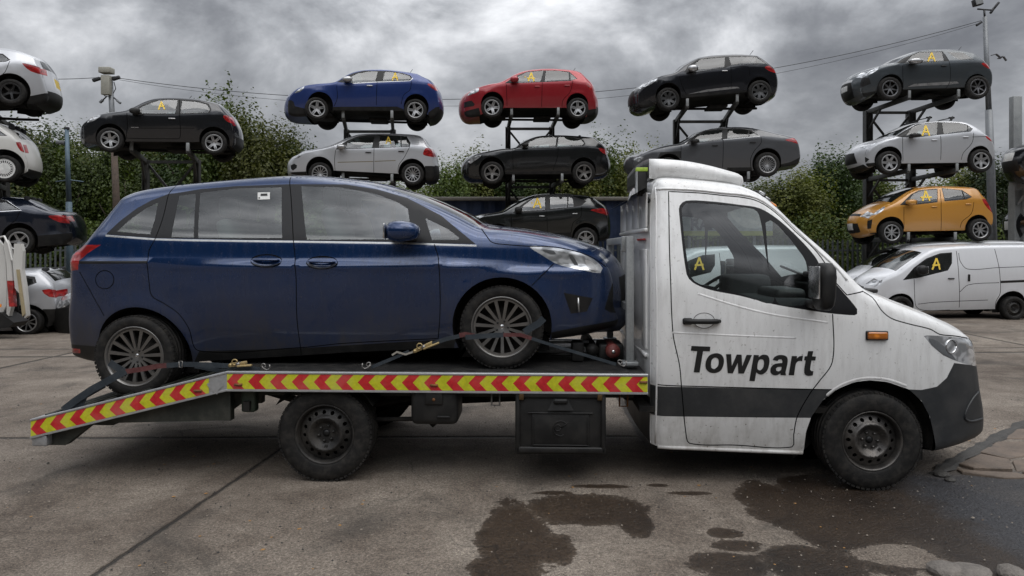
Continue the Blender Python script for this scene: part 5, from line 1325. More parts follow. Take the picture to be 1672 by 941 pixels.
    C['kia'] = scrap('orange_hatchback', 'amber orange small five door hatchback with yellow A, above the white van', (1355, 285),
        [(460, 578, 1), (400, 580), (372, 545), (366, 480), (380, 430), (430, 382), (500, 332), (560, 298), (610, 278), (690, 225), (770, 172), (860, 135), (1000, 118), (1200, 118), (1400, 132), (1440, 150, 1), (1470, 190), (1515, 240), (1555, 310), (1583, 380), (1588, 440), (1578, 495), (1555, 502, 1)],
        [(1540, 508), (1310, 545), (710, 556), (460, 575)], [(370, 430), (500, 350), (680, 302), (1060, 272), (1390, 227), (1480, 240), (1590, 330)],
        [(587, 568), (1438, 543)], 112, 19.6, (.50, .23, .035), yaw=0, arch=[(590, 535, 124), (1432, 512, 118)], metal=.1, dirt=.2,
        sur=[[(680, 300), (720, 262), (790, 194), (870, 154), (1050, 138), (1050, 272), (850, 295)], [(1088, 134), (1290, 153), (1388, 220), (1330, 245), (1118, 262)]],
        glass_=[[(780, 240), (820, 189), (890, 159), (1045, 145), (1045, 265), (850, 288)], [(1095, 138), (1283, 158), (1303, 245), (1120, 257)], [(1300, 170), (1378, 218), (1320, 242)]],
        lines=[[(722, 320), (722, 420), (722, 530)], [(1073, 150), (1085, 300), (1083, 545)], [(1405, 270), (1380, 380), (1290, 460), (1270, 520)]],
        black=[[(362, 462), (415, 437), (402, 528), (376, 532)], [(360, 575), (470, 565), (470, 600), (360, 600)]],
        head=[(372, 400), (400, 370), (450, 350), (545, 312), (500, 365), (430, 398)], tail=[(1485, 240), (1530, 250), (1600, 342), (1600, 385), (1520, 310)],
        mirror=(785, 272, 95, 56, 'p'), handles=[(1018, 315), (1350, 290)], A=(938, 210, 100, .8), wheel_=hw(8, (.18, .16), pair=True), crown=(.045, .28, .12),
        wrap=[('grille', BLACK, (370, 555), (367, 470), (-.66, .66), (-.62, .62)), ('number_plate', PLATEW, (367, 515), (368, 480), (-.3, .3), (-.3, .3)), ('body', BLACK, (380, 436), (392, 416), (-.6, .6), (-.6, .6)), ('headlight', CLEAR, (385, 430), (420, 385), (.62, 1), (.66, 1)), ('windscreen', GLASSD, (600, 280), (850, 138), (-.93, .93), (-.9, .9))])
    van = dict(out=[(360, 722, 1), (270, 725), (215, 690), (200, 620), (205, 540), (250, 460), (320, 410), (390, 375), (440, 352), (520, 295), (620, 225), (700, 172), (800, 128), (1000, 106), (1300, 95), (1700, 90), (1880, 95), (1950, 110, 1), (1975, 300), (1985, 500), (1985, 640), (1970, 700, 1)],
        bot=[(1960, 712), (1670, 715), (1400, 715), (600, 735), (360, 722)], belt=[(200, 540), (300, 430), (500, 430), (980, 330), (1400, 310), (2000, 300)],
        wh=[(455, 705), (1535, 705)], r=117, Z=17.3, col=(.66, .67, .69), arch=[(460, 692, 128), (1535, 680, 138)], metal=0., dirt=.3,
        sur=[(490, 435), (600, 310), (720, 222), (850, 172), (970, 163), (970, 270), (930, 340), (650, 410)],
        glass_=[[(618, 400), (640, 292), (740, 226), (860, 184), (962, 174), (960, 270), (920, 335), (680, 398)], [(512, 425), (598, 325), (603, 403)]],
        lines=[[(600, 420), (605, 560), (620, 690), (700, 728), (950, 724)], [(1012, 150), (1036, 400), (1040, 700)], [(1385, 130), (1438, 400), (1440, 560), (1400, 640), (1392, 710)], [(1035, 170), (1050, 250), (1120, 325), (1420, 312), (1970, 292)], [(640, 668), (800, 650), (1320, 628)], [(1045, 550), (1130, 480), (1430, 458)]],
        black=[[(1445, 440), (1960, 420), (1960, 442), (1445, 464)], [(180, 660), (330, 640), (345, 740), (180, 740)]],
        head=[(215, 492), (235, 450), (302, 412), (282, 468)], tail=[(1960, 330), (2000, 330), (2000, 520), (1965, 520)], mirror=(668, 335, 90, 95), handles=[(960, 418)], hmat=BLACK, H=.85, kk=.10, crown=(.05, .25, .03),
        taper=((.26, .9), (.02, .2)), wheel_=hw(8, style='steel', mat=SPARED), cat='van',
        wrap=[('windscreen', GLASSD, (440, 350), (690, 176), (-.93, .93), (-.9, .9)), ('grille', BLACK, (212, 640), (215, 530), (-.6, .6), (-.6, .6)), ('headlight', CLEAR, (225, 510), (270, 450), (.6, 1), (.7, 1))])
    C['van'] = scrap('white_van', 'white panel van with yellow A and black door handles, parked at the right edge', (1392, 385), A=(815, 275, 112), group='white vans parked behind the truck', **van)
    q = C['van']
    # a recess handle on the sliding door
    p = q.loc(*Tz((1392, 385), K, (1135, 410))); mb = MB(); mb.box((p[0], -(q.W(*p)[0] + .006), p[1]), (.055, .02, .17), BLACK, bev=.008); mb.build('handle', q.root)
    v2 = dict(van); v2['Z'] = 17.6; v2['lines'] = van['lines'][:3]
    C['van2'] = scrap('white_van', 'white panel van seen only through the truck cab windows', (1005, 388), A=(815, 255, 120), group='white vans parked behind the truck', **v2)
    v3 = dict(van); v3['Z'] = 19.6; v3['lines'] = van['lines'][:2]; v3['handles'] = []
    C['van3'] = scrap('white_van', 'white van parked behind the one at right, only its nose and windscreen visible', (1364, 380), group='white vans parked behind the truck', **v3)
    px = (0, 0)
    C['mazda'] = scrap('silver_hatchback', 'silver hatchback with dark wheels cut off by the left edge, topmost there', px,
        [(-190, 178, 1), (-212, 168), (-218, 142), (-205, 127), (-170, 116), (-120, 106), (-80, 90), (-40, 80), (0, 79), (31, 84), (58, 95, 1), (66, 112), (71, 128), (76, 144), (79, 158), (76, 167), (60, 172, 1)],
        [(46, 170), (-5, 162), (-135, 162), (-190, 176)], [(-215, 135), (-120, 112), (-60, 108), (10, 103), (40, 104), (80, 112)],
        [(-152, 154), (19, 151)], 21.5, 17., (.52, .53, .55), k=1., yaw=18, arch=[(-152, 148, 26), (19, 147, 27)], metal=.3, dirt=.2, ax=0,
        sur=[(-90, 108), (-60, 93), (-20, 86), (5, 88), (17, 98), (10, 101)], glass_=[[(-75, 105), (-55, 94), (-28, 89), (-22, 103)], [(-18, 89), (4, 90), (14, 98), (8, 100), (-16, 102)]],
        lines=[[(-25, 105), (-22, 155)], [(16, 100), (8, 118), (-4, 130), (-6, 155)]],
        black=[[(46, 158), (100, 148), (100, 180), (40, 180)]], tail=[(36, 103.5), (51, 106), (75, 114), (75, 122), (51, 117)], head=[(-205, 130), (-175, 118), (-165, 122), (-195, 138)],
        wheel_=hw(5, (.22, .2), mat=ALUD, pair=True), step=.12,
        wrap=[('rear_window', GLASSD, (60, 97), (66, 110), (-.84, .84), (-.88, .88)), ('tail_light', RED, (67, 113), (70, 122), (.7, 1), (.75, 1)), ('number_plate', PLATEY, (71, 125), (75, 138), (-.3, .3), (-.3, .3)), ('body', BLACK, (77, 150), (60, 172), (-1, 1), (-1, 1))])
    C['fiat'] = scrap('white_small_car', 'small rounded white city car with plastic wheel covers, cut by the left edge', px,
        [(-170, 290, 1), (-180, 272), (-175, 248), (-140, 228), (-110, 216), (-70, 200), (-20, 199), (5, 206), (20, 217, 1), (33, 232), (40, 250), (45, 266), (45, 280), (36, 285, 1)],
        [(30, 284), (-10, 285), (-105, 285), (-170, 288)], [(-175, 250), (-110, 228), (-60, 226), (0, 226), (20, 228), (50, 240)],
        [(-125, 276), (9, 276)], 22, 17.2, (.6, .59, .56), k=1., yaw=18, arch=[(-125, 272, 26), (9, 270, 26)], metal=0., dirt=.25, ax=0, H=.8,
        sur=[(-100, 224), (-60, 208), (-10, 207), (12, 222)], glass_=[[(-90, 222), (-60, 210), (-30, 209), (-28, 222)], [(-22, 209), (-8, 209), (8, 221), (-20, 222)]],
        lines=[[(-25, 224), (-22, 275)]], tail=[(26, 232), (33, 232), (43, 246), (41, 250), (33, 246)], head=None, wheel_=hw(24, style='cover', mat=PLATEW, rr=.72), step=.12, kk=.3,
        wrap=[('rear_window', GLASSD, (21, 219), (31, 230), (-.8, .8), (-.85, .85)), ('tail_light', RED, (35, 236), (40, 248), (.75, .95), (.78, .97)), ('body', BLACK, (45, 274), (36, 285), (-1, 1), (-1, 1))])
    C['merc'] = scrap('navy_saloon', 'near black navy saloon with chrome window trim, lowest at the left edge', px,
        [(-175, 402, 1), (-198, 392), (-200, 372), (-180, 360), (-120, 352), (-72, 345), (-40, 331), (0, 322.5), (30, 324), (44, 328), (80, 343), (107, 350, 1), (113, 362), (117, 378), (118, 390), (108, 398, 1)],
        [(56, 404), (8, 408), (-120, 408), (-175, 402)], [(-200, 370), (-75, 352), (0, 345), (34, 344), (80, 350), (125, 356)],
        [(-140, 396), (32.6, 394)], 22, 17.5, (.010, .015, .028), k=1., yaw=16, arch=[(-140, 392, 26), (33, 390, 26)], ax=0, metal=.4,
        sur=[(-70, 346), (-40, 333), (0, 326), (12, 328), (34, 343), (0, 345)], glass_=[[(-60, 345), (-36, 334), (-14, 330), (-16, 344)], [(-10, 330), (8, 330), (30, 342), (-10, 344)]],
        trim=[(CHROME, buf([(-66, 347), (0, 345.5), (35, 343.5), (12, 328), (0, 325.5), (-40, 332)], 1.2))], lines=[[(-13, 345), (-12, 400)], [(33, 345), (25, 360), (8, 375), (5, 400)]],
        tail=[(79, 353), (108, 352), (122, 355), (122, 364), (97, 363)], head=None, wheel_=hw(5, (.24, .2), pair=True), step=.12, kk=.5, black=[[(60, 385), (130, 380), (130, 405), (50, 410)]],
        wrap=[('rear_window', GLASSD, (46, 329), (78, 341), (-.8, .8), (-.82, .82)), ('tail_light', RED, (109, 354), (113, 363), (.62, 1), (.66, 1))])
    C['juke'] = scrap('silver_crossover', 'silver crossover parked on the ground at left with tinted rear window and red tail light', px,
        [(-130, 540, 1), (-150, 530), (-150, 500), (-120, 482), (-70, 472), (-30, 452), (10, 444), (44, 442), (66, 443, 1), (78, 453), (88, 465), (93, 485), (97, 505), (97, 522), (90, 530, 1)],
        [(74, 535), (20, 540), (-95, 545), (-130, 540)], [(-150, 500), (-60, 478), (0, 474), (50, 470), (105, 470)],
        [(-110, 526), (46, 526)], 22.5, 14.2, (.42, .43, .45), k=1., yaw=12, arch=[(-110, 524, 27), (46, 524, 27)], ax=0, metal=.3, group='cars parked on the ground at left', zbase=0.,
        sur=[(-60, 474), (-25, 456), (30, 449), (57, 452), (60, 462), (40, 470)], glass_=[[(-50, 473), (-22, 458), (0, 454), (0, 471)], [(5, 454), (30, 452), (54, 456), (56, 462), (38, 468), (5, 471)]],
        lines=[[(2, 472), (4, 535)]], tail=[(68, 474), (80, 472), (104, 480), (104, 485), (80, 485)], head=None, wheel_=hw(9, (.12, .12)), step=.12, black=[[(70, 505), (110, 505), (110, 540), (60, 540)]],
        wrap=[('rear_window', GLASSD, (68, 445), (86, 463), (-.86, .86), (-.9, .9)), ('tail_light', RED, (92, 474), (94, 486), (.5, 1), (.55, 1)), ('body', BLACK, (97, 508), (90, 530), (-1, 1), (-1, 1))])
    C['grey'] = scrap('grey_hatchback', 'dark grey hatchback behind the people carrier, only its headlight and bumper showing', px,
        [(104, 545, 1), (92, 540), (88, 520), (93, 500), (101, 486), (114, 478), (160, 470), (200, 462), (235, 441), (280, 432), (340, 432), (380, 447), (400, 470), (402, 520), (395, 545, 1)],
        [(380, 545), (200, 545), (104, 545)], [(88, 500), (200, 476), (300, 470), (402, 470)], [(142, 524), (345, 524)], 23, 14.3, (.03, .032, .035), k=1., ax=240,
        arch=[(142, 523, 28), (345, 523, 28)], head=[(92, 503), (99, 486), (114, 478), (124, 482), (112, 498)], group='cars parked on the ground at left', zbase=0., step=.14,
        black=[[(70, 503), (112, 503), (118, 550), (70, 550)]], glass_=[[(215, 466), (245, 444), (300, 438), (360, 444), (370, 466)]])
    C['right1'] = scrap('black_hatchback', 'black car nose with number plate poking in at the right edge, above another', px,
        [(1725, 288, 1), (1690, 290), (1682, 275), (1680, 255), (1688, 242), (1722, 228), (1762, 207), (1820, 196), (1880, 197), (1920, 222), (1930, 262), (1915, 284, 1)],
        [(1900, 285), (1800, 287), (1725, 288)], [(1680, 250), (1750, 232), (1930, 228)], [(1730, 280), (1880, 280)], 19, 19.6, (.012, .013, .016), k=1., arch=[(1730, 276, 22), (1880, 276, 22)],
        head=[(1684, 250), (1700, 238), (1718, 232), (1708, 242)], step=.14, crown=(.045, .26, .12), glass_=[[(1765, 226), (1790, 206), (1850, 202), (1890, 222)]],
        wrap=[('grille', BLACK, (1681, 275), (1681, 262), (-.6, .6), (-.6, .6)), ('number_plate', PLATEW, (1680.5, 262), (1682, 252), (-.36, .36), (-.36, .36))])
    C['right2'] = scrap('black_hatchback', 'black car nose with number plate poking in at the right edge, under another', px,
        [(1725, 392, 1), (1690, 393), (1682, 378), (1680, 362), (1688, 348), (1722, 336), (1762, 316), (1820, 306), (1880, 307), (1920, 330), (1930, 366), (1915, 389, 1)],
        [(1900, 389), (1800, 391), (1725, 392)], [(1680, 356), (1750, 340), (1930, 336)], [(1730, 384), (1880, 384)], 19, 20.4, (.014, .014, .016), k=1., arch=[(1730, 382, 22), (1880, 382, 22)],
        head=[(1684, 356), (1700, 345), (1718, 339), (1708, 348)], step=.14, crown=(.045, .26, .12), glass_=[[(1765, 334), (1790, 316), (1850, 311), (1890, 330)]],
        wrap=[('grille', BLACK, (1681, 380), (1681, 370), (-.6, .6), (-.6, .6)), ('number_plate', PLATEW, (1680.5, 370), (1682, 360), (-.36, .36), (-.36, .36))])
    # roof bars on the silver hatchback
    s = C['208']
    for px_, py_ in ((985, 150), (1215, 150)):
        p = s.loc(*Tz((1355, 170), K, (px_, py_ + 22))); mb = MB(); z = p[1] + .08
        mb.tube([(p[0], -.58, z + .05), (p[0], 0, z + .08), (p[0], .58, z + .05)], .022, BLACK, 8, flat=.6)
        for sd in (-1, 1): mb.bar((p[0] - .09, sd * .62, z - .10), (p[0] + .03, sd * .58, z + .08), .05, .05, BLACK, .01); mb.box((p[0], sd * .57, z + .05), (.16, .06, .05), BLACK, bev=.015)
        mb.build('roof_bar', s.root)
# ================================================================ world, light, camera
def world_and_light():
    w = bpy.data.worlds.new('World'); SC.world = w; w.use_nodes = True; nt = w.node_tree
    bg = nt.nodes['Background']; bg.inputs[1].default_value = 1.16
    sky = nt.nodes.new('ShaderNodeTexSky'); sky.sky_type = 'NISHITA'; sky.sun_disc = False
    sky.sun_elevation = R(50); sky.sun_rotation = R(200); sky.air_density = 1.; sky.dust_density = 4.
    tc = nt.nodes.new('ShaderNodeTexCoord').outputs['Generated']; s = sep(nt, tc)
    # cloud layer: the view direction projected on a flat ceiling
    zz = math_(nt, 'ADD', math_(nt, 'MAXIMUM', s[2], 0.), .30)
    cb = nt.nodes.new('ShaderNodeCombineXYZ'); lk(nt, math_(nt, 'DIVIDE', s[0], zz), cb.inputs[0]); lk(nt, math_(nt, 'DIVIDE', s[1], zz), cb.inputs[1])
    v = mapped(nt, cb.outputs[0], (1., .85, 1.)); 
    mpn = v.node; mpn.inputs['Location'].default_value = (SKYX, SKYY, 0)
    d3 = mapped(nt, tc, (1., 1., 1.7)); d3.node.inputs['Location'].default_value = (SKYA, 0, 0)
    n1 = noise_(nt, d3, 3.0, 9, .58, .25); n2 = noise_(nt, v, 2.2, 7, .55, .2)
    f = math_(nt, 'ADD', math_(nt, 'MULTIPLY', n1, .66), math_(nt, 'MULTIPLY', n2, .34))
    c = ramp(nt, f, [(.38, (.095, .100, .113)), (.45, (.16, .167, .182)), (.505, (.26, .27, .288)), (.555, (.40, .41, .43)), (.64, (.66, .67, .69))])
    # an overcast dome is much brighter overhead than at the horizon
    up = math_(nt, 'MULTIPLY_ADD', math_(nt, 'POWER', math_(nt, 'MAXIMUM', s[2], 0.), 1.4), ZEN, .93)
    hz = ramp(nt, s[2], [(0., 1.), (.14, .8), (.30, 0.)])
    c = mixc(nt, math_(nt, 'MULTIPLY', hz, .34), c, (.36, .372, .395))
    back = math_(nt, 'MULTIPLY_ADD', math_(nt, 'MAXIMUM', math_(nt, 'MULTIPLY', s[1], -1.), 0.), BACKL, 1.)
    c = mixc(nt, 1, c, math_(nt, 'MULTIPLY', up, back), 'MULTIPLY')
    # unseen dark band behind the camera, added to cut low light and darken reflections
    ob = math_(nt, 'MULTIPLY', ramp(nt, math_(nt, 'ADD', s[1], .5), [(.42, 1.), (.55, 0.)]), ramp(nt, math_(nt, 'ADD', s[2], math_(nt, 'MULTIPLY', n2, .12)), [(.36, 1.), (.46, 0.)]))
    c = mixc(nt, ob, c, (.035, .035, .032))
    a = mixc(nt, 1, sky.outputs[0], .05, 'MULTIPLY')
    fin = mixc(nt, .94, a, c)
    lk(nt, fin, bg.inputs[0])
    l = bpy.data.lights.new('sun', 'SUN'); l.energy = SUN; l.angle = R(50); l.color = (1., .97, .93)
    o = bpy.data.objects.new('sun', l); COL.objects.link(o)
    d = Vector((-.30, .34, -1.)).normalized(); o.rotation_euler = d.to_track_quat('-Z', 'Y').to_euler()
    sky.sun_elevation = math.asin(-d.z); sky.sun_rotation = math.atan2(-d.x, -d.y)
    cam = bpy.data.cameras.new('camera'); cam.sensor_width = 36; cam.lens = F / 1672 * 36; cam.shift_y = -(470.5 - CY) / 1672; cam.clip_end = 2000; cam.clip_start = .05
    co = bpy.data.objects.new('camera', cam); COL.objects.link(co); co.location = (0, 0, EYE); co.rotation_euler = (R(90), 0, 0); SC.camera = co
    SC.view_settings.view_transform = 'Standard'; SC.view_settings.look = 'None'; SC.view_settings.exposure = 0
    SC.cycles.max_bounces = 12; SC.cycles.transparent_max_bounces = 16; SC.cycles.use_denoising = True
    try: SC.cycles.denoiser = 'OPENIMAGEDENOISE'
    except Exception: pass
SKYX, SKYY, ZEN, BACKL, SUN = 3.1, 1.7, 3.5, .9, 1.3
SKYA = 1.3
# ================================================================ the yard: ground, racks, fence, trees, poles
def ribbon(mb, pts, w, th, mat, yd=(0, -1, 0)):
    """flat webbing: wide in the plane of view, thin towards the camera"""
    pts = [Vector(p) for p in pts]; y = Vector(yd); V = []
    for i, p in enumerate(pts):
        d = (pts[min(i + 1, len(pts) - 1)] - pts[max(i - 1, 0)]).normalized(); u = d.cross(y).normalized()
        for a, b in ((-1, 1), (1, 1), (1, -1), (-1, -1)): V.append(p + u * w / 2 * a + y * th / 2 * b)
    n = len(pts); Fc = [[4 * i + k, 4 * i + (k + 1) % 4, 4 * i + 4 + (k + 1) % 4, 4 * i + 4 + k] for i in range(n - 1) for k in range(4)] + [[0, 1, 2, 3], [4 * n - 1, 4 * n - 2, 4 * n - 3, 4 * n - 4]]
    mb.add(V, Fc, mat)

def ground_material():
    m, nt, b = new_mat('yard_concrete'); P = pos(nt); s = sep(nt, P)
    big = noise_(nt, P, .35, 5, .6, .3); mid = noise_(nt, P, 1.7, 6, .68, .4); fin = noise_(nt, P, 9, 6, .75); grit = noise_(nt, P, 60, 3, .7); grit2 = noise_(nt, P, 140, 2, .7)
    v = ramp(nt, math_(nt, 'ADD', math_(nt, 'MULTIPLY', big, .45), math_(nt, 'ADD', math_(nt, 'MULTIPLY', mid, .35), math_(nt, 'MULTIPLY', fin, .2))), [(.37, (.066, .050, .038)), (.45, (.120, .097, .077)), (.52, (.170, .142, .115)), (.62, (.245, .210, .172))])
    c = mixc(nt, 1, v, ramp(nt, grit, [(.3, .5), (.5, 1.), (.7, 1.6)]), 'MULTIPLY')
    c = mixc(nt, 1, c, ramp(nt, grit2, [(.3, .55), (.5, 1.), (.7, 1.6)]), 'MULTIPLY')
    # oily marks
    oil = ramp(nt, noise_(nt, P, .9, 5, .62, .8), [(.53, 0.), (.68, 1.)])
    c = mixc(nt, math_(nt, 'MULTIPLY', oil, .65), c, (.028, .025, .022))
    # joints between the slabs
    wob = math_(nt, 'MULTIPLY', math_(nt, 'SUBTRACT', noise_(nt, P, 7, 4, .7), .5), .05)
    def line(p, q, w):
        p = np.array(p); q = np.array(q); d = (q - p) / np.linalg.norm(q - p); n = (-d[1], d[0]); k = n[0] * p[0] + n[1] * p[1]
        t = math_(nt, 'ADD', math_(nt, 'MULTIPLY', s[0], n[0]), math_(nt, 'MULTIPLY', s[1], n[1]))
        return ramp(nt, math_(nt, 'DIVIDE', math_(nt, 'ABSOLUTE', math_(nt, 'ADD', math_(nt, 'SUBTRACT', t, k), wob)), w * 4), [(.0, 1.), (.25, .9), (.5, .25), (1., 0.)])
    j = line(gnd(450, 740), gnd(150, 941), .008)
    for a, b_, w in ((gnd(0, 716), gnd(1060, 713), .014), (gnd(0, 583), gnd(1672, 575), .03), ((9, 0), (9.4, 20), .02), ((-7.5, 9), (-6.9, 20), .02), ((1.2, 6.6), (1.6, 20), .02), ((-8, 12.2), (9, 12.4), .02)):
        j2 = line(a, b_, w)
        if a[1] == gnd(0, 716)[1]: j2 = math_(nt, 'MULTIPLY', j2, ramp(nt, math_(nt, 'MULTIPLY_ADD', s[0], .1, .5), [(.60, 1.), (.63, 0.)]))
        if a in ((1.2, 6.6), (-7.5, 9)): j2 = math_(nt, 'MULTIPLY', j2, ramp(nt, math_(nt, 'MULTIPLY', s[1], .05), [(.30, 0.), (.33, 1.)]))
        j = math_(nt, 'MAXIMUM', j, j2)
    c = mixc(nt, math_(nt, 'MULTIPLY', j, .85), c, (.012, .011, .010))
    # hairline cracks
    vo = nd(nt, 'ShaderNodeTexVoronoi', Scale=.55); vo.feature = 'DISTANCE_TO_EDGE'
    wv = nt.nodes.new('ShaderNodeVectorMath'); wv.operation = 'ADD'; lk(nt, P, wv.inputs[0])
    nc = nd(nt, 'ShaderNodeTexNoise', Scale=2.2, Detail=5); lk(nt, P, nc.inputs['Vector']); wm = nt.nodes.new('ShaderNodeVectorMath'); wm.operation = 'SCALE'; wm.inputs[3].default_value = .7; lk(nt, nc.outputs['Color'], wm.inputs[0]); lk(nt, wm.outputs[0], wv.inputs[1]); lk(nt, wv.outputs[0], vo.inputs['Vector'])
    cr = math_(nt, 'MULTIPLY', ramp(nt, vo.outputs[0], [(.0, 1.), (.006, 0.)]), ramp(nt, big, [(.5, 0.), (.58, .7)]))
    c = mixc(nt, cr, c, (.02, .018, .016))
    # wet patches: soft ellipses broken up by noise
    wn = math_(nt, 'ADD', math_(nt, 'MULTIPLY', noise_(nt, P, 3.2, 9, .74, .3), .72), math_(nt, 'MULTIPLY', noise_(nt, P, 22, 5, .7), .28))
    best = None
    for px, py, rx, ry, g in ((838, 885, 62, 70, 1.), (960, 833, 105, 26, 1.), (1035, 850, 30, 30, .9), (1185, 872, 34, 9, .7), (1205, 893, 45, 10, .8), (1300, 835, 80, 34, 1.), (1190, 925, 70, 22, .9), (1330, 925, 90, 36, 1.), (1420, 815, 170, 34, 1.), (1600, 860, 150, 90, 1.1), (1380, 870, 90, 60, 1.), (1480, 835, 150, 55, 1.), (1350, 795, 90, 20, 1.), (1260, 815, 60, 30, .9), (905, 900, 45, 30, .7), (820, 930, 60, 24, 1.), (1125, 806, 44, 4, .5), (975, 795, 70, 4, .5), (1075, 793, 22, 3, .5), (905, 806, 40, 4, .5)):
        X, Y = gnd(px, py); rX = rx * Y / F * .9; rY = abs(gnd(px, py - ry)[1] - gnd(px, py + ry)[1]) / 2
        a = math_(nt, 'DIVIDE', math_(nt, 'SUBTRACT', s[0], X), rX * 1.25); b2 = math_(nt, 'DIVIDE', math_(nt, 'SUBTRACT', s[1], Y), rY * 1.25)
        f = math_(nt, 'MULTIPLY', math_(nt, 'SUBTRACT', 1., math_(nt, 'SQRT', math_(nt, 'ADD', math_(nt, 'MULTIPLY', a, a), math_(nt, 'MULTIPLY', b2, b2)))), g)
        best = f if best is None else math_(nt, 'MAXIMUM', best, f)
    X, Y = gnd(1445, 905)
    a = math_(nt, 'DIVIDE', math_(nt, 'SUBTRACT', s[0], X), .28); b2 = math_(nt, 'DIVIDE', math_(nt, 'SUBTRACT', s[1], Y), .2)
    isl = math_(nt, 'SUBTRACT', 1., math_(nt, 'SQRT', math_(nt, 'ADD', math_(nt, 'MULTIPLY', a, a), math_(nt, 'MULTIPLY', b2, b2))), clamp=True)
    best = math_(nt, 'SUBTRACT', best, math_(nt, 'MULTIPLY', isl, 1.2))
    wet = ramp(nt, math_(nt, 'ADD', math_(nt, 'MULTIPLY', best, .85), wn), [(.62, 0.), (.645, .85), (.80, 1.)])
    c = mixc(nt, wet, c, mixc(nt, 1, c, (.20, .155, .115), 'MULTIPLY'))
    # gravelly wet asphalt at the right
    ga = ramp(nt, math_(nt, 'ADD', math_(nt, 'MULTIPLY', math_(nt, 'ADD', s[0], -2.75), .5), math_(nt, 'MULTIPLY', math_(nt, 'SUBTRACT', mid, .5), .5)), [(.0, 0.), (.12, 1.)])
    ga = math_(nt, 'MULTIPLY', ga, ramp(nt, math_(nt, 'MULTIPLY', s[1], .1), [(.535, 1.), (.555, 0.)]))
    c = mixc(nt, math_(nt, 'MULTIPLY', ga, .75), c, mixc(nt, ramp(nt, grit, [(.35, 0.), (.7, 1.)]), (.008, .010, .014), (.075, .08, .09)))
    lk(nt, c, b.inputs['Base Color'])
    rg = math_(nt, 'SUBTRACT', math_(nt, 'MULTIPLY_ADD', fin, .25, .68), math_(nt, 'MULTIPLY', wet, .40), clamp=True)
    lk(nt, rg, b.inputs['Roughness']); b.inputs['Specular IOR Level'].default_value = .4
    h = math_(nt, 'ADD', math_(nt, 'MULTIPLY', fin, .5), math_(nt, 'ADD', math_(nt, 'MULTIPLY', grit, .35), math_(nt, 'MULTIPLY', grit2, .15)))
    h = math_(nt, 'SUBTRACT', h, math_(nt, 'MULTIPLY', j, 1.5)); h = math_(nt, 'ADD', h, math_(nt, 'MULTIPLY', ramp(nt, grit, [(.6, 0.), (.75, 1.)]), math_(nt, 'MULTIPLY', ga, .8)))
    bump(nt, b, h, 1., .03)
    return m

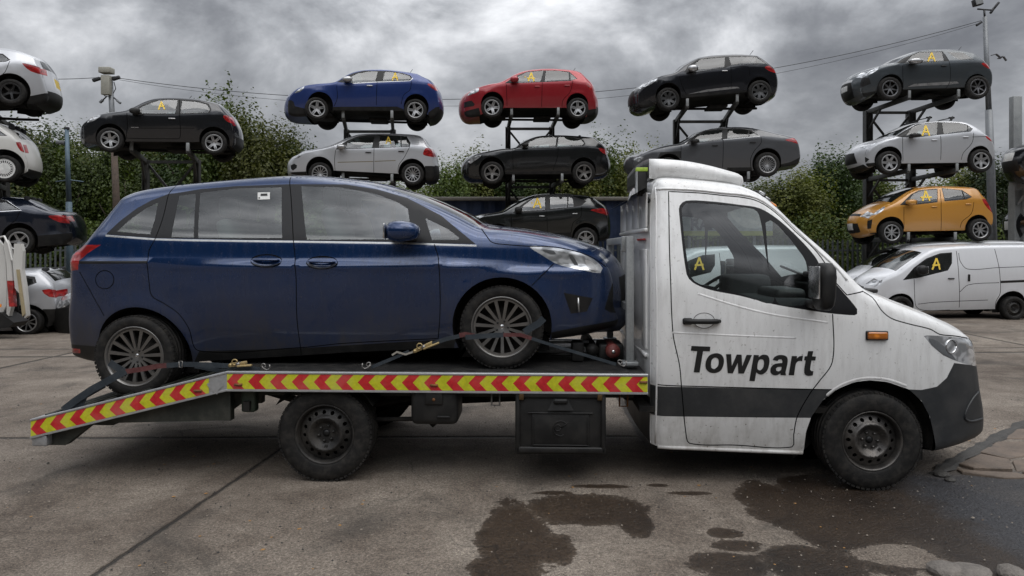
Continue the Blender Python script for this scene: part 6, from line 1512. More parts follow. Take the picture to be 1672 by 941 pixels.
def ground():
    mb = MB(); xs = sorted(set([-400, -120, -60, -30] + list(np.linspace(-16, 16, 65)) + [30, 60, 120, 400])); ys = sorted(set([-60, -10] + list(np.linspace(0, 24, 49)) + [30, 40, 80, 200, 600]))
    V = [(x, y, .012 * noise.noise(Vector((x * .35, y * .35, 0))) if abs(x) < 16 and 0 < y < 24 else 0) for y in ys for x in xs]; n = len(xs)
    mb.add(V, [[j * n + i, j * n + i + 1, (j + 1) * n + i + 1, (j + 1) * n + i] for j in range(len(ys) - 1) for i in range(n - 1)], ground_material(), True)
    tag(mb.build('ground'), kind='structure')
    # grit and crumbs scattered over the concrete: nobody could count them
    rnd = random.Random(3); mb = MB(); mats = [solid('grit_pale', (.22, .19, .155), .8), solid('grit_dark', (.03, .028, .026), .8), solid('grit_leaf', (.28, .15, .05), .8)]
    for i in range(5200):
        Y = rnd.uniform(3.5, 9.) if i % 3 else rnd.uniform(3.5, 18); X = rnd.uniform(-.8, .8) * Y
        sz = rnd.choice((.0025, .003, .004, .005, .008)) * (1.6 if rnd.random() < .04 else 1) ; m = mats[0] if rnd.random() < .55 else mats[1]
        if rnd.random() < .03: m = mats[2]; sz *= 2
        q = [(X + sz * math.cos(t + i) * rnd.uniform(.6, 1.3), Y + sz * math.sin(t + i) * rnd.uniform(.6, 1.3)) for t in (0, 1.57, 3.14, 4.71)]
        z = .006; mb.add([(a, b, z) for a, b in q] + [(X, Y, z + sz * (.8 if m is not mats[2] else .15))], [[0, 1, 4], [1, 2, 4], [2, 3, 4], [3, 0, 4]], m)
    tag(mb.build('grit'), kind='stuff')
    # broken paving at the right
    sl = solid('broken_slab', (.125, .095, .072), .7, var=.4, bumps=.5, scale=5); rnd = random.Random(8)
    polys = [[(1600, 742), (1626, 722), (1690, 724), (1700, 742), (1650, 752)], [(1565, 762), (1600, 746), (1648, 755), (1655, 772), (1590, 770)], [(1652, 756), (1704, 746), (1720, 768), (1660, 772)], [(1560, 768), (1590, 773), (1662, 775), (1700, 783), (1640, 783), (1570, 775)],
             [(1628, 718), (1650, 703), (1700, 700), (1700, 720)], [(1655, 700), (1690, 684), (1740, 684), (1740, 697)], [(1712, 724), (1780, 720), (1790, 742), (1706, 742)], [(1668, 776), (1724, 772), (1760, 782), (1710, 786)], [(1712, 745), (1790, 746), (1800, 766), (1726, 768)]]
    mb = MB()
    for pl in polys:
        g = [gnd(*p) for p in pl]; c = (sum(p[0] for p in g) / len(g), sum(p[1] for p in g) / len(g)); g = [((p[0] - c[0]) * .98 + c[0], (p[1] - c[1]) * .94 + c[1]) for p in g]
        t = rnd.uniform(.012, .03); n = len(g); dz = [rnd.uniform(-.006, .008) for _ in g]
        gi = [((p[0] - c[0]) * .96 + c[0], (p[1] - c[1]) * .96 + c[1]) for p in g]
        mb.add([(x, y, 0) for x, y in g] + [(x, y, t - .006 + d) for (x, y), d in zip(g, dz)] + [(x, y, t + d) for (x, y), d in zip(gi, dz)],
               [[i, (i + 1) % n, n + (i + 1) % n, n + i] for i in range(n)] + [[n + i, n + (i + 1) % n, 2 * n + (i + 1) % n, 2 * n + i] for i in range(n)] + [list(range(2 * n, 3 * n))], sl)
    tag(mb.build('broken_paving'), kind='structure')
    # a ridge of broken dark kerb in front of the bumper
    mb = MB(); pts = [gnd(*p) for p in ((1528, 777), (1545, 765), (1570, 750), (1598, 735), (1630, 716), (1672, 694), (1730, 672))]; kb = solid('kerb_edge', (.045, .042, .038), .75, var=.4, bumps=.6, scale=8)
    pts = sm(pts, .06); 
    mb.tube([(x, y, .012 + .012 * noise.noise(Vector((x * 4, y * 4, 1)))) for x, y in pts], [.055 + .035 * noise.noise(Vector((x * 6, y * 6, 5))) for x, y in pts], kb, 7, flat=.35, smooth=False)
    tag(mb.build('kerb'), kind='structure')
    st = solid('stone_grey', (.14, .125, .11), .8, var=.4, bumps=.7, scale=10)
    for i, (px, py, r, lab) in enumerate(((1540, 928, .085, 'largest grey concrete lump at the bottom edge on wet ground'), (1588, 930, .10, 'flat broad grey stone beside the largest lump at the bottom edge'), (1650, 932, .07, 'small flat brown stone near the bottom right corner'), (1536, 767, .05, 'dark rubble lump at the end of the broken kerb'), (1552, 775, .035, 'small dark rubble piece beside the front bumper'))):
        X, Y = gnd(px, py + 10); b = bmesh.new(); bmesh.ops.create_icosphere(b, subdivisions=2, radius=r)
        for v in b.verts:
            d = 1 + .35 * noise.noise(v.co * (6 + i) + Vector((i, 0, 0))); v.co = Vector((v.co.x * d * 1.15, v.co.y * d, v.co.z * d * (.5 if i != 1 else .3)))
        mb = MB(); mb.bm(b, st if i < 3 else kb, False); o = mb.build('stone'); o.location = (X, Y, r * .25); tag(o, lab, 'stone', 'rubble stones at the right')

def racks():
    BR = solid('rack_brace', (.035, .036, .035), .6, .3, dust=.2)
    def rack(label, pl, pr, Zp, ztop, levels, mat=STEEL, w=.15, low=None):
        """pl, pr: photo x of the two posts at depth Zp; levels: [(left block px, py), (right block px, py), near depth]"""
        xl = (pl - CX) * Zp / F; xr = (pr - CX) * Zp / F
        root = thing('car_rack', label, 'rack', ((xl + xr) / 2, Zp, 0), 0, 'steel racks holding the scrapped cars')
        mx = (xl + xr) / 2; zs = []
        for l in levels: zs.append(at(l[0][0], l[0][1], l[2]).z - .16)
        zt = max(zs) + .04
        for x in (xl, xr):
            mb = MB()   # H section
            mb.box((x - mx - w / 2 + .01, 0, zt / 2), (.02, w, zt), mat); mb.box((x - mx + w / 2 - .01, 0, zt / 2), (.02, w, zt), mat); mb.box((x - mx, 0, zt / 2), (w - .04, .02, zt - .004), mat)
            mb.box((x - mx, 0, .015), (w * 2, w * 2, .03), mat); mb.build('post', root)
        for l, z in zip(levels, zs):
            a = at(l[0][0], l[0][1], l[2]); b = at(l[1][0], l[1][1], l[2])
            for x, e, zz in ((xl, a, z), (xr, b, b.z - .16)):
                mb = MB(); p0 = Vector((x - mx, -.02, z)); p1 = Vector((e.x - mx, e.y - Zp + .03, zz))
                mb.bar(p0, p1, .09, .13, mat, .008); mb.build('arm', root)
                mb = MB(); mb.bar((x - mx, -.05, z - .55), p0.lerp(p1, .32) - Vector((0, 0, .05)), .05, .06, mat); mb.build('strut', root)
                mb = MB(); mb.box((p1.x, p1.y + .0, zz + .09), (.075, .05, .21), GALV, bev=.006); mb.build('stop_block', root)
            mb = MB(); mb.bar((xl - mx, -.01, z - .02), (xr - mx, -.01, z - .02), .06, .08, BR); mb.build('cross_beam', root)
            h = 1.05; x0 = xl - mx + .04; x1 = xr - mx - .04
            for s_ in (1, -1):
                mb = MB(); mb.bar((x0 if s_ > 0 else x1, .05 * s_, z - .08), ((x0 + x1) / 2 + s_ * .12, .05 * s_, z - h), .05, .06, BR); mb.build('brace', root)
        return root
    T = lambda o, p: Tz(o, K, p)[:2]
    rack('dark steel rack under the lone black three door hatchback', 238, 322, 19.6, 0, [(T((130, 135), (500, 590)), T((130, 135), (1050, 600)), 17.3)])
    rack('black steel rack holding the blue hatchback above a silver one', 566, 642, 21.7, 0, [(T((460, 90), (597, 548)), T((460, 90), (1073, 552)), 19.4), (T((460, 190), (597, 560)), T((460, 190), (1073, 575)), 19.9)])
    rack('black steel rack with the red hatchback on its top arms', 829.5, 901, 22.8, 0, [(T((740, 90), (570, 522)), T((740, 90), (1025, 522)), 20.4), (T((740, 190), (587, 570)), T((740, 190), (1063, 570)), 20.7), (T((740, 290), (587, 605)), T((740, 290), (1063, 610)), 21.)], w=.17)
    rack('steel rack rising behind the truck cab with a pale roofed compact car', 1104, 1182, 21.3, 0, [(T((1020, 70), (613, 555)), T((1020, 70), (1100, 510)), 19.), (T((1040, 180), (500, 615)), T((1040, 180), (1090, 610)), 19.4)], w=.17)
    rack('three level steel rack at right holding grey, silver and orange cars', 1417, 1487, 22.3, 0, [(T((1355, 60), (780, 535)), T((1355, 60), (1260, 525)), 20.1), (T((1355, 170), (775, 592)), T((1355, 170), (1245, 590)), 19.7), (T((1355, 285), (770, 575)), T((1355, 285), (1228, 575)), 19.7)], w=.22, mat=solid('rack_steel_grey', (.07, .072, .072), .6, .3, bumps=.3, dust=.25))
    rack('steel rack cut off by the left edge with silver, white and navy cars', -70, 9, 19.4, 0, [((-110, 163), (-25, 163), 17.1), ((-80, 286), (-20, 286), 17.3), ((-90, 408), (-15, 409), 17.6)])
    rk = rack('tall galvanised column rack at the right edge of the yard', 1659, 1730, 21., 0, [((1735, 289), (1860, 288), 19.7), ((1735, 393), (1860, 392), 20.5)], mat=GALV, w=.28)
    zt = at(1660, 158, 21.).z
    for x in (-.65, .65):
        mb = MB(); z0 = 3.5; mb.box((x, .02, (z0 + zt) / 2), (.26, .20, zt - z0), GALV, bev=.01); mb.build('column', rk)

def palisade():
    FG = solid('fence_galvanised', (.10, .115, .12), .6, .4, dust=.3); PW = 2.7
    def panel(X, Y, first=None, label='', grp='galvanised palisade fence panels'):
        root = thing('palisade_fence', label, 'fence', (X, Y, 0), 0, grp)
        if first:
            for ch in first.children:
                c = ch.copy(); COL.objects.link(c); c.parent = root
            return root
        mb = MB(); n = 17
        for i in range(n):
            x = -PW / 2 + (i + .5) * PW / n; h = 2.05 + random.uniform(-.01, .01)
            V = [(x - .035, 0, .05), (x - .012, -.02, .05), (x + .012, -.02, .05), (x + .035, 0, .05), (x + .035, 0, h - .08), (x + .012, -.02, h), (x - .012, -.02, h), (x - .035, 0, h - .08)]
            mb.add(V, [[0, 1, 6, 7], [1, 2, 5, 6], [2, 3, 4, 5]], FG)
        mb.build('pales', root)
        for z in (.35, 1.7): mb = MB(); mb.box((0, .03, z), (PW, .04, .05), FG); mb.build('rail', root)
        mb = MB(); mb.box((-PW / 2, .06, 1.02), (.1, .05, 2.04), FG); mb.build('fence_post', root)
        return root
    f = None; xs = [-20.4 + PW * i for i in range(4)] + [-.6 + PW * i for i in range(8)]
    for i, x in enumerate(xs):
        lab = 'spiked grey palisade fence panel behind the parked cars at left' if x < -8 else ('palisade fence panel in front of the dark blue wall' if x < 6.5 else 'dark palisade fence panel behind the white vans at right')
        r = panel(x, 22.4, f, lab, 'palisade panels at left' if x < -8 else ('palisade panels by the blue wall' if x < 6.5 else 'palisade panels at right'))
        if f is None: f = r

def blue_wall():
    m = solid('blue_sheeting', (.012, .028, .075), .55, dust=.12, var=.35, scale=1.5); x0 = (545 - CX) * 23.6 / F; x1 = (1052 - CX) * 23.6 / F; h = 3.40
    root = thing('blue_wall', 'long dark blue corrugated wall with a grey top rail behind the racks', 'wall', ((x0 + x1) / 2, 23.6, 0)); L = x1 - x0
    mb = MB(); n = int(L / .12); V = []
    for i in range(n + 1):
        x = -L / 2 + i * .12; y = (0, 0, .04, .04)[i % 4]; V += [(x, y, 0), (x, y, h)]
    mb.add(V, [[2 * i, 2 * i + 2, 2 * i + 3, 2 * i + 1] for i in range(n)], m); mb.box((0, .3, h / 2), (L, .3, h - .02), m); mb.build('cladding', root)
    mb = MB(); mb.box((0, .1, h + .02), (L + .1, .42, .13), solid('wall_coping', (.16, .15, .13), .6, dust=.3), bev=.02); mb.build('coping', root)

def cabin_sign():
    # the sign board glimpsed through the cab windows
    Y = 21.6; x0, x1 = [(p - CX) * Y / F for p in (1098, 1262)]; cx = (x0 + x1) / 2; z0 = at(0, 384, Y).z; z1 = at(0, 340, Y).z
    root = thing('sign_board', 'pale sign board with large dark letters RAN and yellow strip', 'sign', (cx, Y, 0))
    mb = MB(); mb.box((0, .04, (z0 + z1) / 2), (x1 - x0, .05, z1 - z0), solid('sign_white', (.42, .45, .46), .5, dust=.1), bev=.005); mb.build('panel', root)
    mb = MB(); mb.box((0, .008, z0 + .05), (x1 - x0, .012, .14), solid('sign_yellow', (.40, .42, .10), .5)); mb.build('yellow_strip', root)
    for x in (-1., 1.): mb = MB(); mb.box((x, .1, z1 / 2), (.08, .06, z1 - .02), GALV); mb.build('post', root)
    V, Fc = text_polys('RAN', .62, 0, .02, .95); w = V[:, 0].max() - V[:, 0].min(); sx = .92 / w; zz = at(0, 375.5, Y).z; sh = (at(0, 357, Y).z - zz) / V[:, 1].max(); xa = (1127 - CX) * Y / F - cx
    mb = MB(); mb.add([(xa + v[0] * sx, -.006, zz + v[1] * sh) for v in V], Fc, solid('sign_navy', (.012, .02, .05), .5)); o = mb.build('lettering', root); o['label'] = 'large dark letters RAN'

def poles():
    WOOD = solid('pole_wood', (.085, .062, .048), .85, var=.4, scale=9, bumps=.4); GR = solid('pole_grey', (.20, .21, .22), .5, .4, dust=.2); BLU = solid('pole_blue_grey', (.10, .15, .19), .55, .3, dust=.2)
    LAMP = solid('camera_housing', (.33, .32, .27), .5, dust=.3); DK = solid('camera_dark', (.02, .02, .022), .5)
    # left pole with cameras and a floodlight
    Z = 22.; top = at(180, 128, Z); mid = at(186, 236, Z); b0 = at(190, 330, Z)
    root = thing('camera_pole', 'wooden pole topped with camera boxes and floodlights beside the lone hatchback', 'pole', (b0.x, Z, 0)); o = Vector((b0.x, Z, 0))
    mb = MB(); mb.tube([(.02, 0, 0), b0 - o, mid - o], [.12, .105, .09], WOOD, 10); mb.build('lower_pole', root)
    mb = MB(); mb.tube([mid - o - Vector((0, 0, .1)), top - o], [.085, .075], GR, 10); mb.build('mast', root)
    P = lambda x, y: at(x, y, Z) - o
    def piece(name, c, s, m, bev=.01): mb = MB(); mb.box(c, s, m, bev=bev); return mb.build(name, root)
    piece('equipment_box', P(177.5, 141) + Vector((0, -.12, 0)), (.26, .18, .60), LAMP); piece('lamp_head', P(177, 117) + Vector((0, -.1, 0)), (.36, .30, .18), LAMP, .02)
    mb = MB(); mb.bar(P(157, 128), P(195, 126), .05, .05, DK); mb.build('cross_arm', root)
    for x, y, a in ((160, 131, .1), (192, 129, -.1)):
        mb = MB(); mb.bar(P(x - 6, y + 2) + Vector((0, -.08, 0)), P(x + 6, y - 2) + Vector((0, -.08, 0)), .10, .10, DK, .02); mb.build('camera', root)
    for x, y, x2, y2 in ((174, 158, 163, 168), (184, 158, 197, 169)):
        mb = MB(); mb.tube([P(x, y), P((x + x2) / 2, (y + y2) / 2)], .02, DK, 6); mb.bar(P((x + x2) / 2, (y + y2) / 2), P(x2, y2), .08, .07, GR, .015); mb.build('camera', root)
    for x, x2 in ((171, 166), (186, 189)):
        mb = MB(); mb.tube([P(x, 134), P(x2, 145), P((x2 + 176) / 2, 157), P(177, 158)], .013, DK, 6); mb.build('cable_loop', root)
    # thin blue grey lamp pole
    Z = 20.5; b0 = at(114, 420, Z); o = Vector((b0.x, Z, 0)); root = thing('lamp_pole', 'slim blue grey pole with a thin crossbar at far left in front of the trees', 'pole', tuple(o)); P = lambda x, y: at(x, y, Z) - o
    mb = MB(); mb.tube([(0, 0, 0), P(114, 420), P(112.5, 330)], [.10, .10, .085], BLU, 10); mb.tube([P(112.5, 330), P(109, 212)], [.075, .055], BLU, 10); mb.build('shaft', root)
    mb = MB(); mb.tube([P(91, 297), P(112, 294), P(136, 297)], .02, BLU, 6); mb.build('crossbar', root)
    mb = MB(); mb.box(P(100, 233), (.24, .16, .10), GR, bev=.02); mb.build('lamp_head', root); mb = MB(); mb.box(P(109, 210), (.12, .1, .08), DK, bev=.01); mb.build('finial', root)
    # tall right lamp post
    Z = 22.6; b0 = at(1621, 420, Z); o = Vector((b0.x, Z, 0)); root = thing('lamp_post', 'tall tapered grey lamp post with floodlight and cameras at upper right', 'pole', tuple(o)); P = lambda x, y: at(x, y, Z) - o
    mb = MB(); mb.tube([(.05, 0, 0), P(1621, 420), P(1617.5, 270), P(1614.5, 180)], [.14, .135, .12, .105], GR, 12); mb.tube([P(1614.5, 180), P(1608, 28)], [.085, .065], GR, 12); mb.build('shaft', root)
    mb = MB(); mb.tube([P(1608, 30), P(1607, 17)], .03, DK, 6); mb.tube([P(1596, 15), P(1622, 17)], .025, DK, 6); mb.build('bracket', root)
    mb = MB(); mb.box(P(1592.5, 6) + Vector((0, -.1, 0)), (.28, .16, .22), DK, rot=Matrix.Rotation(R(-14), 4, 'Y'), bev=.02); mb.box(P(1592.5, 6) + Vector((0, -.19, 0)), (.22, .02, .16), GALV, rot=Matrix.Rotation(R(-14), 4, 'Y')); mb.build('floodlight', root)
    for a, b in (((1622, 15), (1631, 4)), ((1617, 22), (1624, 12)), ((1594, 42), (1603, 36))):
        mb = MB(); mb.bar(P(*a), P(*b), .07, .07, DK, .015); mb.build('camera', root)
    # overhead cables
    def cable(a, b, sag, label, r=.010):
        mb = MB(); mb.tube([a.lerp(b, t) - Vector((0, 0, 4 * sag * t * (1 - t))) for t in np.linspace(0, 1, 40)], r, DK, 5); tag(mb.build('cable'), label, 'cable', 'overhead cables')
    A_ = at(195, 128, 22.); B_ = at(1602, 34, 22.6)
    cable(A_, B_, 1.45, 'thin overhead cable sagging from the camera pole to the tall lamp post, upper strand'); cable(A_ - Vector((0, 0, .05)), B_ - Vector((0, 0, .06)), 1.62, 'lower of the two sagging cable strands, slightly below its twin', .006)
    cable(at(158, 127, 22.), at(-60, 120, 21), .1, 'short cable running left from the camera pole out of frame')
    mb = MB(); c = at(1633, 94, 34); w = [(-.42, .10), (-.2, .16), (0, 0), (.16, .03), (.30, -.16)]
    for i in range(4): mb.bar((w[i][0], 0, w[i][1]), (w[i + 1][0], 0, w[i + 1][1]), .12, .03, solid('gull_grey', (.12, .12, .13), .8))
    mb.tube([(-.02, -.2, 0), (0, 0, -.02), (.02, .22, 0)], [.02, .06, .02], solid('gull_grey', (.12, .12, .13), .8), 8); o = mb.build('bird'); o.location = c; tag(o, 'small grey gull gliding beside the lamp post against clouds', 'bird')

def leaf_mat(name, c1, c2):
    m, nt, b = new_mat(name); P = objc(nt)
    oi = nt.nodes.new('ShaderNodeObjectInfo').outputs['Random']
    n = noise_(nt, P, 1.1, 4, .7); n2 = noise_(nt, P, 14, 2, .5)
    c = mixc(nt, ramp(nt, math_(nt, 'ADD', math_(nt, 'MULTIPLY', n, .6), math_(nt, 'MULTIPLY', n2, .4)), [(.35, 0.), (.65, 1.)]), c1, c2)
    c = mixc(nt, 1, c, ramp(nt, oi, [(0., .65), (1., 1.35)]), 'MULTIPLY')
    lk(nt, c, b.inputs['Base Color']); b.inputs['Roughness'].default_value = .55; b.inputs['Specular IOR Level'].default_value = .35
    tr = nd(nt, 'ShaderNodeBsdfTranslucent'); lk(nt, mixc(nt, 1, c, (1.1, 1.2, .5), 'MULTIPLY'), tr.inputs[0]); mx = nt.nodes.new('ShaderNodeMixShader'); mx.inputs[0].default_value = .3
    lk(nt, b.outputs[0], mx.inputs[1]); lk(nt, tr.outputs[0], mx.inputs[2]); lk(nt, mx.outputs[0], nt.nodes['Material Output'].inputs[0])
    return m

def trees():
    LM = [leaf_mat('leaves_a', (.020, .042, .010), (.105, .140, .024)), leaf_mat('leaves_b', (.035, .052, .010), (.150, .155, .028)), leaf_mat('leaves_c', (.014, .032, .010), (.060, .092, .022))]
    BARK = solid('bark', (.05, .04, .03), .9, bumps=.5)
    def crown_mesh(seed, n, mat, leaf=.108):
        r = random.Random(seed); mb = MB(); V = []; Fc = []
        # clumps spread over an uneven unit crown; each holds a spray of leaves around short twigs
        cl = []
        for i in range(80):
            z = r.uniform(.02, 1.); a = r.uniform(0, 6.28); rad = (math.sin(math.pi * min(1, z * .62 + .33)) ** .6) * r.uniform(.6, 1.0) * (1 + .2 * math.sin(3 * a + seed))
            cl.append((Vector((rad * math.cos(a), rad * math.sin(a), z)), r.uniform(.16, .34)))
        tw = []
        for i in range(11):     # thin shoots that break the outline
            c, s = cl[r.randrange(len(cl))]
            if c.z < .45: continue
            dr = Vector((c.x * .5 + r.uniform(-.2, .2), c.y * .5 + r.uniform(-.2, .2), r.uniform(.25, .6))).normalized(); L_ = r.uniform(.12, .30) + s * .5
            for q in range(34): tw.append((c + dr * L_ * q / 34, .028))
        for i in range(n + len(tw)):
            c, s = r.choice(cl) if i < n else tw[i - n]; d = Vector((r.gauss(0, 1), r.gauss(0, 1), r.gauss(0, .8))); d = d.normalized() * min(1.25, abs(r.gauss(.8, .22))) * s
            p = c + d; nrm = (d.normalized() + Vector((r.uniform(-.6, .6), r.uniform(-.6, .6), r.uniform(-.1, 1.)))).normalized()
            u = nrm.orthogonal().normalized(); u.rotate(Matrix.Rotation(r.uniform(0, 6.28), 3, nrm)); v = nrm.cross(u); L = leaf * r.uniform(.55, 1.25); k = len(V)
            p = Vector((p.x * 1.8, p.y * 1.8, p.z * 4.4)); w = L * .38
            V += [p - u * L * .5, p + v * w - u * L * .05 + nrm * L * .05, p + u * L * .5 - nrm * L * .08, p - v * w - u * L * .05 + nrm * L * .05]; Fc.append([k, k + 1, k + 2, k + 3])
        mb.add(V, Fc, mat, False); return mb
    def trunk_mesh(seed):
        r = random.Random(seed + 50); mb = MB()
        mb.tube([(0, 0, -1.), (.04, .02, .8), (-.03, .05, 2.2), (.02, 0, 3.6)], [.17, .13, .08, .03], BARK, 8)
        for i in range(9):
            a = r.uniform(0, 6.28); z = r.uniform(.5, 2.8); L = r.uniform(.9, 1.7)
            mb.tube([(0, 0, z), (math.cos(a) * L * .5, math.sin(a) * L * .5, z + .5), (math.cos(a) * L, math.sin(a) * L, z + 1.2)], [.055, .035, .012], BARK, 5)
        return mb
    kinds = [('broadleaf_tree', 0, 'dark green broadleaf tree'), ('broadleaf_tree', 1, 'yellowish green leafy tree'), ('broadleaf_tree', 2, 'deep green dense tree')]
    meshes = []
    for i in range(5):
        o = crown_mesh(i, 31000, LM[i % 3]).build('crown'); t = trunk_mesh(i).build('trunk'); meshes.append((o.data, t.data)); bpy.data.objects.remove(o); bpy.data.objects.remove(t)
    spots = [(-60, 200, 27, 1.3), (5, 190, 26, 1.2), (62, 196, 28, 1.2), (112, 226, 27, 1.), (158, 215, 29, 1.), (205, 205, 27, 1.), (262, 205, 29, 1.1), (318, 190, 28, 1.1), (372, 150, 28, 1.15), (428, 172, 27, 1.15), (470, 212, 28, .95),
             (508, 285, 28, .9), (560, 292, 27, .9), (620, 290, 27, 1.), (680, 288, 28, .9), (728, 250, 27, .9), (775, 238, 28, 1.), (830, 250, 28, 1.), (890, 250, 28, 1.), (950, 245, 27, 1.), (1000, 215, 28, 1.), (1048, 232, 27, .95), (1100, 262, 27, 1.), (1160, 280, 28, 1.),
             (1215, 292, 27, 1.), (1262, 282, 28, 1.), (1312, 268, 27, 1.), (1358, 240, 28, 1.), (1412, 262, 29, 1.), (1462, 290, 28, 1.), (1520, 290, 27, 1.), (1575, 262, 28, 1.), (1632, 250, 27, 1.05), (1690, 246, 28, 1.1), (1750, 240, 29, 1.1)]
    place = [(300, 'behind the lone hatchback'), (480, 'right of the lone hatchback'), (720, 'behind the silver hatchback on its rack'), (1070, 'above the dark blue wall'), (1340, 'behind the truck cab roof'), (1560, 'behind the right hand rack'), (9999, 'at the right edge')]
    from collections import Counter
    cnt = Counter()
    for i, (px, ty, Y, w) in enumerate(spots):
        k = i % 5; c, t = meshes[k]; h = (EYE + (CY - ty) * Y / F); sc = h / 5.35
        where = 'at far left behind the cars' if px < 170 else next(n for lim, n in place if px < lim)
        lab = kinds[k % 3][2] + ' ' + where
        root = thing('broadleaf_tree', lab, 'tree', ((px - CX) * Y / F, Y, 0), random.uniform(0, 6.28), 'broadleaf trees beyond the yard: ' + lab)
        root.scale = (w, w, sc)
        link(bpy.data.objects.new('crown', c), root); link(bpy.data.objects.new('trunk', t), root)
    # low growth that fills the foot of the trees
    r = random.Random(5); V = []; Fc = []; 
    mb = MB()
    for i in range(60000):
        x = r.uniform(-25, 25); y = r.uniform(24.6, 27.5) + .6 * noise.noise(Vector((x, 0, 0))); zt = 2.6 + 1.0 * noise.noise(Vector((x * .5, y * .3, 2))); z = zt * r.random() ** .7
        p = Vector((x, y, z)); nrm = Vector((r.uniform(-1, 1), r.uniform(-1.2, .2), r.uniform(-.2, 1.))).normalized(); u = nrm.orthogonal().normalized(); u.rotate(Matrix.Rotation(r.uniform(0, 6.28), 3, nrm)); v = nrm.cross(u); L = r.uniform(.07, .14); k = len(V)
        V += [p - u * L * .5, p + v * L * .35, p + u * L * .5, p - v * L * .35]; Fc.append([k, k + 1, k + 2, k + 3])
    mb.add(V, Fc, LM[0]); tag(mb.build('undergrowth'), kind='stuff')
    mb = MB(); n = 120; V = []
    for i in range(n + 1):
        x = -45 + 90 * i / n; V += [(x, 31.5, -1), (x, 31.5, 3.6 + .7 * noise.noise(Vector((x * .4, 0, 0))))]
    mb.add(V, [[2 * i, 2 * i + 2, 2 * i + 3, 2 * i + 1] for i in range(n)], leaf_mat('far_wood', (.006, .011, .005), (.016, .026, .010))); tag(mb.build('far_wood'), kind='stuff')

def van_remains():
    """rear corner of a dismantled white van at the left edge"""
    Z = 13.6; o = at(20, 548, Z); o.z = 0; root = thing('dismantled_van', 'stripped white van rear corner with a hanging red lamp at the left edge', 'van', tuple(o)); P = lambda x, y, d=0.: at(x, y, Z) - o + Vector((0, d, 0))
    W2 = paint('stripped_white', (.58, .57, .54), .1, 1.2, 0., .45, .5); YW = solid('old_foam', (.33, .27, .16), .8)
    def slab(name, pts, d0, d1, m, bev=.0):
        mb = MB(); n = len(pts); V = [P(x, y, d0) for x, y in pts] + [P(x, y, d1) for x, y in pts]
        mb.add(V, [list(range(n))[::-1], list(range(n, 2 * n))] + [[i, (i + 1) % n, n + (i + 1) % n, n + i] for i in range(n)], m); return mb.build(name, root)
    slab('side_panel', [(-90, 396), (-60, 390), (-4, 390), (4, 400), (9, 425), (11, 470), (10, 500), (4, 512), (-90, 530)], 0, .05, W2)
    slab('rear_pillar', [(12, 392), (16, 400), (22, 430), (25, 470), (22, 500), (18, 516), (14, 512), (16, 470), (14, 430), (9, 400)], -.06, .04, W2)
    slab('door_edge', [(29, 398), (40, 398), (43, 410), (42, 440), (47, 470), (51, 515), (46, 519), (38, 480), (30, 470), (27, 430)], -.10, -.02, W2)
    slab('inner_panel', [(34, 440), (38, 440), (48, 512), (44, 516)], -.13, -.10, YW)
    slab('tail_light', [(20, 458), (28, 458), (31, 500), (23, 500)], -.14, -.05, RED)
    slab('interior', [(-60, 410), (8, 410), (12, 510), (-60, 515)], .3, .34, UNDER)
    slab('bumper', [(-90, 508), (8, 510), (30, 526), (22, 534), (-90, 545)], -.12, .3, BLACK)
    slab('plate_lamp', [(0, 496), (10, 496), (10, 501), (0, 501)], -.14, -.12, AMBER)
    mb = MB(); mb.tube([P(2, 388, -.05), P(10, 386, -.05), P(18, 398, -.08), P(24, 424, -.08), P(30, 428, -.08)], .02, W2, 6); mb.build('wiring', root)
    wheel(root, P(-60, 520).x, .33, .0, .33, 'steel', 8, SPARED)

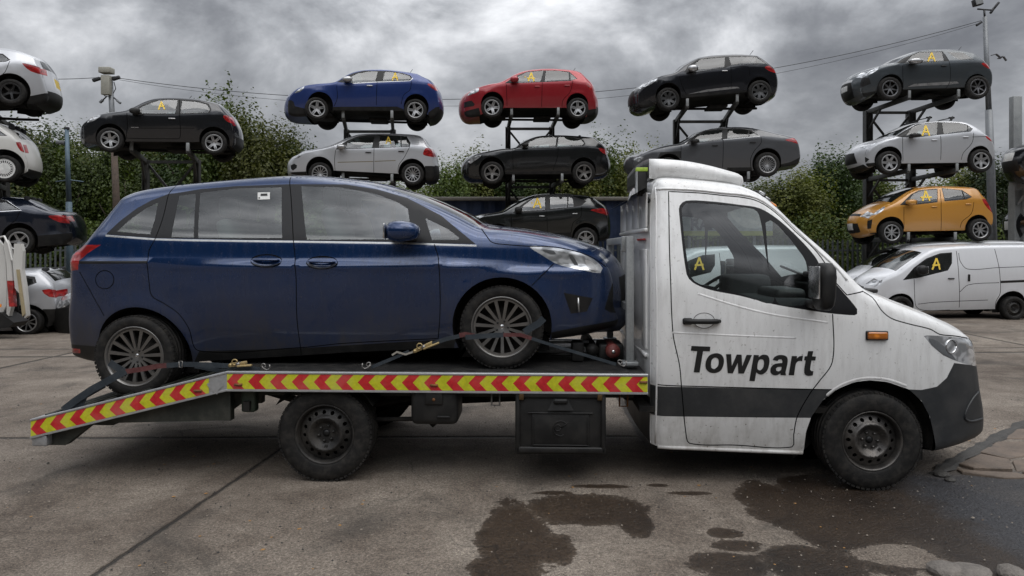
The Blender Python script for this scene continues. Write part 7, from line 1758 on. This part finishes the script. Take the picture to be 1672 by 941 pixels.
def straps():
    WEB = solid('webbing_dark', (.018, .026, .034), .8, var=.4, scale=14, dust=.12); WEBR = solid('webbing_red', (.085, .022, .022), .85, var=.4, scale=14, dust=.2); BRASS = solid('ratchet_brass', (.40, .30, .14), .45, .6, dust=.3); HK = solid('hook_steel', (.22, .21, .2), .4, .8)
    Z = 5.255; P = lambda x, y, z=Z: at(x, y, z)
    def ratchet(a, b, root, z=Z - .03):
        a = P(*a, z); b = P(*b, z); d = (b - a).normalized(); n = d.cross(Vector((0, -1, 0)))
        mb = MB()
        for o in (-.02, .02): mb.bar(a + Vector((0, o, 0)), b + Vector((0, o, 0)), .005, .026, BRASS, .002)
        mb.bar(a.lerp(b, .45) + n * .012 + Vector((0, -.024, 0)), b + d * .05 + n * .018 + Vector((0, -.024, 0)), .03, .014, BRASS, .005)
        mb.tube([a + Vector((0, -.03, 0)), a + Vector((0, .03, 0))], .014, BRASS, 10); mb.tube([a.lerp(b, .5) + Vector((0, -.03, 0)), a.lerp(b, .5) + Vector((0, .03, 0))], .016, HK, 10)
        c = a.lerp(b, .35) - n * .02 + Vector((0, -.03, 0)); mb.tube([c + Vector((math.cos(t) * .02, 0, math.sin(t) * .02)) for t in np.linspace(0, 5, 12)], .005, BRASS, 6)
        mb.build('ratchet', root)
    def hook(p, root, s=1):
        p = P(*p, Z - .04); mb = MB(); mb.tube([p + Vector((s * x, 0, z)) for x, z in ((-.01, .02), (0, 0), (.03, -.012), (.05, .005), (.045, .03))], .006, HK, 6); mb.tube([p + Vector((.016 * math.cos(t), 0, .016 * math.sin(t) + .02)) for t in np.linspace(0, 6.28, 12)], .005, HK, 6); mb.build('hook', root)
    r = thing('ratchet_strap', 'ratchet strap over the rear wheel of the people carrier down to the ramp', 'strap', tuple(P(240, 640)), 0, None)
    def add(root, name, pts, w, m, z=Z):
        mb = MB(); ribbon(mb, [Vector(P(*p[:2], z + (p[2] if len(p) > 2 else 0))) for p in pts], w, .004, m); return mb
    def put(mb, name, root):
        for i, v in enumerate(mb.v): mb.v[i] = v - root.location
        return mb.build(name, root)
    # everything is built in world space, then shifted to the strap's own origin
    def finish(root):
        for c in root.children:
            me = c.data
            if not c.get('done'):
                me.transform(Matrix.Translation(-Vector(root.location))); c['done'] = 1
        for c in root.children: del c['done']
    add(r, '', [(103, 670), (122, 655), (150, 636), (176, 622), (205, 606)], .052, WEB, Z - .03).build('webbing', r)
    add(r, '', [(110, 668), (130, 662), (138, 645), (170, 627)], .06, WEB, Z - .01).build('loose_tail', r)
    add(r, '', [(179, 592), (190, 600), (203, 607), (208, 611)], .05, WEB, Z - .02).build('wheel_pad', r)
    add(r, '', [(205, 607), (232, 603), (258, 598), (272, 597)], .036, WEBR, Z - .025).build('red_webbing', r)
    add(r, '', [(272, 597), (300, 595), (340, 596), (380, 598), (425, 604)], .036, WEB, Z - .03).build('webbing', r)
    add(r, '', [(318, 598), (360, 606), (400, 606), (440, 607)], .03, WEB, Z + .05).build('loose_tail', r)
    mb = MB(); c = P(295, 595, Z - .035); mb.tube([c + Vector((x, 0, z)) for x, z in ((-.012, .022), (.012, .022), (.012, -.022), (-.012, -.022), (-.012, .022))], .004, HK, 6); mb.build('buckle', r)
    ratchet((378, 596), (402, 593), r); hook((430, 602), r); finish(r)
    r = thing('ratchet_strap', 'ratchet strap with brass buckle across the front wheel, hooked to the deck', 'strap', tuple(P(820, 600)), 0, None)
    add(r, '', [(606, 600), (640, 586), (668, 574)], .024, WEB, Z - .03).build('webbing', r)
    add(r, '', [(705, 562), (728, 554), (750, 549)], .03, WEB, Z - .03).build('webbing', r)
    add(r, '', [(750, 548), (760, 546), (775, 549)], .034, WEBR, Z - .03).build('red_webbing', r)
    add(r, '', [(760, 551), (790, 549), (822, 547)], .036, WEB, Z - .032).build('webbing', r)
    add(r, '', [(822, 547), (850, 547), (868, 553)], .028, WEBR, Z - .032).build('red_webbing', r)
    add(r, '', [(856, 543), (866, 536), (880, 528), (888, 520)], .05, WEB, Z - .02).build('wheel_pad', r)
    add(r, '', [(868, 553), (915, 568), (965, 583), (1006, 595)], .022, WEB, Z - .03).build('webbing', r)
    add(r, '', [(640, 580), (648, 575), (662, 579), (680, 573)], .014, solid('webbing_pale', (.3, .28, .24), .8), Z - .04).build('loose_tail', r)
    ratchet((678, 573), (706, 560), r); hook((602, 600), r, -1); hook((1012, 596), r); finish(r)
world_and_light()
ground()
all_cars()
racks(); palisade(); blue_wall(); cabin_sign(); poles(); trees(); van_remains()
blue_car(); tow_truck(); straps()
